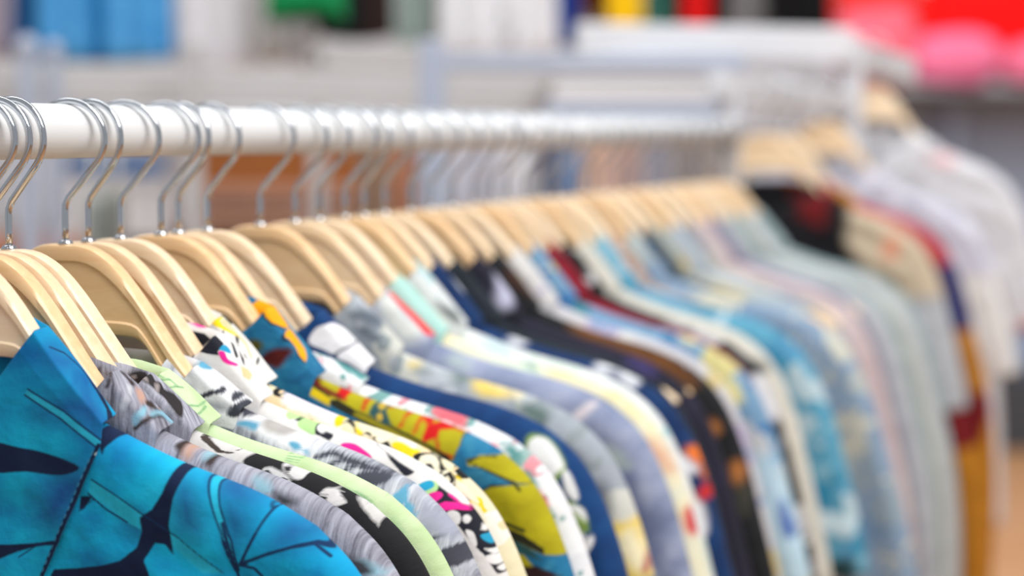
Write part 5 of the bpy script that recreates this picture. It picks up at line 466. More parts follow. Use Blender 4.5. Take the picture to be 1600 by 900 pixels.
 {'id': 10, 'tn': 0.206, 'tf': 0.305, 'short': 'navy shirt with white hibiscus blooms', 'label': 'navy blue shirt with big white hibiscus blooms, one draped over its collar', 'base': ('plain', [(8, 44, 92), (14, 60, 114), (20, 72, 128)], 0.8), 'body': [((120, 150, 70), 1.2, 0.6, [('P', [(19.26, -21.0), (19.35, -20.8), (19.52, -20.74), (19.72, -20.78), (19.93, -20.85), (20.14, -20.95), (20.36, -21.1), (20.6, -21.3), (20.83, -21.55), (21.09, -21.87), (21.37, -22.27), (21.62, -22.66), (21.75, -23.0), (21.73, -23.24), (21.6, -23.44), (21.43, -23.62), (21.3, -23.84), (21.23, -24.15), (21.19, -24.51), (21.13, -24.83), (21.03, -25.03), (20.86, -25.09), (20.65, -25.04), (20.42, -24.92), (20.22, -24.72), (20.04, -24.44), (19.86, -24.08), (19.7, -23.66), (19.57, -23.21), (19.45, -22.66), (19.33, -22.02), (19.26, -21.42)]), ('P', [(17.96, -21.2), (18.08, -21.15), (18.31, -21.21), (18.58, -21.36), (18.81, -21.55), (18.98, -21.8), (19.15, -22.13), (19.28, -22.47), (19.37, -22.76), (19.41, -23.02), (19.42, -23.26), (19.39, -23.44), (19.31, -23.5), (19.17, -23.4), (18.97, -23.17), (18.75, -22.87), (18.56, -22.57), (18.37, -22.22), (18.16, -21.81), (18.0, -21.43)]), ('P', [(21.86, -25.33), (22.03, -25.3), (22.35, -25.43), (22.69, -25.66), (22.96, -25.93), (23.15, -26.32), (23.32, -26.81), (23.41, -27.28), (23.41, -27.55), (23.26, -27.58), (22.98, -27.46), (22.68, -27.23), (22.43, -26.96), (22.22, -26.57), (22.01, -26.07), (21.88, -25.61)])]), ((238, 240, 240), 0.8, 0.4, [('P', [(19.42, -21.58), (19.44, -21.35), (19.47, -21.19), (19.54, -21.09), (19.62, -21.02), (19.73, -20.98), (19.88, -20.98), (20.03, -21.01), (20.19, -21.08), (20.35, -21.18), (20.51, -21.31), (20.68, -21.48), (20.86, -21.69), (21.07, -21.98), (21.32, -22.34), (21.52, -22.7), (21.63, -22.99), (21.59, -23.16), (21.46, -23.26), (21.29, -23.36), (21.16, -23.54), (21.09, -23.86), (21.04, -24.27), (20.99, -24.65), (20.9, -24.88), (20.76, -24.91), (20.58, -24.81), (20.4, -24.63), (20.22, -24.42), (20.04, -24.18), (19.86, -23.89), (19.7, -23.56), (19.57, -23.21), (19.49, -22.81), (19.44, -22.35), (19.42, -21.92)]), ('P', [(21.6, -23.27), (21.66, -23.2), (21.77, -23.24), (21.91, -23.38), (22.05, -23.58), (22.21, -23.89), (22.4, -24.32), (22.56, -24.74), (22.66, -25.05), (22.66, -25.22), (22.61, -25.32), (22.51, -25.35), (22.41, -25.33), (22.29, -25.26), (22.14, -25.14), (21.98, -24.96), (21.86, -24.73), (21.76, -24.38), (21.67, -23.94), (21.61, -23.53)]), ('P', [(22.07, -25.62), (22.21, -25.6), (22.47, -25.66), (22.75, -25.78), (22.96, -25.93), (23.1, -26.14), (23.2, -26.41), (23.26, -26.67), (23.25, -26.82), (23.14, -26.84), (22.96, -26.78), (22.75, -26.66), (22.57, -26.51), (22.4, -26.3), (22.22, -26.03), (22.09, -25.77)]), ('P', [(22.01, -26.52), (22.22, -26.68), (22.57, -27.02), (22.91, -27.4), (23.14, -27.7), (23.21, -27.93), (23.19, -28.13), (23.11, -28.27), (23.01, -28.3), (22.86, -28.18), (22.66, -27.95), (22.45, -27.67), (22.29, -27.41), (22.16, -27.14), (22.03, -26.84), (21.97, -26.6)]), ('P', [(21.94, -28.76), (22.02, -28.6), (22.14, -28.45), (22.29, -28.32), (22.43, -28.23), (22.59, -28.17), (22.77, -28.14), (22.92, -28.15), (23.01, -28.22), (22.97, -28.42), (22.85, -28.72), (22.73, -28.98), (22.72, -29.05), (22.86, -28.82), (23.11, -28.39), (23.36, -27.95), (23.55, -27.7), (23.66, -27.7), (23.72, -27.84), (23.74, -28.05), (23.7, -28.29), (23.59, -28.56), (23.42, -28.88), (23.21, -29.21), (23.01, -29.49), (22.79, -29.75), (22.55, -30.0), (22.33, -30.18), (22.16, -30.26), (22.07, -30.18), (22.04, -29.98), (22.03, -29.73), (22.01, -29.51), (21.97, -29.32), (21.94, -29.12), (21.92, -28.93)]), ('P', [(20.83, -25.4), (20.87, -25.31), (20.95, -25.25), (21.06, -25.23), (21.17, -25.25), (21.28, -25.33), (21.4, -25.45), (21.51, -25.61), (21.59, -25.77), (21.65, -25.97), (21.68, -26.21), (21.69, -26.41), (21.66, -26.52), (21.57, -26.5), (21.44, -26.38), (21.3, -26.23), (21.17, -26.07), (21.06, -25.91), (20.95, -25.72), (20.86, -25.54)])]), ((150, 176, 90), 0.6, 0.3, [('L', [(22.29, -26.07), (23.12, -26.81)], 2), ('L', [(22.01, -26.82), (23.0, -27.55)], 2), ('L', [(21.64, -23.13), (21.3, -23.84), (21.03, -24.73)], 2.1)])], 'collar': [((240, 239, 243), 0.5, 0.2, [('P', [(7.05, -14.01), (7.01, -13.84), (7.06, -13.66), (7.14, -13.47), (7.23, -13.31), (7.31, -13.18), (7.4, -13.07), (7.53, -12.98), (7.7, -12.91), (7.95, -12.86), (8.25, -12.82), (8.58, -12.81), (8.88, -12.83), (9.17, -12.9), (9.45, -13.0), (9.72, -13.12), (9.96, -13.24), (10.16, -13.34), (10.33, -13.45), (10.49, -13.56), (10.64, -13.67), (10.81, -13.8), (10.99, -13.94), (11.13, -14.07), (11.17, -14.17), (11.09, -14.23), (10.93, -14.26), (10.7, -14.29), (10.44, -14.32), (10.1, -14.37), (9.69, -14.42), (9.29, -14.47), (8.98, -14.53), (8.8, -14.62), (8.7, -14.72), (8.62, -14.81), (8.52, -14.84), (8.39, -14.8), (8.25, -14.71), (8.09, -14.6), (7.92, -14.49), (7.7, -14.38), (7.44, -14.27), (7.2, -14.15)]), ('P', [(8.63, -14.99), (8.68, -14.86), (8.81, -14.7), (9.02, -14.56), (9.29, -14.44), (9.67, -14.35), (10.16, -14.28), (10.65, -14.23), (11.03, -14.22), (11.27, -14.24), (11.44, -14.3), (11.56, -14.38), (11.69, -14.48), (11.83, -14.61), (11.97, -14.76), (12.09, -14.92), (12.18, -15.08), (12.27, -15.23), (12.36, -15.39), (12.39, -15.54), (12.31, -15.68), (12.07, -15.82), (11.72, -15.95), (11.33, -16.06), (11.02, -16.15), (10.8, -16.21), (10.63, -16.26), (10.48, -16.27), (10.32, -16.24), (10.15, -16.16), (9.98, -16.02), (9.82, -15.88), (9.67, -15.75), (9.55, -15.65), (9.44, -15.55), (9.34, -15.46), (9.22, -15.37), (9.05, -15.28), (8.86, -15.19), (8.69, -15.1)])]), ((20, 40, 66), 0.3, 0.2, [('L', [(8.47, -14.84), (9.06, -14.42), (11.03, -14.17)], 1.5)])], 'yaw': -2, 'drop': (1.6, -1.7)},
 {'id': 11, 'tn': 0.281, 'tf': 0.365, 'short': 'grey leaf shirt with yellow lilies', 'label': 'smoky grey leaf-print shirt with pale yellow lilies low on the sleeve', 'base': ('floral', [(160, 168, 178), (128, 138, 148), (188, 194, 202), (170, 178, 186), (206, 208, 200), (146, 156, 160)], 0.75), 'body': [((226, 198, 96), 3, 2, [('P', [(13.53, -16.7), (13.61, -16.7), (13.78, -16.81), (13.99, -16.98), (14.19, -17.14), (14.34, -17.29), (14.49, -17.45), (14.67, -17.63), (14.92, -17.82), (15.32, -18.04), (15.82, -18.3), (16.3, -18.53), (16.64, -18.71), (16.81, -18.82), (16.89, -18.88), (16.85, -18.9), (16.68, -18.9), (16.3, -18.89), (15.76, -18.85), (15.18, -18.78), (14.74, -18.67), (14.48, -18.5), (14.31, -18.28), (14.18, -18.04), (14.05, -17.79), (13.88, -17.5), (13.71, -17.16), (13.57, -16.87)]), ('P', [(10.24, -16.26), (10.28, -16.21), (10.37, -16.19), (10.49, -16.2), (10.59, -16.23), (10.69, -16.29), (10.81, -16.39), (10.9, -16.5), (10.94, -16.58), (10.9, -16.65), (10.81, -16.72), (10.69, -16.76), (10.59, -16.75), (10.49, -16.66), (10.37, -16.52), (10.28, -16.37)]), ('P', [(22.18, -29.76), (22.32, -29.33), (22.54, -28.83), (22.81, -28.36), (23.08, -28.03), (23.34, -27.89), (23.62, -27.88), (23.9, -27.92), (24.17, -27.91), (24.43, -27.8), (24.68, -27.64), (24.92, -27.53), (25.12, -27.54), (25.26, -27.71), (25.35, -27.99), (25.44, -28.34), (25.6, -28.74), (25.86, -29.22), (26.18, -29.78), (26.5, -30.34), (26.76, -30.81), (27.05, -31.16), (27.37, -31.45), (27.5, -31.68), (27.24, -31.86), (26.31, -32.01), (24.9, -32.12), (23.47, -32.16), (22.49, -32.1), (22.16, -31.89), (22.21, -31.56), (22.4, -31.19), (22.49, -30.85), (22.41, -30.58), (22.28, -30.34), (22.18, -30.07)])]), ((236, 228, 190), 4, 2, [('P', [(23.38, -29.42), (23.54, -29.13), (23.84, -28.79), (24.18, -28.51), (24.45, -28.38), (24.61, -28.43), (24.71, -28.61), (24.81, -28.89), (24.97, -29.21), (25.24, -29.64), (25.59, -30.17), (25.9, -30.68), (26.04, -31.08), (25.96, -31.34), (25.73, -31.52), (25.43, -31.61), (25.14, -31.58), (24.86, -31.38), (24.55, -31.04), (24.25, -30.66), (23.99, -30.33), (23.76, -30.08), (23.55, -29.86), (23.4, -29.65)])]), ((92, 112, 108), 4, 2, [('P', [(16.85, -19.33), (17.03, -19.28), (17.36, -19.27), (17.72, -19.33), (18.04, -19.43), (18.31, -19.61), (18.57, -19.85), (18.78, -20.12), (18.9, -20.35), (18.9, -20.58), (18.81, -20.82), (18.66, -21.01), (18.48, -21.06), (18.25, -20.93), (17.96, -20.67), (17.67, -20.36), (17.43, -20.09), (17.21, -19.87), (17.0, -19.64), (16.86, -19.45)]), ('P', [(12.6, -17.06), (12.73, -16.94), (12.98, -16.84), (13.27, -16.78), (13.5, -16.81), (13.66, -16.97), (13.79, -17.23), (13.88, -17.49), (13.89, -17.68), (13.81, -17.77), (13.65, -17.81), (13.45, -17.8), (13.27, -17.74), (13.07, -17.61), (12.84, -17.42), (12.66, -17.22)]), ('P', [(10.67, -16.75), (10.73, -16.71), (10.9, -16.68), (11.12, -16.67), (11.28, -16.69), (11.4, -16.77), (11.5, -16.9), (11.56, -17.02), (11.54, -17.08), (11.37, -17.04), (11.08, -16.94), (10.81, -16.83)])]), ((96, 100, 110), 5, 2, [('P', [(22.16, -25.11), (22.34, -25.04), (22.59, -25.16), (22.84, -25.41), (23.01, -25.74), (23.1, -26.19), (23.15, -26.78), (23.14, -27.38), (23.07, -27.87), (22.9, -28.25), (22.64, -28.58), (22.37, -28.79), (22.18, -28.83), (22.08, -28.63), (22.04, -28.25), (22.03, -27.77), (22.03, -27.28), (22.03, -26.72), (22.03, -26.06), (22.07, -25.47)]), ('P', [(20.13, -22.64), (20.34, -22.71), (20.68, -22.93), (21.03, -23.24), (21.27, -23.57), (21.37, -23.98), (21.4, -24.48), (21.37, -24.91), (21.28, -25.11), (21.11, -25.0), (20.87, -24.67), (20.62, -24.25), (20.42, -23.88), (20.27, -23.52), (20.15, -23.12), (20.09, -22.8)]), ('P', [(22.48, -30.22), (22.73, -30.18), (23.08, -30.2), (23.44, -30.26), (23.69, -30.34), (23.8, -30.44), (23.84, -30.57), (23.8, -30.7), (23.69, -30.81), (23.45, -30.9), (23.09, -30.98), (22.73, -31.03), (22.49, -31.0), (22.38, -30.85), (22.33, -30.61), (22.37, -30.37)])]), ((160, 40, 50), 2, 1, [('L', [(25.58, -29.07), (25.45, -31.63)], 3)]), ((216, 190, 196), 3, 1, [('P', [(10.79, -15.53), (10.88, -15.46), (11.03, -15.38), (11.18, -15.33), (11.3, -15.32), (11.37, -15.39), (11.43, -15.51), (11.45, -15.64), (11.43, -15.74), (11.34, -15.8), (11.19, -15.84), (11.03, -15.86), (10.91, -15.85), (10.84, -15.8), (10.79, -15.71), (10.77, -15.61)]), ('P', [(11.79, -15.84), (11.89, -15.76), (12.12, -15.69), (12.37, -15.64), (12.54, -15.64), (12.6, -15.74), (12.61, -15.91), (12.57, -16.07), (12.49, -16.16), (12.33, -16.14), (12.09, -16.05), (11.88, -15.93)])])], 'collar': [((96, 106, 118), 3, 2, [('P', [(6.57, -12.76), (6.71, -12.65), (7.0, -12.54), (7.35, -12.45), (7.7, -12.43), (8.08, -12.48), (8.5, -12.58), (8.9, -12.73), (9.2, -12.89), (9.4, -13.1), (9.53, -13.35), (9.57, -13.59), (9.5, -13.76), (9.27, -13.84), (8.9, -13.85), (8.49, -13.82), (8.15, -13.77), (7.9, -13.68), (7.68, -13.54), (7.48, -13.39), (7.29, -13.25), (7.06, -13.12), (6.81, -12.99), (6.62, -12.87)]), ('P', [(7.09, -13.74), (7.21, -13.64), (7.45, -13.58), (7.73, -13.57), (7.95, -13.63), (8.12, -13.8), (8.27, -14.06), (8.37, -14.33), (8.4, -14.51), (8.32, -14.59), (8.16, -14.6), (7.97, -14.57), (7.78, -14.49), (7.58, -14.34), (7.34, -14.12), (7.16, -13.9)])])], 'yaw': 10, 'drop': (0.9, -1.3)},
 {'id': 12, 'tn': 0.335, 'tf': 0.445, 'short': 'hazy blue-grey shirt with a red collar stripe', 'label': 'hazy blue-grey shirt whose off-white collar carries a red stripe', 'base': ('plain', [(112, 124, 156), (146, 156, 184), (168, 176, 200)], 1.0), 'body': [((96, 108, 148), 6, 2, [('P', [(21.21, -25.92), (21.32, -25.65), (21.57, -25.49), (21.87, -25.46), (22.12, -25.59), (22.29, -25.91), (22.43, -26.39), (22.58, -26.97), (22.75, -27.56), (22.97, -28.16), (23.22, -28.8), (23.48, -29.48), (23.7, -30.17), (23.93, -30.98), (24.17, -31.88), (24.34, -32.66), (24.36, -33.11), (24.17, -33.14), (23.82, -32.88), (23.42, -32.41), (23.08, -31.83), (22.82, -31.06), (22.58, -30.09), (22.36, -29.08), (22.13, -28.22), (21.86, -27.51), (21.55, -26.86), (21.31, -26.33)])]), ((216, 208, 214), 1.5, 0.5, [('L', [(18.25, -21.8), (18.89, -21.04), (19.35, -20.61)], 7)]), ((180, 196, 190), 5, 2, [('P', [(19.75, -23.92), (19.85, -23.8), (20.16, -23.77), (20.56, -23.82), (20.91, -23.95), (21.26, -24.22), (21.64, -24.61), (21.96, -25.0), (22.11, -25.27), (22.05, -25.39), (21.83, -25.43), (21.52, -25.39), (21.21, -25.26), (20.82, -24.99), (20.35, -24.59), (19.94, -24.19)]), ('P', [(10.62, -16.76), (10.65, -16.66), (10.82, -16.59), (11.03, -16.57), (11.21, -16.61), (11.38, -16.78), (11.56, -17.05), (11.69, -17.31), (11.7, -17.43), (11.5, -17.36), (11.15, -17.16), (10.81, -16.93)])])], 'collar': [((222, 226, 222), 5, 1, [('P', [(6.04, -12.0), (6.34, -11.84), (6.84, -11.79), (7.37, -11.84), (7.74, -11.95), (7.87, -12.15), (7.87, -12.43), (7.85, -12.76), (7.93, -13.07), (8.19, -13.38), (8.55, -13.71), (8.9, -14.02), (9.14, -14.29), (9.24, -14.49), (9.26, -14.65), (9.2, -14.78), (9.07, -14.91), (8.84, -15.08), (8.51, -15.28), (8.15, -15.4), (7.82, -15.37), (7.51, -15.12), (7.2, -14.72), (6.91, -14.25), (6.66, -13.79), (6.41, -13.32), (6.17, -12.8), (6.02, -12.33)])]), ((240, 8, 20), 0.9, 0.3, [('P', [(7.38, -11.92), (8.77, -11.32), (9.73, -12.39), (10.45, -13.72), (11.12, -14.53), (11.71, -15.18), (9.42, -14.94), (8.7, -13.76), (7.89, -12.7)])])], 'yaw': 5, 'drop': (0.7, -1.4)},
 {'id': 13, 'tn': 0.375, 'tf': 0.485, 'short': 'cream shirt with a mint collar', 'label': 'cream and straw yellow shirt with a mint green collar', 'base': ('plain', [(226, 214, 160), (236, 230, 200), (214, 226, 214)], 0.8), 'body': [((190, 224, 216), 5, 2, [('P', [(9.41, -14.34), (9.51, -14.36), (9.79, -14.52), (10.16, -14.77), (10.49, -15.02), (10.77, -15.27), (11.05, -15.56), (11.35, -15.87), (11.67, -16.17), (12.03, -16.48), (12.41, -16.81), (12.82, -17.12), (13.23, -17.41), (13.72, -17.68), (14.26, -17.94), (14.73, -18.16), (15.01, -18.31), (15.05, -18.39), (14.91, -18.41), (14.66, -18.36), (14.35, -18.25), (13.96, -18.05), (13.47, -17.76), (12.95, -17.44), (12.46, -17.11), (12.02, -16.78), (11.58, -16.42), (11.16, -16.06), (10.77, -15.7), (10.35, -15.31), (9.92, -14.89), (9.57, -14.54)])]), ((220, 150, 120), 6, 2, [('P', [(21.92, -23.92), (22.04, -23.89), (22.36, -24.06), (22.74, -24.34), (23.06, -24.66), (23.34, -25.07), (23.64, -25.59), (23.87, -26.07), (23.97, -26.37), (23.9, -26.45), (23.7, -26.39), (23.44, -26.21), (23.17, -25.94), (22.83, -25.48), (22.42, -24.86), (22.08, -24.27)])]), ((70, 120, 120), 1.6, 0.5, [('L', [(9.96, -14.57), (11.36, -15.71), (12.91, -16.77), (14.83, -18.24)], 2)]), ((206, 60, 70), 3, 1, [('P', [(24.89, -29.5), (25.06, -29.24), (25.34, -29.03), (25.62, -28.94), (25.82, -29.05), (25.92, -29.48), (25.96, -30.17), (25.95, -30.86), (25.89, -31.32), (25.74, -31.48), (25.52, -31.47), (25.29, -31.35), (25.12, -31.14), (25.0, -30.8), (24.9, -30.34), (24.85, -29.86)])])], 'collar': [((224, 228, 214), 4, 1, [('P', [(8.23, -10.96), (8.33, -10.88), (8.56, -10.96), (8.85, -11.16), (9.09, -11.4), (9.27, -11.71), (9.44, -12.1), (9.6, -12.52), (9.75, -12.93), (9.92, -13.35), (10.1, -13.79), (10.25, -14.18), (10.31, -14.45), (10.26, -14.59), (10.12, -14.63), (9.95, -14.58), (9.78, -14.43), (9.62, -14.17), (9.46, -13.8), (9.28, -13.36), (9.09, -12.92), (8.85, -12.41), (8.56, -11.82), (8.33, -11.29)])])], 'cbase': ('plain', [(160, 210, 200), (186, 226, 218)], 0.6), 'yaw': 0, 'drop': (0.1, -0.6)},
 {'id': 14, 'tn': 0.42, 'tf': 0.52, 'short': 'white shirt with a charcoal band', 'label': 'white shirt with a charcoal collar band and pale aqua shading', 'base': ('floral', [(224, 228, 228), (232, 234, 232), (186, 212, 214), (230, 230, 224), (210, 222, 214)], 0.7), 'body': [((180, 212, 222), 6, 2, [('P', [(10.31, -16.14), (10.56, -16.19), (10.96, -16.37), (11.36, -16.61), (11.65, -16.84), (11.81, -17.07), (11.9, -17.33), (11.91, -17.56), (11.82, -17.68), (11.57, -17.66), (11.19, -17.55), (10.79, -17.38), (10.51, -17.19), (10.35, -16.93), (10.24, -16.59), (10.23, -16.29)])])], 'collar': [((50, 60, 66), 3, 1, [('P', [(7.11, -13.02), (7.2, -13.01), (7.38, -13.1), (7.62, -13.24), (7.87, -13.39), (8.16, -13.54), (8.5, -13.72), (8.82, -13.91), (9.04, -14.11), (9.15, -14.34), (9.19, -14.6), (9.16, -14.82), (9.1, -14.96), (8.98, -14.98), (8.81, -14.93), (8.61, -14.82), (8.42, -14.7), (8.24, -14.57), (8.05, -14.41), (7.86, -14.22), (7.69, -14.02), (7.5, -13.76), (7.31, -13.45), (7.16, -13.18)])])], 'k': 0.98, 'drop': (0, 0)},
 {'id': 15, 'tn': 0.455, 'tf': 0.555, 'short': 'navy shirt with orange flowers', 'label': 'navy shirt with white petals and orange-red flowers at the sleeve', 'base': ('plain', [(10, 40, 84), (16, 56, 106)], 1), 'body': [((226, 228, 234), 2.5, 1, [('P', [(10.63, -16.58), (10.73, -16.39), (10.98, -16.15), (11.29, -15.92), (11.58, -15.73), (11.86, -15.59), (12.17, -15.47), (12.45, -15.41), (12.64, -15.41), (12.73, -15.51), (12.75, -15.68), (12.71, -15.89), (12.61, -16.1), (12.43, -16.33), (12.18, -16.6), (11.89, -16.83), (11.62, -16.96), (11.33, -16.96), (11.0, -16.88), (10.74, -16.74)]), ('P', [(16.55, -18.0), (16.64, -17.77), (16.81, -17.66), (17.01, -17.63), (17.18, -17.66), (17.34, -17.76), (17.5, -17.94), (17.63, -18.17), (17.7, -18.4), (17.68, -18.65), (17.6, -18.93), (17.48, -19.2), (17.37, -19.44), (17.26, -19.69), (17.14, -19.94), (17.02, -20.1), (16.91, -20.06), (16.79, -19.69), (16.66, -19.09), (16.57, -18.46)]), ('P', [(17.7, -18.4), (17.89, -18.4), (18.2, -18.52), (18.56, -18.72), (18.86, -18.97), (19.12, -19.31), (19.36, -19.74), (19.55, -20.16), (19.64, -20.45), (19.58, -20.6), (19.42, -20.66), (19.2, -20.64), (18.99, -20.55), (18.78, -20.37), (18.55, -20.11), (18.33, -19.81), (18.14, -19.52), (17.96, -19.21), (17.79, -18.86), (17.69, -18.56)]), ('P', [(22.43, -25.97), (22.58, -25.96), (22.82, -26.03), (23.11, -26.17), (23.37, -26.34), (23.64, -26.58), (23.92, -26.9), (24.16, -27.21), (24.29, -27.44), (24.27, -27.59), (24.13, -27.7), (23.94, -27.75), (23.74, -27.72), (23.51, -27.58), (23.24, -27.35), (22.98, -27.09), (22.77, -26.84), (22.61, -26.59), (22.48, -26.33), (22.41, -26.1)]), ('P', [(23.8, -29.62), (23.93, -29.47), (24.21, -29.57), (24.51, -29.83), (24.75, -30.17), (24.91, -30.66), (25.04, -31.32), (25.13, -31.96), (25.14, -32.42), (25.05, -32.68), (24.89, -32.83), (24.69, -32.82), (24.5, -32.59), (24.29, -31.99), (24.05, -31.08), (23.86, -30.19)])]), ((236, 120, 40), 2.5, 2, [('P', [(12.21, -14.88), (12.32, -14.81), (12.54, -14.85), (12.82, -14.95), (13.07, -15.08), (13.31, -15.26), (13.57, -15.5), (13.8, -15.75), (13.93, -15.96), (13.94, -16.13), (13.87, -16.29), (13.75, -16.41), (13.62, -16.47), (13.47, -16.46), (13.28, -16.39), (13.09, -16.27), (12.9, -16.1), (12.69, -15.82), (12.46, -15.45), (12.27, -15.11)]), ('P', [(23.18, -25.65), (23.3, -25.55), (23.53, -25.51), (23.78, -25.46), (23.97, -25.32), (24.07, -25.02), (24.12, -24.62), (24.16, -24.25), (24.25, -24.01), (24.4, -23.95), (24.57, -23.99), (24.77, -24.13), (24.95, -24.33), (25.14, -24.61), (25.33, -24.97), (25.51, -25.4), (25.65, -25.88), (25.76, -26.49), (25.86, -27.22), (25.89, -27.89), (25.82, -28.34), (25.59, -28.5), (25.24, -28.47), (24.87, -28.33), (24.6, -28.16), (24.48, -27.96), (24.44, -27.68), (24.42, -27.39), (24.35, -27.15), (24.21, -26.97), (24.02, -26.83), (23.84, -26.69), (23.67, -26.53), (23.5, -26.32), (23.33, -26.07), (23.21, -25.84)])]), ((190, 40, 40), 2, 2, [('P', [(11.92, -14.88), (12.0, -14.82), (12.16, -14.78), (12.35, -14.77), (12.5, -14.81), (12.61, -14.93), (12.71, -15.11), (12.78, -15.29), (12.79, -15.41), (12.73, -15.46), (12.62, -15.48), (12.48, -15.45), (12.35, -15.4), (12.22, -15.3), (12.07, -15.14), (11.96, -14.99)]), ('P', [(24.53, -28.8), (24.78, -28.49), (25.11, -28.1), (25.43, -27.77), (25.65, -27.64), (25.74, -27.79), (25.75, -28.13), (25.71, -28.54), (25.61, -28.9), (25.44, -29.22), (25.2, -29.56), (24.95, -29.84), (24.74, -30.0), (24.58, -29.98), (24.43, -29.84), (24.33, -29.64), (24.27, -29.46), (24.26, -29.32), (24.3, -29.17), (24.39, -29.0)]), ('P', [(23.13, -30.52), (23.32, -30.36), (23.61, -30.26), (23.92, -30.23), (24.14, -30.32), (24.26, -30.57), (24.32, -30.94), (24.34, -31.36), (24.32, -31.72), (24.24, -32.06), (24.11, -32.41), (23.96, -32.68), (23.82, -32.79), (23.69, -32.68), (23.54, -32.41), (23.41, -32.07), (23.31, -31.75), (23.21, -31.43), (23.12, -31.08), (23.08, -30.76)])])], 'collar': [((220, 224, 232), 3, 1, [('P', [(8.23, -10.83), (8.41, -10.69), (8.67, -10.61), (8.94, -10.6), (9.15, -10.67), (9.32, -10.84), (9.46, -11.11), (9.55, -11.42), (9.56, -11.7), (9.46, -11.99), (9.26, -12.31), (9.03, -12.57), (8.83, -12.7), (8.65, -12.66), (8.46, -12.49), (8.29, -12.26), (8.18, -12.01), (8.12, -11.73), (8.11, -11.39), (8.14, -11.06)])])], 'drop': (0, 0)},
 {'id': 16, 'tn': 0.495, 'tf': 0.595, 'short': 'ink black shirt with a teal patch', 'label': 'ink black shirt with a teal green collar patch, behind the navy orange-flower shirt', 'base': ('plain', [(22, 30, 40), (34, 42, 52)], 1), 'body': [], 'collar': [((60, 150, 130), 3, 1, [('P', [(11.82, -13.05), (12.06, -12.96), (12.4, -12.93), (12.78, -12.95), (13.16, -13.06), (13.54, -13.27), (13.94, -13.58), (14.34, -13.92), (14.69, -14.26), (15.03, -14.62), (15.37, -15.01), (15.64, -15.37), (15.76, -15.62), (15.71, -15.74), (15.54, -15.77), (15.27, -15.72), (14.95, -15.62), (14.54, -15.43), (14.04, -15.15), (13.53, -14.85), (13.07, -14.6), (12.67, -14.41), (12.28, -14.25), (11.96, -14.1), (11.74, -13.92), (11.63, -13.7), (11.61, -13.44), (11.68, -13.21)])])], 'k': 0.96, 'drop': (0, 0)},
 {'id': 17, 'tn': 0.545, 'tf': 0.64, 'short': 'purple-black shirt', 'label': 'deep violet-black shirt with a pale lavender collar', 'base': ('plain', [(24, 26, 36), (40, 36, 60)], 1), 'body': [((70, 60, 120), 5, 1, [('P', [(16.71, -19.32), (16.85, -19.31), (17.16, -19.41), (17.54, -19.58), (17.87, -19.77), (18.19, -20.04), (18.53, -20.38), (18.79, -20.69), (18.89, -20.87), (18.74, -20.88), (18.42, -20.79), (18.04, -20.62), (17.7, -20.43), (17.39, -20.16), (17.06, -19.82), (16.8, -19.5)])])], 'collar': [((190, 190, 214), 5, 1, [('P', [(7.91, -11.94), (8.29, -11.78), (8.78, -11.76), (9.27, -11.84), (9.65, -11.97), (9.95, -12.15), (10.2, -12.41), (10.33, -12.72), (10.25, -13.05), (9.83, -13.48), (9.16, -13.99), (8.44, -14.44), (7.91, -14.7), (7.6, -14.72), (7.41, -14.57), (7.31, -14.31), (7.28, -13.98), (7.32, -13.51), (7.45, -12.91), (7.64, -12.34)])])], 'k': 0.97, 'drop': (0, 0)},
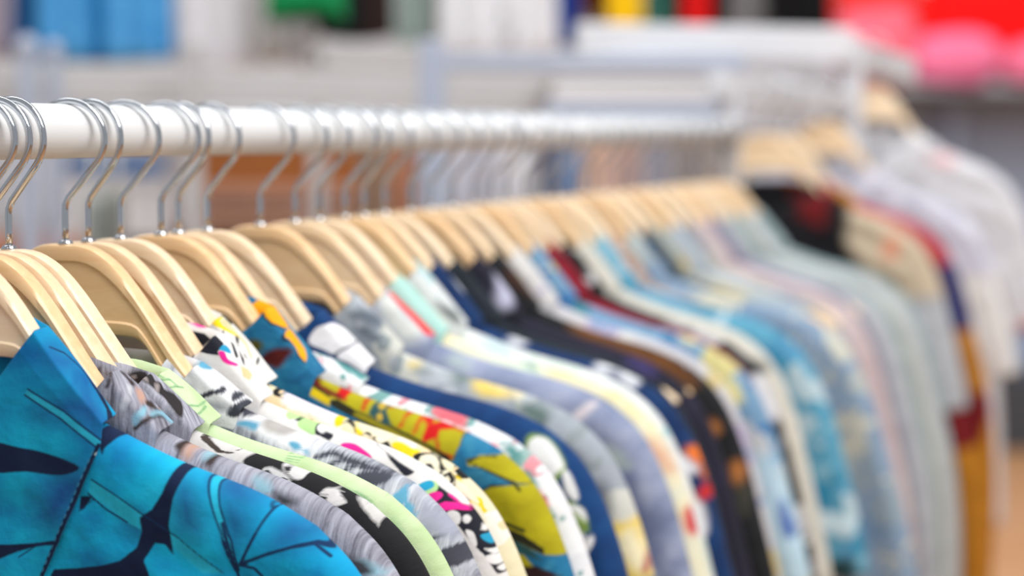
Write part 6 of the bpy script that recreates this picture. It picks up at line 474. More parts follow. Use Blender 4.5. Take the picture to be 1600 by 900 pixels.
 {'id': 18, 'tn': 0.59, 'tf': 0.685, 'short': 'black shirt with a bronze shoulder', 'label': 'black shirt with a bronze brown shoulder and small orange blooms', 'base': ('plain', [(18, 20, 24), (30, 32, 36)], 1), 'body': [((110, 66, 22), 4, 2, [('P', [(10.91, -15.53), (11.11, -15.53), (11.5, -15.71), (11.99, -15.99), (12.5, -16.3), (13.02, -16.66), (13.6, -17.1), (14.21, -17.55), (14.81, -17.94), (15.41, -18.23), (16.02, -18.47), (16.63, -18.69), (17.21, -18.96), (17.77, -19.27), (18.31, -19.59), (18.84, -19.94), (19.34, -20.33), (19.88, -20.82), (20.45, -21.38), (20.91, -21.88), (21.13, -22.2), (21.05, -22.28), (20.74, -22.21), (20.3, -22.02), (19.82, -21.78), (19.31, -21.47), (18.72, -21.07), (18.08, -20.63), (17.41, -20.19), (16.69, -19.74), (15.91, -19.27), (15.13, -18.81), (14.39, -18.4), (13.68, -18.07), (12.98, -17.8), (12.34, -17.54), (11.83, -17.22), (11.43, -16.78), (11.11, -16.25), (10.93, -15.79)])]), ((190, 120, 60), 4, 2, [('P', [(23.95, -29.1), (24.04, -28.88), (24.22, -28.73), (24.41, -28.68), (24.58, -28.77), (24.72, -29.08), (24.86, -29.56), (24.96, -30.07), (24.98, -30.44), (24.88, -30.67), (24.7, -30.82), (24.5, -30.87), (24.33, -30.78), (24.19, -30.47), (24.06, -29.98), (23.97, -29.47)]), ('P', [(22.12, -25.16), (22.26, -25.1), (22.46, -25.14), (22.66, -25.24), (22.8, -25.37), (22.87, -25.57), (22.91, -25.84), (22.9, -26.11), (22.84, -26.29), (22.7, -26.38), (22.49, -26.42), (22.28, -26.39), (22.13, -26.29), (22.06, -26.06), (22.04, -25.71), (22.06, -25.37)])]), ((70, 70, 60), 5, 1, [('P', [(24.66, -30.42), (24.81, -30.42), (25.01, -30.64), (25.2, -30.99), (25.33, -31.39), (25.38, -31.93), (25.38, -32.63), (25.34, -33.25), (25.26, -33.6), (25.11, -33.57), (24.89, -33.3), (24.68, -32.9), (24.54, -32.47), (24.5, -31.95), (24.51, -31.31), (24.57, -30.74)])])], 'collar': [((60, 34, 22), 3, 1, [('P', [(6.61, -11.63), (6.91, -11.52), (7.4, -11.5), (7.93, -11.58), (8.33, -11.72), (8.54, -11.96), (8.65, -12.29), (8.75, -12.66), (8.93, -13.01), (9.28, -13.37), (9.72, -13.74), (10.11, -14.08), (10.29, -14.31), (10.2, -14.42), (9.93, -14.44), (9.56, -14.38), (9.15, -14.25), (8.67, -14.04), (8.09, -13.75), (7.53, -13.41), (7.11, -13.07), (6.82, -12.69), (6.62, -12.27), (6.54, -11.89)])])], 'drop': (0, 0)},
 {'id': 19, 'tn': 0.64, 'tf': 0.735, 'short': 'white shirt with blue-lilac wash', 'label': 'white shirt with a soft blue-lilac wash, behind the black bronze-shouldered shirt', 'base': ('floral', [(201, 199, 203), (135, 158, 192), (214, 212, 210), (203, 185, 135), (180, 171, 198)], 0.7), 'body': [], 'collar': [], 'k': 0.97, 'drop': (0, 0)},  # from here on most palettes are darkened, painting in shade between shirts
 {'id': 20, 'tn': 0.69, 'tf': 0.785, 'short': 'sky blue shirt with yellow blooms', 'label': 'sky blue shirt with yellow and teal blooms, beside the thin crimson shirt', 'base': ('floral', [(115, 153, 185), (63, 117, 171), (203, 194, 135), (54, 126, 144), (194, 198, 203)], 0.7), 'body': [((232, 222, 150), 4, 2, [('P', [(20.68, -23.23), (20.81, -22.97), (21.08, -22.78), (21.42, -22.71), (21.71, -22.79), (21.99, -23.12), (22.3, -23.65), (22.54, -24.21), (22.63, -24.62), (22.5, -24.89), (22.21, -25.08), (21.86, -25.16), (21.56, -25.08), (21.28, -24.75), (20.99, -24.21), (20.76, -23.65)]), ('P', [(17.1, -18.18), (17.36, -18.13), (17.76, -18.17), (18.18, -18.27), (18.47, -18.42), (18.6, -18.66), (18.63, -18.98), (18.59, -19.29), (18.49, -19.48), (18.28, -19.52), (17.96, -19.47), (17.64, -19.35), (17.4, -19.2), (17.23, -18.97), (17.1, -18.66), (17.04, -18.36)])]), ((40, 120, 150), 4, 2, [('P', [(21.8, -27.17), (21.91, -26.99), (22.15, -26.98), (22.44, -27.11), (22.68, -27.39), (22.9, -27.93), (23.14, -28.7), (23.31, -29.45), (23.37, -29.93), (23.25, -30.07), (23.01, -30.01), (22.72, -29.8), (22.48, -29.49), (22.26, -28.98), (22.03, -28.29), (21.86, -27.62)])]), ((186, 216, 232), 8, 2, [('P', [(23.37, -29.93), (23.75, -29.57), (24.37, -29.58), (25.08, -29.89), (25.71, -30.43), (26.22, -31.24), (26.7, -32.35), (27.17, -33.62), (27.67, -34.93), (28.37, -36.43), (29.19, -38.12), (29.8, -39.68), (29.86, -40.78), (29.06, -41.39), (27.66, -41.67), (26.15, -41.58), (25.06, -41.08), (24.54, -39.99), (24.32, -38.4), (24.23, -36.63), (24.09, -35.04), (23.82, -33.57), (23.52, -32.08), (23.33, -30.79)])]), ((40, 80, 170), 3, 1, [('P', [(25.96, -33.6), (26.09, -33.71), (26.28, -34.06), (26.51, -34.53), (26.71, -35.01), (26.92, -35.53), (27.15, -36.13), (27.32, -36.7), (27.39, -37.1), (27.29, -37.32), (27.07, -37.43), (26.81, -37.41), (26.6, -37.27), (26.45, -36.95), (26.32, -36.48), (26.21, -35.94), (26.12, -35.43), (26.04, -34.9), (25.96, -34.31), (25.93, -33.83)])])], 'collar': [((60, 110, 180), 4, 2, [('P', [(12.95, -15.87), (13.24, -15.8), (13.8, -15.81), (14.5, -15.9), (15.22, -16.06), (15.99, -16.32), (16.86, -16.67), (17.7, -17.05), (18.39, -17.4), (18.94, -17.74), (19.4, -18.1), (19.7, -18.4), (19.74, -18.56), (19.45, -18.55), (18.89, -18.4), (18.19, -18.19), (17.48, -17.98), (16.71, -17.77), (15.84, -17.54), (15.0, -17.28), (14.31, -17.02), (13.76, -16.71), (13.29, -16.37), (12.99, -16.07)])])], 'k': 1.02, 'drop': (0, 0)},
 {'id': 21, 'tn': 0.735, 'tf': 0.82, 'short': 'thin crimson shirt', 'label': 'crimson shirt showing only as a thin edge beside the speckled black shirt', 'base': ('plain', [(110, 8, 30), (150, 16, 42)], 1), 'body': [], 'collar': [], 'k': 0.98, 'drop': (0, 0)},
 {'id': 22, 'tn': 0.775, 'tf': 0.86, 'short': 'speckled black shirt', 'label': 'black shirt with soft grey speckles, in front of the chunky cream shirt', 'base': ('floral', [(25, 25, 28), (54, 54, 59), (18, 18, 21), (126, 126, 131), (180, 180, 183)], 0.8), 'body': [((20, 22, 26), 4, 1, [('P', [(21.91, -25.09), (22.21, -24.97), (22.69, -25.04), (23.21, -25.27), (23.62, -25.62), (23.88, -26.12), (24.06, -26.78), (24.2, -27.53), (24.31, -28.29), (24.42, -29.16), (24.52, -30.15), (24.56, -31.03), (24.5, -31.56), (24.3, -31.67), (24.0, -31.48), (23.66, -31.09), (23.36, -30.6), (23.1, -29.96), (22.84, -29.14), (22.6, -28.27), (22.4, -27.49), (22.19, -26.77), (21.99, -26.06), (21.87, -25.47)])]), ((206, 208, 214), 4, 1, [('P', [(21.61, -23.44), (22.1, -23.23), (22.85, -23.06), (23.62, -23.0), (24.21, -23.12), (24.56, -23.48), (24.79, -24.03), (24.91, -24.66), (24.94, -25.26), (24.84, -25.89), (24.61, -26.57), (24.33, -27.17), (24.07, -27.57), (23.83, -27.72), (23.58, -27.7), (23.33, -27.54), (23.06, -27.25), (22.76, -26.77), (22.43, -26.12), (22.13, -25.43), (21.9, -24.85), (21.7, -24.4), (21.52, -24.02), (21.46, -23.69)])])], 'collar': [], 'k': 0.985, 'drop': (0, 0)},
 {'id': 23, 'tn': 0.825, 'tf': 0.925, 'short': 'cream shirt with ribbed front', 'label': 'warm cream shirt with black trim on its lower sleeve', 'base': ('plain', [(199, 198, 187), (214, 210, 199)], 1), 'body': [((22, 24, 28), 3, 1, [('P', [(19.29, -21.92), (19.43, -21.92), (19.71, -22.06), (20.05, -22.26), (20.38, -22.45), (20.73, -22.63), (21.12, -22.84), (21.47, -23.05), (21.68, -23.25), (21.73, -23.46), (21.67, -23.69), (21.52, -23.87), (21.32, -23.94), (21.04, -23.86), (20.66, -23.68), (20.28, -23.43), (19.97, -23.17), (19.71, -22.85), (19.48, -22.46), (19.32, -22.12)])]), ((216, 210, 196), 4, 1, [('P', [(23.03, -28.69), (23.19, -28.33), (23.51, -28.54), (23.88, -29.15), (24.17, -29.97), (24.4, -31.21), (24.61, -32.89), (24.76, -34.52), (24.79, -35.65), (24.66, -36.22), (24.4, -36.45), (24.1, -36.29), (23.83, -35.67), (23.57, -34.22), (23.3, -32.1), (23.09, -30.02)])])], 'collar': [], 'k': 0.975, 'drop': (0, 0)},
 {'id': 24, 'tn': 0.88, 'tf': 0.985, 'short': 'aqua blue shirt', 'label': 'aqua blue shirt with white stripes near the hem, behind the warm cream shirt', 'base': ('floral', [(90, 158, 187), (54, 135, 167), (126, 178, 199), (81, 144, 180), (180, 203, 212)], 0.6), 'body': [((206, 230, 240), 3, 1, [('P', [(24.07, -38.82), (24.81, -38.69), (25.97, -38.67), (27.19, -38.74), (28.07, -38.9), (28.6, -39.22), (28.95, -39.67), (29.05, -40.12), (28.83, -40.42), (28.09, -40.55), (26.93, -40.57), (25.72, -40.5), (24.84, -40.34), (24.31, -40.02), (23.96, -39.57), (23.85, -39.12)])]), ((20, 130, 170), 5, 2, [('P', [(24.77, -35.18), (25.11, -35.23), (25.64, -35.63), (26.17, -36.17), (26.54, -36.65), (26.7, -37.07), (26.75, -37.51), (26.7, -37.92), (26.56, -38.2), (26.26, -38.39), (25.83, -38.52), (25.39, -38.5), (25.06, -38.26), (24.85, -37.6), (24.71, -36.63), (24.67, -35.7)]), ('P', [(19.83, -22.37), (20.01, -22.17), (20.39, -22.09), (20.84, -22.16), (21.22, -22.39), (21.54, -22.92), (21.87, -23.7), (22.12, -24.47), (22.2, -24.95), (22.05, -25.07), (21.74, -24.98), (21.36, -24.74), (21.01, -24.43), (20.65, -23.97), (20.26, -23.37), (19.94, -22.77)])]), ((34, 60, 60), 5, 2, [('P', [(26.13, -43.91), (26.74, -43.67), (27.63, -43.49), (28.53, -43.41), (29.14, -43.48), (29.43, -43.81), (29.53, -44.34), (29.45, -44.88), (29.17, -45.27), (28.56, -45.47), (27.66, -45.57), (26.77, -45.57), (26.15, -45.46), (25.86, -45.17), (25.76, -44.72), (25.85, -44.26)])])], 'collar': [], 'k': 1.065, 'drop': (0, 0)},
 {'id': 25, 'tn': 0.92, 'tf': 1.02, 'short': 'peach-edged shirt', 'label': 'peach and soft rust shirt seen as a slim band against the aqua blue shirt', 'base': ('floral', [(185, 158, 144), (171, 126, 104), (198, 185, 176), (153, 126, 117), (180, 171, 171)], 0.7), 'body': [], 'collar': [], 'long': True, 'k': 0.93, 'drop': (0, 0)},
 {'id': 26, 'tn': 0.99, 'tf': 1.09, 'short': 'faded denim-blue long-sleeve shirt', 'label': 'faded blue and pale cream long-sleeved shirt whose cuff swings furthest to the right', 'base': ('floral', [(135, 158, 183), (176, 185, 185), (115, 144, 176), (199, 199, 185), (144, 162, 176)], 0.5), 'body': [], 'collar': [], 'long': True, 'length': 1.1, 'k': 1.16, 'drop': (0, 0)},
 {'id': 27, 'tn': 1.04, 'tf': 1.14, 'short': 'slate navy shirt', 'label': 'slate navy shirt, a dark narrow band behind the cream shirt', 'base': ('plain', [(45, 59, 75), (59, 73, 90)], 1), 'body': [((60, 48, 44), 6, 1, [('P', [(26.4, -45.47), (26.93, -45.25), (27.71, -45.29), (28.5, -45.52), (29.09, -45.87), (29.47, -46.45), (29.76, -47.24), (29.85, -48.03), (29.68, -48.59), (29.06, -48.9), (28.1, -49.07), (27.11, -49.06), (26.44, -48.8), (26.14, -48.13), (26.05, -47.12), (26.14, -46.12)])])], 'collar': [], 'k': 0.99, 'drop': (0, 0)},
 {'id': 28, 'tn': 1.085, 'tf': 1.185, 'short': 'mustard and grey-green shirt', 'label': 'grey-green shirt with a mustard collar stripe, behind the slate navy shirt', 'base': ('floral', [(158, 165, 158), (185, 171, 117), (135, 144, 144), (194, 180, 135), (171, 176, 176)], 0.6), 'body': [((200, 160, 60), 4, 2, [('P', [(7.4, -12.11), (7.5, -12.0), (7.85, -12.17), (8.29, -12.49), (8.68, -12.82), (8.97, -13.18), (9.23, -13.61), (9.53, -14.07), (9.93, -14.47), (10.48, -14.82), (11.12, -15.14), (11.8, -15.43), (12.42, -15.69), (13.02, -15.91), (13.62, -16.09), (14.13, -16.26), (14.47, -16.45), (14.61, -16.72), (14.59, -17.03), (14.44, -17.29), (14.17, -17.42), (13.74, -17.37), (13.15, -17.2), (12.49, -16.96), (11.84, -16.68), (11.18, -16.4), (10.48, -16.09), (9.8, -15.7), (9.19, -15.2), (8.61, -14.45), (8.05, -13.52), (7.61, -12.65)]), ('P', [(19.6, -20.88), (19.79, -20.66), (20.16, -20.56), (20.59, -20.61), (20.94, -20.86), (21.23, -21.44), (21.5, -22.3), (21.7, -23.14), (21.74, -23.67), (21.56, -23.8), (21.22, -23.69), (20.83, -23.42), (20.49, -23.08), (20.19, -22.59), (19.88, -21.94), (19.66, -21.31)])])], 'collar': [((196, 150, 70), 4, 2, [('P', [(8.32, -12.17), (8.51, -12.07), (8.94, -12.24), (9.45, -12.56), (9.88, -12.9), (10.2, -13.26), (10.5, -13.71), (10.79, -14.17), (11.11, -14.55), (11.57, -14.86), (12.11, -15.13), (12.52, -15.34), (12.59, -15.47), (12.13, -15.55), (11.3, -15.58), (10.38, -15.48), (9.66, -15.19), (9.15, -14.54), (8.71, -13.62), (8.41, -12.73)])])], 'k': 0.98, 'drop': (0, 0)},
 {'id': 29, 'tn': 1.15, 'tf': 1.255, 'short': 'pale ice-blue shirt', 'label': 'pale ice-blue shirt with a lilac smudge near the collar', 'base': ('plain', [(158, 172, 185), (180, 190, 198)], 1), 'body': [], 'collar': [((135, 131, 171), 6, 1, [('P', [(10.85, -10.85), (11.09, -10.73), (11.51, -10.77), (11.98, -10.91), (12.36, -11.11), (12.67, -11.42), (12.95, -11.84), (13.14, -12.26), (13.16, -12.57), (12.91, -12.77), (12.47, -12.9), (11.97, -12.92), (11.58, -12.8), (11.29, -12.41), (11.02, -11.82), (10.86, -11.23)])])], 'long': True, 'k': 0.95, 'drop': (0, 0)},
 {'id': 30, 'tn': 1.2, 'tf': 1.31, 'short': 'warm grey shirt', 'label': 'warm grey shirt with soft olive patches low on the sleeve', 'base': ('floral', [(160, 162, 163), (144, 142, 126), (176, 178, 183), (135, 140, 153), (185, 183, 176)], 0.4), 'body': [], 'collar': [], 'long': True, 'k': 0.95, 'drop': (0, 0)},
 {'id': 31, 'tn': 1.27, 'tf': 1.385, 'short': 'soft pink shirt', 'label': 'powder pink long-sleeved shirt among pale grey ones near the rail end', 'base': ('plain', [(192, 171, 174), (208, 194, 194)], 1), 'body': [], 'collar': [], 'long': True, 'k': 0.985, 'drop': (0, 0)},
 {'id': 32, 'tn': 1.32, 'tf': 1.44, 'short': 'mauve-grey shirt', 'label': 'mauve-grey long-sleeved shirt behind the powder pink shirt', 'base': ('plain', [(104, 100, 126), (136, 134, 156)], 1), 'body': [], 'collar': [], 'long': True, 'k': 0.96, 'drop': (0, 0)},
 {'id': 33, 'tn': 1.38, 'tf': 1.5, 'short': 'silver grey shirt', 'label': 'silver grey long-sleeved shirt, between the mauve-grey and sage shirts', 'base': ('plain', [(164, 168, 176), (186, 190, 196)], 1), 'body': [], 'collar': [], 'long': True, 'k': 1.02, 'drop': (0, 0)},
 {'id': 34, 'tn': 1.44, 'tf': 1.56, 'short': 'sage green shirt', 'label': 'sage green long-sleeved shirt with a dark plum seam', 'base': ('plain', [(126, 146, 142), (156, 172, 166)], 1), 'body': [], 'collar': [], 'long': True, 'k': 1.02, 'drop': (0, 0)},
 {'id': 35, 'tn': 1.5, 'tf': 1.62, 'short': 'dove white shirt', 'label': 'dove white long-sleeved shirt, last but one on the front rail', 'base': ('plain', [(185, 185, 187), (199, 199, 199)], 1), 'body': [], 'collar': [], 'long': True, 'k': 1.04, 'drop': (0, 0)},
 {'id': 36, 'tn': 1.57, 'tf': 1.69, 'short': 'pale teal shirt', 'label': 'pale grey-teal long-sleeved shirt, last on the front rail', 'base': ('plain', [(134, 158, 160), (166, 182, 186)], 1), 'body': [], 'collar': [], 'long': True, 'k': 1.03, 'drop': (0, 0)},
]

for k, D in enumerate(SH):
    i = D['id']; loc = on_rail(D['tn'])
    A = D['tf']-D['tn']
    prev = SH[k-1] if k else None; nx = SH[k+1] if k+1 < len(SH) else None
    gf = .5*(D['tn']-prev['tn']) if prev else .014; gb = .5*(nx['tn']-D['tn']) if nx else .014
    nf = min(.0105, max(.0085, gf)); nb = min(.009, max(.0085, gb))
    gs = .5*min((D['tf']-prev['tf']) if prev else .03, (nx['tf']-D['tf']) if nx else .03)
    Ts = min(.017, max(.010, gs*.95)); Tn = min(nf, .012)
    sp = Shirt(A, Tn, Ts, D.get('long', False), D.get('k', 1.), i*1.37, D.get('fold', 1.), D.get('length', 1.))
    det = 3.6 if i == 1 else (2.0 if i <= 8 else (1.15 if i < 11 else (.7 if i < 14 else .5)))
    make_shirt(loc, sp, D['label'], D['base'], D['body'], D['collar'], nf, nb, 'shirts on the front clothes rail', i, det, collar_base=D.get('cbase'), pt=D.get('pt', (4.0, -25.3)), drop=D.get('drop', (0, 0)), wide=D.get('wide', 0.))
    yaw = math.radians(D.get('yaw', random.uniform(-14, 14)))
    make_hanger(loc, A, 'pale wooden hanger carrying the '+D['short'], yaw, 'wooden hangers on the front rail', i % 3)
    if i == 1:
        sh0 = bpy.data.objects['shirt']; lb = box('size_label', (-.004, .004, -.172), (.032, .0012, .022), M['thread'], sh0, .0003)
# ================================================================= the second rack, behind and to the right
def pt3(x, y, Y): return at(x, y, Y)
def bar3(name, p, q, h, d, mat, parent=None, bevel=.004, zoff=0):
    p, q = np.array(p, float), np.array(q, float); c = (p+q)/2; v = q-p; L = float(np.linalg.norm(v)); e = bevel
    bm = bmesh.new(); box_bm(bm, (0, 0, 0), (L, d, h), e); o = bm_obj(name, bm, mat, parent)
    o.location = tuple(map(float, c)); o.rotation_euler = Vector(tuple(v)).to_track_quat('X', 'Z').to_euler(); return o
def post3(name, p, d, mat, parent=None, bottom=.0, w=None):
    z0, z1 = bottom, float(p[2]); return box(name, (p[0], p[1], (z0+z1)/2), (w or d, d, z1-z0), mat, parent, .004)
def world_thing(name, label, cat, group=None): return thing(name, label, cat, (0, 0, 0), 0, group)
M['pale_blue_metal'] = plain('pale_blue_metal', (164, 172, 190), .45, 0, .03)
M['warm_grey_metal'] = plain('warm_grey_metal', (178, 177, 178), .45, 0, .03)
rk2 = world_thing('clothes_rack', 'white stepped clothes rack at the far right, holding white shirts', 'clothes rack')
bar3('rail', pt3(1120, 132, 2.62), pt3(1325, 162, 3.12), .040, .03, M['white_metal'], rk2)
bar3('rail', pt3(900, 64, 3.0), pt3(1330, 72, 3.1), .055, .03, M['white_metal'], rk2)
bar3('rail', pt3(1322, 84, 3.1), pt3(1420, 112, 3.3), .045, .03, M['white_metal'], rk2)
for x, y, Y in ((1325, 162, 3.13), (1140, 132, 2.66)): post3('post', pt3(x, y, Y), .03, M['white_metal'], rk2)
post3('post', pt3(1332, 58, 3.12), .032, M['white_metal'], rk2)
G2 = [
 dict(p=(1195, 137, 2.75), A=.035, label='black shirt with a khaki sleeve, nearest on the second rack', short='black shirt with the khaki sleeve', base=('plain', [(16, 18, 24), (30, 26, 30)]), k=1., long=False,
      body=[((196, 180, 156), 7, 2, [('P', [(12.5, -14), (20, -18), (27, -28), (27, -30), (17, -30), (12, -22)])]), ((178, 182, 188), 9, 2, [('P', [(17, -30), (32, -29), (32, -90), (17, -90)])]), ((232, 150, 120), 5, 1, [('P', [(17, -21), (19, -21), (19, -24), (17, -24)])])], collar=[((110, 20, 24), 5, 2, [('P', [(7, -12), (10, -14), (9, -20), (5, -18)])])], yaw=5),
 dict(p=(1222, 141, 2.86), A=.035, label='crimson, navy and mustard shirt wedged between khaki and white shirts', short='crimson, navy and mustard shirt', base=('plain', [(170, 110, 30), (190, 126, 30)]), k=1.05, long=True,
      body=[((168, 12, 40), 3, 2, [('P', [(5, -12), (17, -17), (24, -21), (25, -27), (22, -30), (15, -34), (8, -30)])]), ((26, 30, 96), 3, 2, [('P', [(22, -26), (29, -24), (30, -35), (22, -35)])]), ((120, 24, 30), 4, 2, [('P', [(22, -44), (32, -44), (29, -52), (22, -54)])])], collar=[], yaw=-5),
 dict(p=(1285, 122, 2.98), A=.03, label='big lilac-white shirt, broadest on the second rack', short='big lilac-white shirt', base=('plain', [(190, 190, 208), (212, 212, 224)]), k=1.04, long=False,
      body=[((214, 190, 30), 3, 2, [('P', [(25, -33), (29.5, -30), (29.8, -33), (25.5, -37)])]), ((226, 224, 222), 6, 1, [('P', [(20, -30), (32, -30), (32, -90), (12, -90), (16, -50)])]), ((196, 16, 30), 2, 1, [('P', [(19.5, -66), (21.5, -66), (21.5, -71), (19.5, -71)])])], collar=[], yaw=5, length=1.0),
 dict(p=(1362, 74, 3.15), A=.03, label='plain white shirt at the right end of the second rack', short='plain white shirt at the right end', base=('plain', [(206, 206, 212), (222, 222, 226)]), k=1.0, long=False,
      body=[((232, 196, 200), 4, 1, [('P', [(9, -16), (14, -18), (13, -20), (9, -18.5)])]), ((30, 20, 24), 2, 1, [('P', [(14, -33), (18, -30), (20, -42), (17, -44)])]), ((190, 110, 100), 3, 1, [('P', [(24, -44), (28, -44), (28, -47), (24, -47)])])], collar=[], yaw=-5)]
for j, D in enumerate(G2):
    loc = pt3(*D['p']); sp = Shirt(D['A'], .012, .02, D['long'], D['k'], 60+j*1.7, 2.2, D.get('length', 1.))
    make_shirt(loc, sp, D['label'], D['base'], D['body'], D['collar'], .012, .012, 'shirts on the second rack', 50+j, .5, drop=(3.0, -4.0))
    make_hanger(loc, D['A'], 'pale wooden hanger on the second rack, carrying the '+D['short'], math.radians(D['yaw']), 'wooden hangers on the second rack', j % 2)
# ================================================================= frames of the racks farther left
fr = world_thing('metal_stand', 'pale blue-grey rectangular metal stand just behind the end of the front rail', 'stand')
bar3('top_bar', pt3(690, 97, 3.0), pt3(1160, 97, 3.0), .026, .025, M['pale_blue_metal'], fr)
bar3('lower_bar', pt3(850, 173, 3.0), pt3(1160, 173, 3.0), .028, .025, M['pale_blue_metal'], fr)
post3('upright', pt3(1152, 85, 3.0), .022, M['pale_blue_metal'], fr); post3('upright', pt3(675, 62, 3.0), .03, M['pale_blue_metal'], fr, w=.04)
ra = world_thing('clothes_rack', 'pale grey rack with a broad flat crossbar and knobbed posts, upper left', 'clothes rack')
bar3('crossbar', pt3(-90, 126, 3.2), pt3(860, 149, 3.5), .064, .03, M['warm_grey_metal'], ra)
post3('post', pt3(300, 66, 3.18), .026, M['warm_grey_metal'], ra, w=.028); post3('post', pt3(42, 78, 3.1), .026, M['pale_blue_metal'], ra, w=.03); post3('post', pt3(84, 82, 3.14), .022, M['pale_blue_metal'], ra, w=.022)
for x, y, Y, r in ((42, 74, 3.1, .02), (84, 78, 3.14, .015)):
    bm = bmesh.new(); bmesh.ops.create_uvsphere(bm, u_segments=16, v_segments=10, radius=r); o = bm_obj('knob', bm, M['pale_blue_metal'], ra, True); o.location = tuple(pt3(x, y, Y))
rb = world_thing('clothes_rack', 'low whitish rack rail crossing behind the white upper-left garments', 'clothes rack')
bar3('rail', pt3(490, 88, 3.9), pt3(680, 90, 3.9), .05, .03, M['warm_grey_metal'], rb); post3('post', pt3(495, 82, 3.9), .03, M['warm_grey_metal'], rb)
post3('post', pt3(672, 84, 3.9), .03, M['warm_grey_metal'], rb)
# ================================================================= garments hung high on the wall display
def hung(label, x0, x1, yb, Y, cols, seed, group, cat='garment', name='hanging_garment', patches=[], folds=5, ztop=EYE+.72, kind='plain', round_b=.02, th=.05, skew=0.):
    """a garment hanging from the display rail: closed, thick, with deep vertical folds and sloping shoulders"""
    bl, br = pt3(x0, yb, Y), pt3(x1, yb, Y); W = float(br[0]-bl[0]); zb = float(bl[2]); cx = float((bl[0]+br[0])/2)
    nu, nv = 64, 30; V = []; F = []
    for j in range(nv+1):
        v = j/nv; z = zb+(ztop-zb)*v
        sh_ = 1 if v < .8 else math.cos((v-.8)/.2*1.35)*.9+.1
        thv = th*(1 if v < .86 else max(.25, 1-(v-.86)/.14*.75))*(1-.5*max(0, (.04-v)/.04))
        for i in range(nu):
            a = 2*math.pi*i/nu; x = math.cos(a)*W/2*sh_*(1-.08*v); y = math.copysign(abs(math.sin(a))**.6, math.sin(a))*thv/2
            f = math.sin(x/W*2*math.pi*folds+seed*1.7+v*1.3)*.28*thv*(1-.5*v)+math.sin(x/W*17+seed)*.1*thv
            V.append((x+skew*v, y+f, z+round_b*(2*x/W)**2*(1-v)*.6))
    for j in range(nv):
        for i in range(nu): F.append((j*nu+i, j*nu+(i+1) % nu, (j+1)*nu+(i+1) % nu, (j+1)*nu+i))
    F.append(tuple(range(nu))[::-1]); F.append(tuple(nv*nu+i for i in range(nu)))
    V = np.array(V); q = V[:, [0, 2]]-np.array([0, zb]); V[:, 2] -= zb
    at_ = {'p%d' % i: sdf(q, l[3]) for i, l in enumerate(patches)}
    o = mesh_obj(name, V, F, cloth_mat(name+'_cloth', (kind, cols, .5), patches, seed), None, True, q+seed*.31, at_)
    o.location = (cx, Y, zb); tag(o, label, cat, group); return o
WD = 'garments on the wall display'
wr = world_thing('wall_rail', 'long white display rail high on the wall', 'rail'); tube('rail', [(-2.2, 4.6, EYE+.73), (0, 4.6, EYE+.73), (1.3, 4.6, EYE+.73)], .014, M['white_metal'], wr)
for x in (-2.15, 1.25): tube('bracket', [(x, 4.6, EYE+.73), (x, 4.6, 2.6)], .012, M['white_metal'], wr)
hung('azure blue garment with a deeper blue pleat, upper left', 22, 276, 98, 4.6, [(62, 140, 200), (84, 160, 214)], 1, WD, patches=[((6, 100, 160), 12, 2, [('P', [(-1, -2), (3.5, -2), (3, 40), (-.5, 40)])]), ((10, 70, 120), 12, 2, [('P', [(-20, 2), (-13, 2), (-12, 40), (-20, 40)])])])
hung('mauve-grey garment cut by the left edge of the photo', -120, 24, 92, 4.6, [(150, 140, 156), (176, 168, 180)], 2, WD)
hung('white garment beside the azure blue one', 278, 395, 118, 4.6, [(214, 214, 222), (228, 228, 232)], 3, WD, folds=3)
hung('white garment with beige shading above the grey crossbar', 396, 455, 100, 4.6, [(206, 206, 204), (222, 222, 222)], 4, WD, folds=3)
hung('narrow pale grey garment beside the black garment', 458, 500, 108, 4.6, [(196, 196, 200), (210, 210, 214)], 5, WD, folds=2)
hung('emerald green garment reaching only just into the photo', 415, 540, 14, 4.35, [(10, 140, 80), (20, 160, 96)], 6, WD, round_b=-.05)
hung('black garment with a brown edge under the green one', 498, 616, 64, 4.6, [(16, 24, 28), (26, 34, 38)], 7, WD, patches=[((50, 34, 32), 8, 2, [('P', [(2, -2), (12, -2), (12, 60), (3, 60)])])])
hung('sage grey garment between the black and the white ones', 618, 690, 84, 4.6, [(150, 168, 164), (168, 182, 178)], 8, WD, folds=3)
hung('white garment with small black marks on its front', 682, 872, 92, 4.5, [(220, 221, 226), (234, 234, 238)], 9, WD, folds=4, patches=[((40, 42, 52), 6, 2, [('P', [(.8, 9), (2.4, 9), (2.4, 11), (.8, 11)]), ('P', [(2.0, 3), (3.4, 3), (3.0, 7), (2.0, 7)])])])
hung('royal blue narrow garment beside the yellow one', 868, 908, 74, 4.6, [(0, 62, 160), (6, 80, 180)], 10, WD, folds=2, skew=-.02)
hung('russet brown garment barely dipping into the photo', 905, 950, 22, 4.7, [(120, 64, 30), (134, 76, 40)], 11, WD, folds=2)
hung('small ivory garment below the russet one', 900, 965, 92, 4.75, [(214, 212, 210), (226, 224, 220)], 12, WD, folds=2)
hung('bright yellow garment hanging beside the teal green one', 947, 1004, 98, 4.55, [(250, 200, 0), (255, 212, 20)], 13, WD, folds=2)
hung('teal green garment beside the bright yellow one', 1004, 1050, 60, 4.7, [(60, 126, 116), (76, 142, 130)], 14, WD, folds=2)
hung('black garment left of the bright red one', 1046, 1072, 60, 4.72, [(18, 18, 22), (26, 26, 30)], 15, WD, folds=2)
hung('bright red garment on the wall display', 1064, 1112, 60, 4.55, [(226, 4, 10), (240, 14, 16)], 16, WD, folds=2)
hung('black garment right of the bright red one', 1104, 1138, 60, 4.72, [(18, 18, 22), (26, 26, 30)], 17, WD, folds=2)
hung('mid grey garment between two black ones', 1134, 1202, 60, 4.68, [(130, 130, 134), (148, 148, 150)], 18, WD, folds=3)
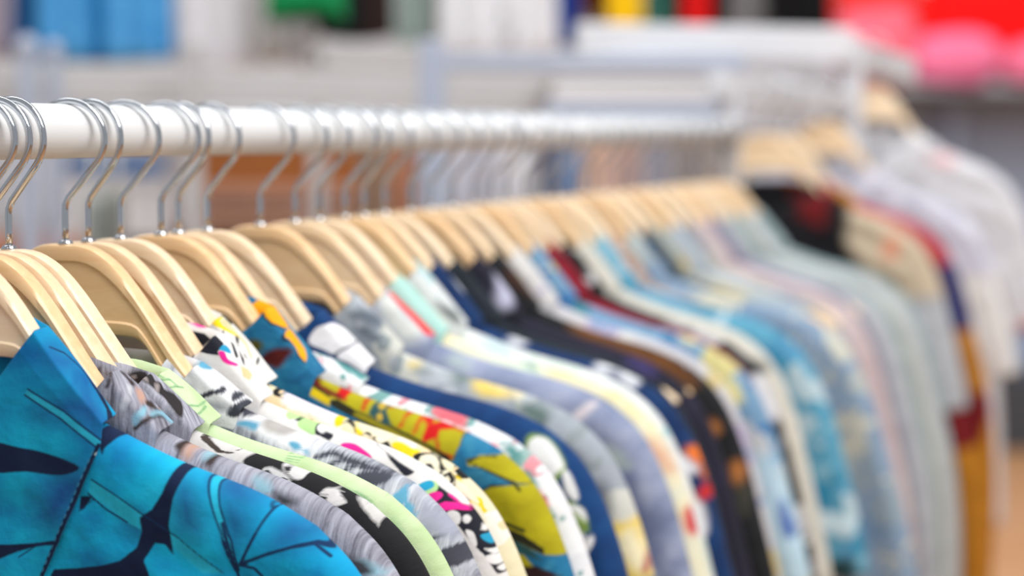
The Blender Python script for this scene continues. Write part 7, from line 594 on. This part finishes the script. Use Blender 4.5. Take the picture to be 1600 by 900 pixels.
hung('wide jet black garment beside the coral pink pile', 1196, 1296, 60, 4.6, [(6, 6, 9), (14, 14, 18)], 19, WD, folds=3)
# ================================================================= red and pink clothes on a high shelf at the right
M['shelf'] = plain('grey_shelf_board', (96, 92, 100), .5); M['panel'] = plain('grey_panel', (156, 168, 192), .6, 0, .03, 2); M['dark'] = plain('charcoal_plinth', (62, 65, 72), .6)
sd = world_thing('display_shelf', 'grey panelled display unit with a long shelf, far right', 'shelf unit')
YS = 8.6
c0, c1_ = pt3(1290, 139, YS), pt3(2100, 139, YS); Wd = c1_[0]-c0[0]; xm = (c0[0]+c1_[0])/2; zp = float(pt3(0, 592, YS)[2])
box('shelf_board', (xm, YS+.25, c0[2]-.012), (Wd, .6, .024), M['shelf'], sd)
box('back_panel', (xm, YS+.5, (c0[2]+zp)/2-.02), (Wd, .04, c0[2]-zp), M['panel'], sd)
box('plinth', (xm, YS+.3, zp/2), (Wd, .42, zp), M['dark'], sd)
box('divider', (pt3(1515, 200, YS)[0], YS+.38, c0[2]-.22), (.05, .2, .4), M['panel'], sd)
def pile(label, x0, x1, y0, y1, Y, col, seed, round_=.5, cat='folded garment', grp=None):
    """a soft folded garment: a rounded, slightly slumped cushion of cloth"""
    p, q = pt3(x0, y1, Y), pt3(x1, y0, Y); W, H = float(q[0]-p[0]), float(q[2]-p[2]); V, F = [], []; nu, nv = 40, 20
    for j in range(nv+1):
        b = -math.pi/2+math.pi*j/nv
        for i in range(nu):
            a = 2*math.pi*i/nu; e = lambda v, k=.55: math.copysign(abs(v)**k, v)
            x = e(math.cos(a))*e(math.cos(b), .7)*W/2; y = e(math.sin(a))*e(math.cos(b), .7)*.16; z = e(math.sin(b), .8)*H/2
            z += .05*H*math.sin(x/W*7+seed)*(z > 0)+.04*H*math.sin(z/H*20+x*9); V.append((x, y, z+H/2))
    for j in range(nv):
        for i in range(nu): F.append((j*nu+i, j*nu+(i+1) % nu, (j+1)*nu+(i+1) % nu, (j+1)*nu+i))
    V = np.array(V)
    o = mesh_obj('folded_garment', V, F, cloth_mat('folded_cloth', ('plain', col, .5), [], seed), None, True, V[:, [0, 2]]); o.location = ((p[0]+q[0])/2, Y, float(p[2])); tag(o, label, cat, grp); return o
FG = 'folded clothes on the high shelf'
pile('coral pink folded garment at the left end of the high shelf', 1300, 1432, 6, 138, YS+.15, [(240, 92, 96), (246, 120, 150)], 31, grp=FG)
pile('pink folded garment in front of the scarlet one', 1412, 1562, 50, 138, YS+.15, [(240, 112, 150), (250, 132, 170)], 32, grp=FG)
pile('pink folded garment cut by the right edge of the photo', 1556, 1720, 66, 138, YS+.15, [(242, 110, 144), (250, 130, 164)], 33, grp=FG)
pile('scarlet folded garment behind the pink ones', 1430, 1760, -60, 132, YS+.5, [(236, 2, 4), (250, 8, 8)], 34, grp=FG)
pile('orange-red folded garment behind the coral pink one', 1296, 1440, -70, 134, YS+.5, [(236, 30, 16), (246, 46, 30)], 35, grp=FG)
# ================================================================= things seen in the gap between rail and hangers
M['orange_wood'] = wood_mat('orange_stained_wood', (176, 106, 44), (196, 124, 58), .5); M['pink_wood'] = wood_mat('rosy_wood', (196, 146, 120), (214, 170, 148), .5); M['dark_wood'] = wood_mat('dark_stained_wood', (70, 44, 36), (90, 58, 48), .5)
M['rust'] = wood_mat('terracotta_wood', (178, 104, 68), (196, 122, 84), .5); M['blue'] = plain('blue_header', (30, 112, 186), .5); M['white'] = plain('white_panel', (232, 233, 236), .5, 0, .02)
cab = world_thing('shelf_unit', 'stained wooden shelf unit with an orange back panel, behind the hooks', 'shelf unit')
Yc = 5.4
def slab(name, x0, x1, y0, y1, Y, d, mat, par):
    p, q = pt3(x0, y1, Y), pt3(x1, y0, Y); return box(name, ((p[0]+q[0])/2, Y, (p[2]+q[2])/2), (q[0]-p[0], d, q[2]-p[2]), mat, par, .004)
slab('back_panel', 302, 640, 225, 420, Yc+.16, .03, M['orange_wood'], cab)
slab('shelf', 298, 644, 292, 313, Yc, .3, M['pink_wood'], cab); slab('shelf', 298, 644, 326, 350, Yc-.05, .36, M['pink_wood'], cab)
slab('drawer_front', 340, 470, 313, 326, Yc+.02, .24, M['dark_wood'], cab)
slab('shelf', 190, 310, 352, 362, Yc-.02, .3, M['pink_wood'], cab)
p, q = pt3(200, 362, Yc), pt3(640, 362, Yc); box('base_cabinet', ((p[0]+q[0])/2, Yc, p[2]/2), (q[0]-p[0], .34, p[2]), M['dark_wood'], cab)
bd = world_thing('notice_board', 'white framed panel with a plain blue header strip, left of the wooden shelf unit', 'board')
slab('board', 105, 258, 240, 372, 5.0, .02, M['white'], bd); slab('header', 98, 256, 244, 272, 4.985, .02, M['blue'], bd); slab('frame', 136, 252, 288, 293, 4.985, .015, M['grey_metal'], bd)
slab('frame', 136, 141, 293, 368, 4.985, .015, M['grey_metal'], bd); slab('frame', 236, 241, 293, 368, 4.985, .015, M['grey_metal'], bd)
p = pt3(110, 372, 5.0); q = pt3(250, 372, 5.0)
for r_ in (p, q): post3('leg', r_, .02, M['white_metal'], bd)
pn = world_thing('louvred_door', 'white slatted cabinet door beside the blue-headed panel', 'door')
slab('door_panel', 254, 306, 215, 360, 5.2, .03, M['white'], pn); slab('stile', 266, 272, 215, 360, 5.18, .015, M['grey_metal'], pn); p = pt3(280, 360, 5.2); box('plinth', (p[0], 5.2, p[2]/2), (.09, .04, p[2]), M['dark_wood'], pn)
cr = world_thing('wooden_crate', 'terracotta wooden crate with dark slots, low at the far left', 'crate')
slab('crate_body', -60, 150, 372, 470, 4.4, .3, M['rust'], cr); slab('slot', 28, 60, 380, 470, 4.24, .02, M['dark_wood'], cr); p, q = pt3(-60, 470, 4.4), pt3(150, 470, 4.4); box('stand', ((p[0]+q[0])/2, 4.4, p[2]/2), (q[0]-p[0]-.05, .26, p[2]), M['dark_wood'], cr)
MR = 'garments glimpsed under the front rail'
def hung2(*a, **k):
    zr = float(pt3(0, 176, 3.9)[2]); low = 'ztop' in k; k.setdefault('ztop', zr); o = hung(*a, **k)
    if low: tube('strap', [(0, 0, k['ztop']-o.location.z-.01), (0, .02, (k['ztop']+zr)/2-o.location.z), (0, .05, zr-o.location.z)], .004, M['thread'], o)
    return o
lr = world_thing('wall_rail', 'slim white rail behind the front rack, carrying glimpsed garments', 'rail')
zl = float(pt3(0, 176, 3.9)[2]); tube('rail', [(-1.3, 3.9, zl), (0, 3.9, zl), (.62, 3.9, zl)], .01, M['white_metal'], lr)
for x in (-1.3, .62): tube('post', [(x, 3.9, zl), (x, 3.9, .0)], .012, M['white_metal'], lr)
hung2('soft grey garment hanging low behind the leftmost hooks', -10, 108, 362, 3.9, [(184, 186, 194), (204, 206, 212)], 21, MR)
hung2('grey-green garment in front of the blue-headed panel', 130, 165, 400, 3.85, [(150, 158, 156), (176, 182, 178)], 22, MR, folds=2, ztop=float(pt3(0, 300, 3.85)[2]))
hung2('second grey-green garment, darker, beside the blue-headed panel', 166, 196, 400, 3.85, [(130, 136, 132), (160, 166, 160)], 23, MR, folds=2, ztop=float(pt3(0, 290, 3.85)[2]))
xs = [(560, 612, (150, 124, 104)), (614, 650, (196, 140, 110)), (650, 684, (120, 104, 100)), (686, 720, (214, 216, 226)), (722, 758, (204, 206, 218)), (760, 796, (220, 222, 230)), (798, 834, (224, 226, 232)), (838, 862, (18, 34, 80)), (862, 906, (110, 134, 172)), (908, 962, (222, 186, 164)), (964, 1004, (204, 172, 164)), (1006, 1046, (158, 158, 174)), (1048, 1092, (150, 138, 132)), (1094, 1160, (160, 146, 138))]
nm = ['dusky brown', 'terracotta pink', 'dark taupe', 'first white', 'second white, slightly greyer,', 'third white', 'fourth white, beside the navy one,', 'deep navy', 'washed denim blue', 'peach', 'dusty rose', 'lavender grey', 'stone brown', 'warm taupe']
for j, (x0, x1, cc) in enumerate(xs):
    hung2(nm[j]+' garment glimpsed between rail and hangers', x0, x1, 430, 3.9, [cc, tuple(min(255, v+14) for v in cc)], 24+j, MR, folds=2)
# pale sheet things between the frame bars
bx = world_thing('display_box', 'whitish boxy display box inside the blue-grey frame', 'box')
slab('box_body', 862, 1128, 122, 158, 3.35, .2, M['white'], bx); slab('lid', 856, 1134, 116, 124, 3.35, .22, M['white_metal'], bx)
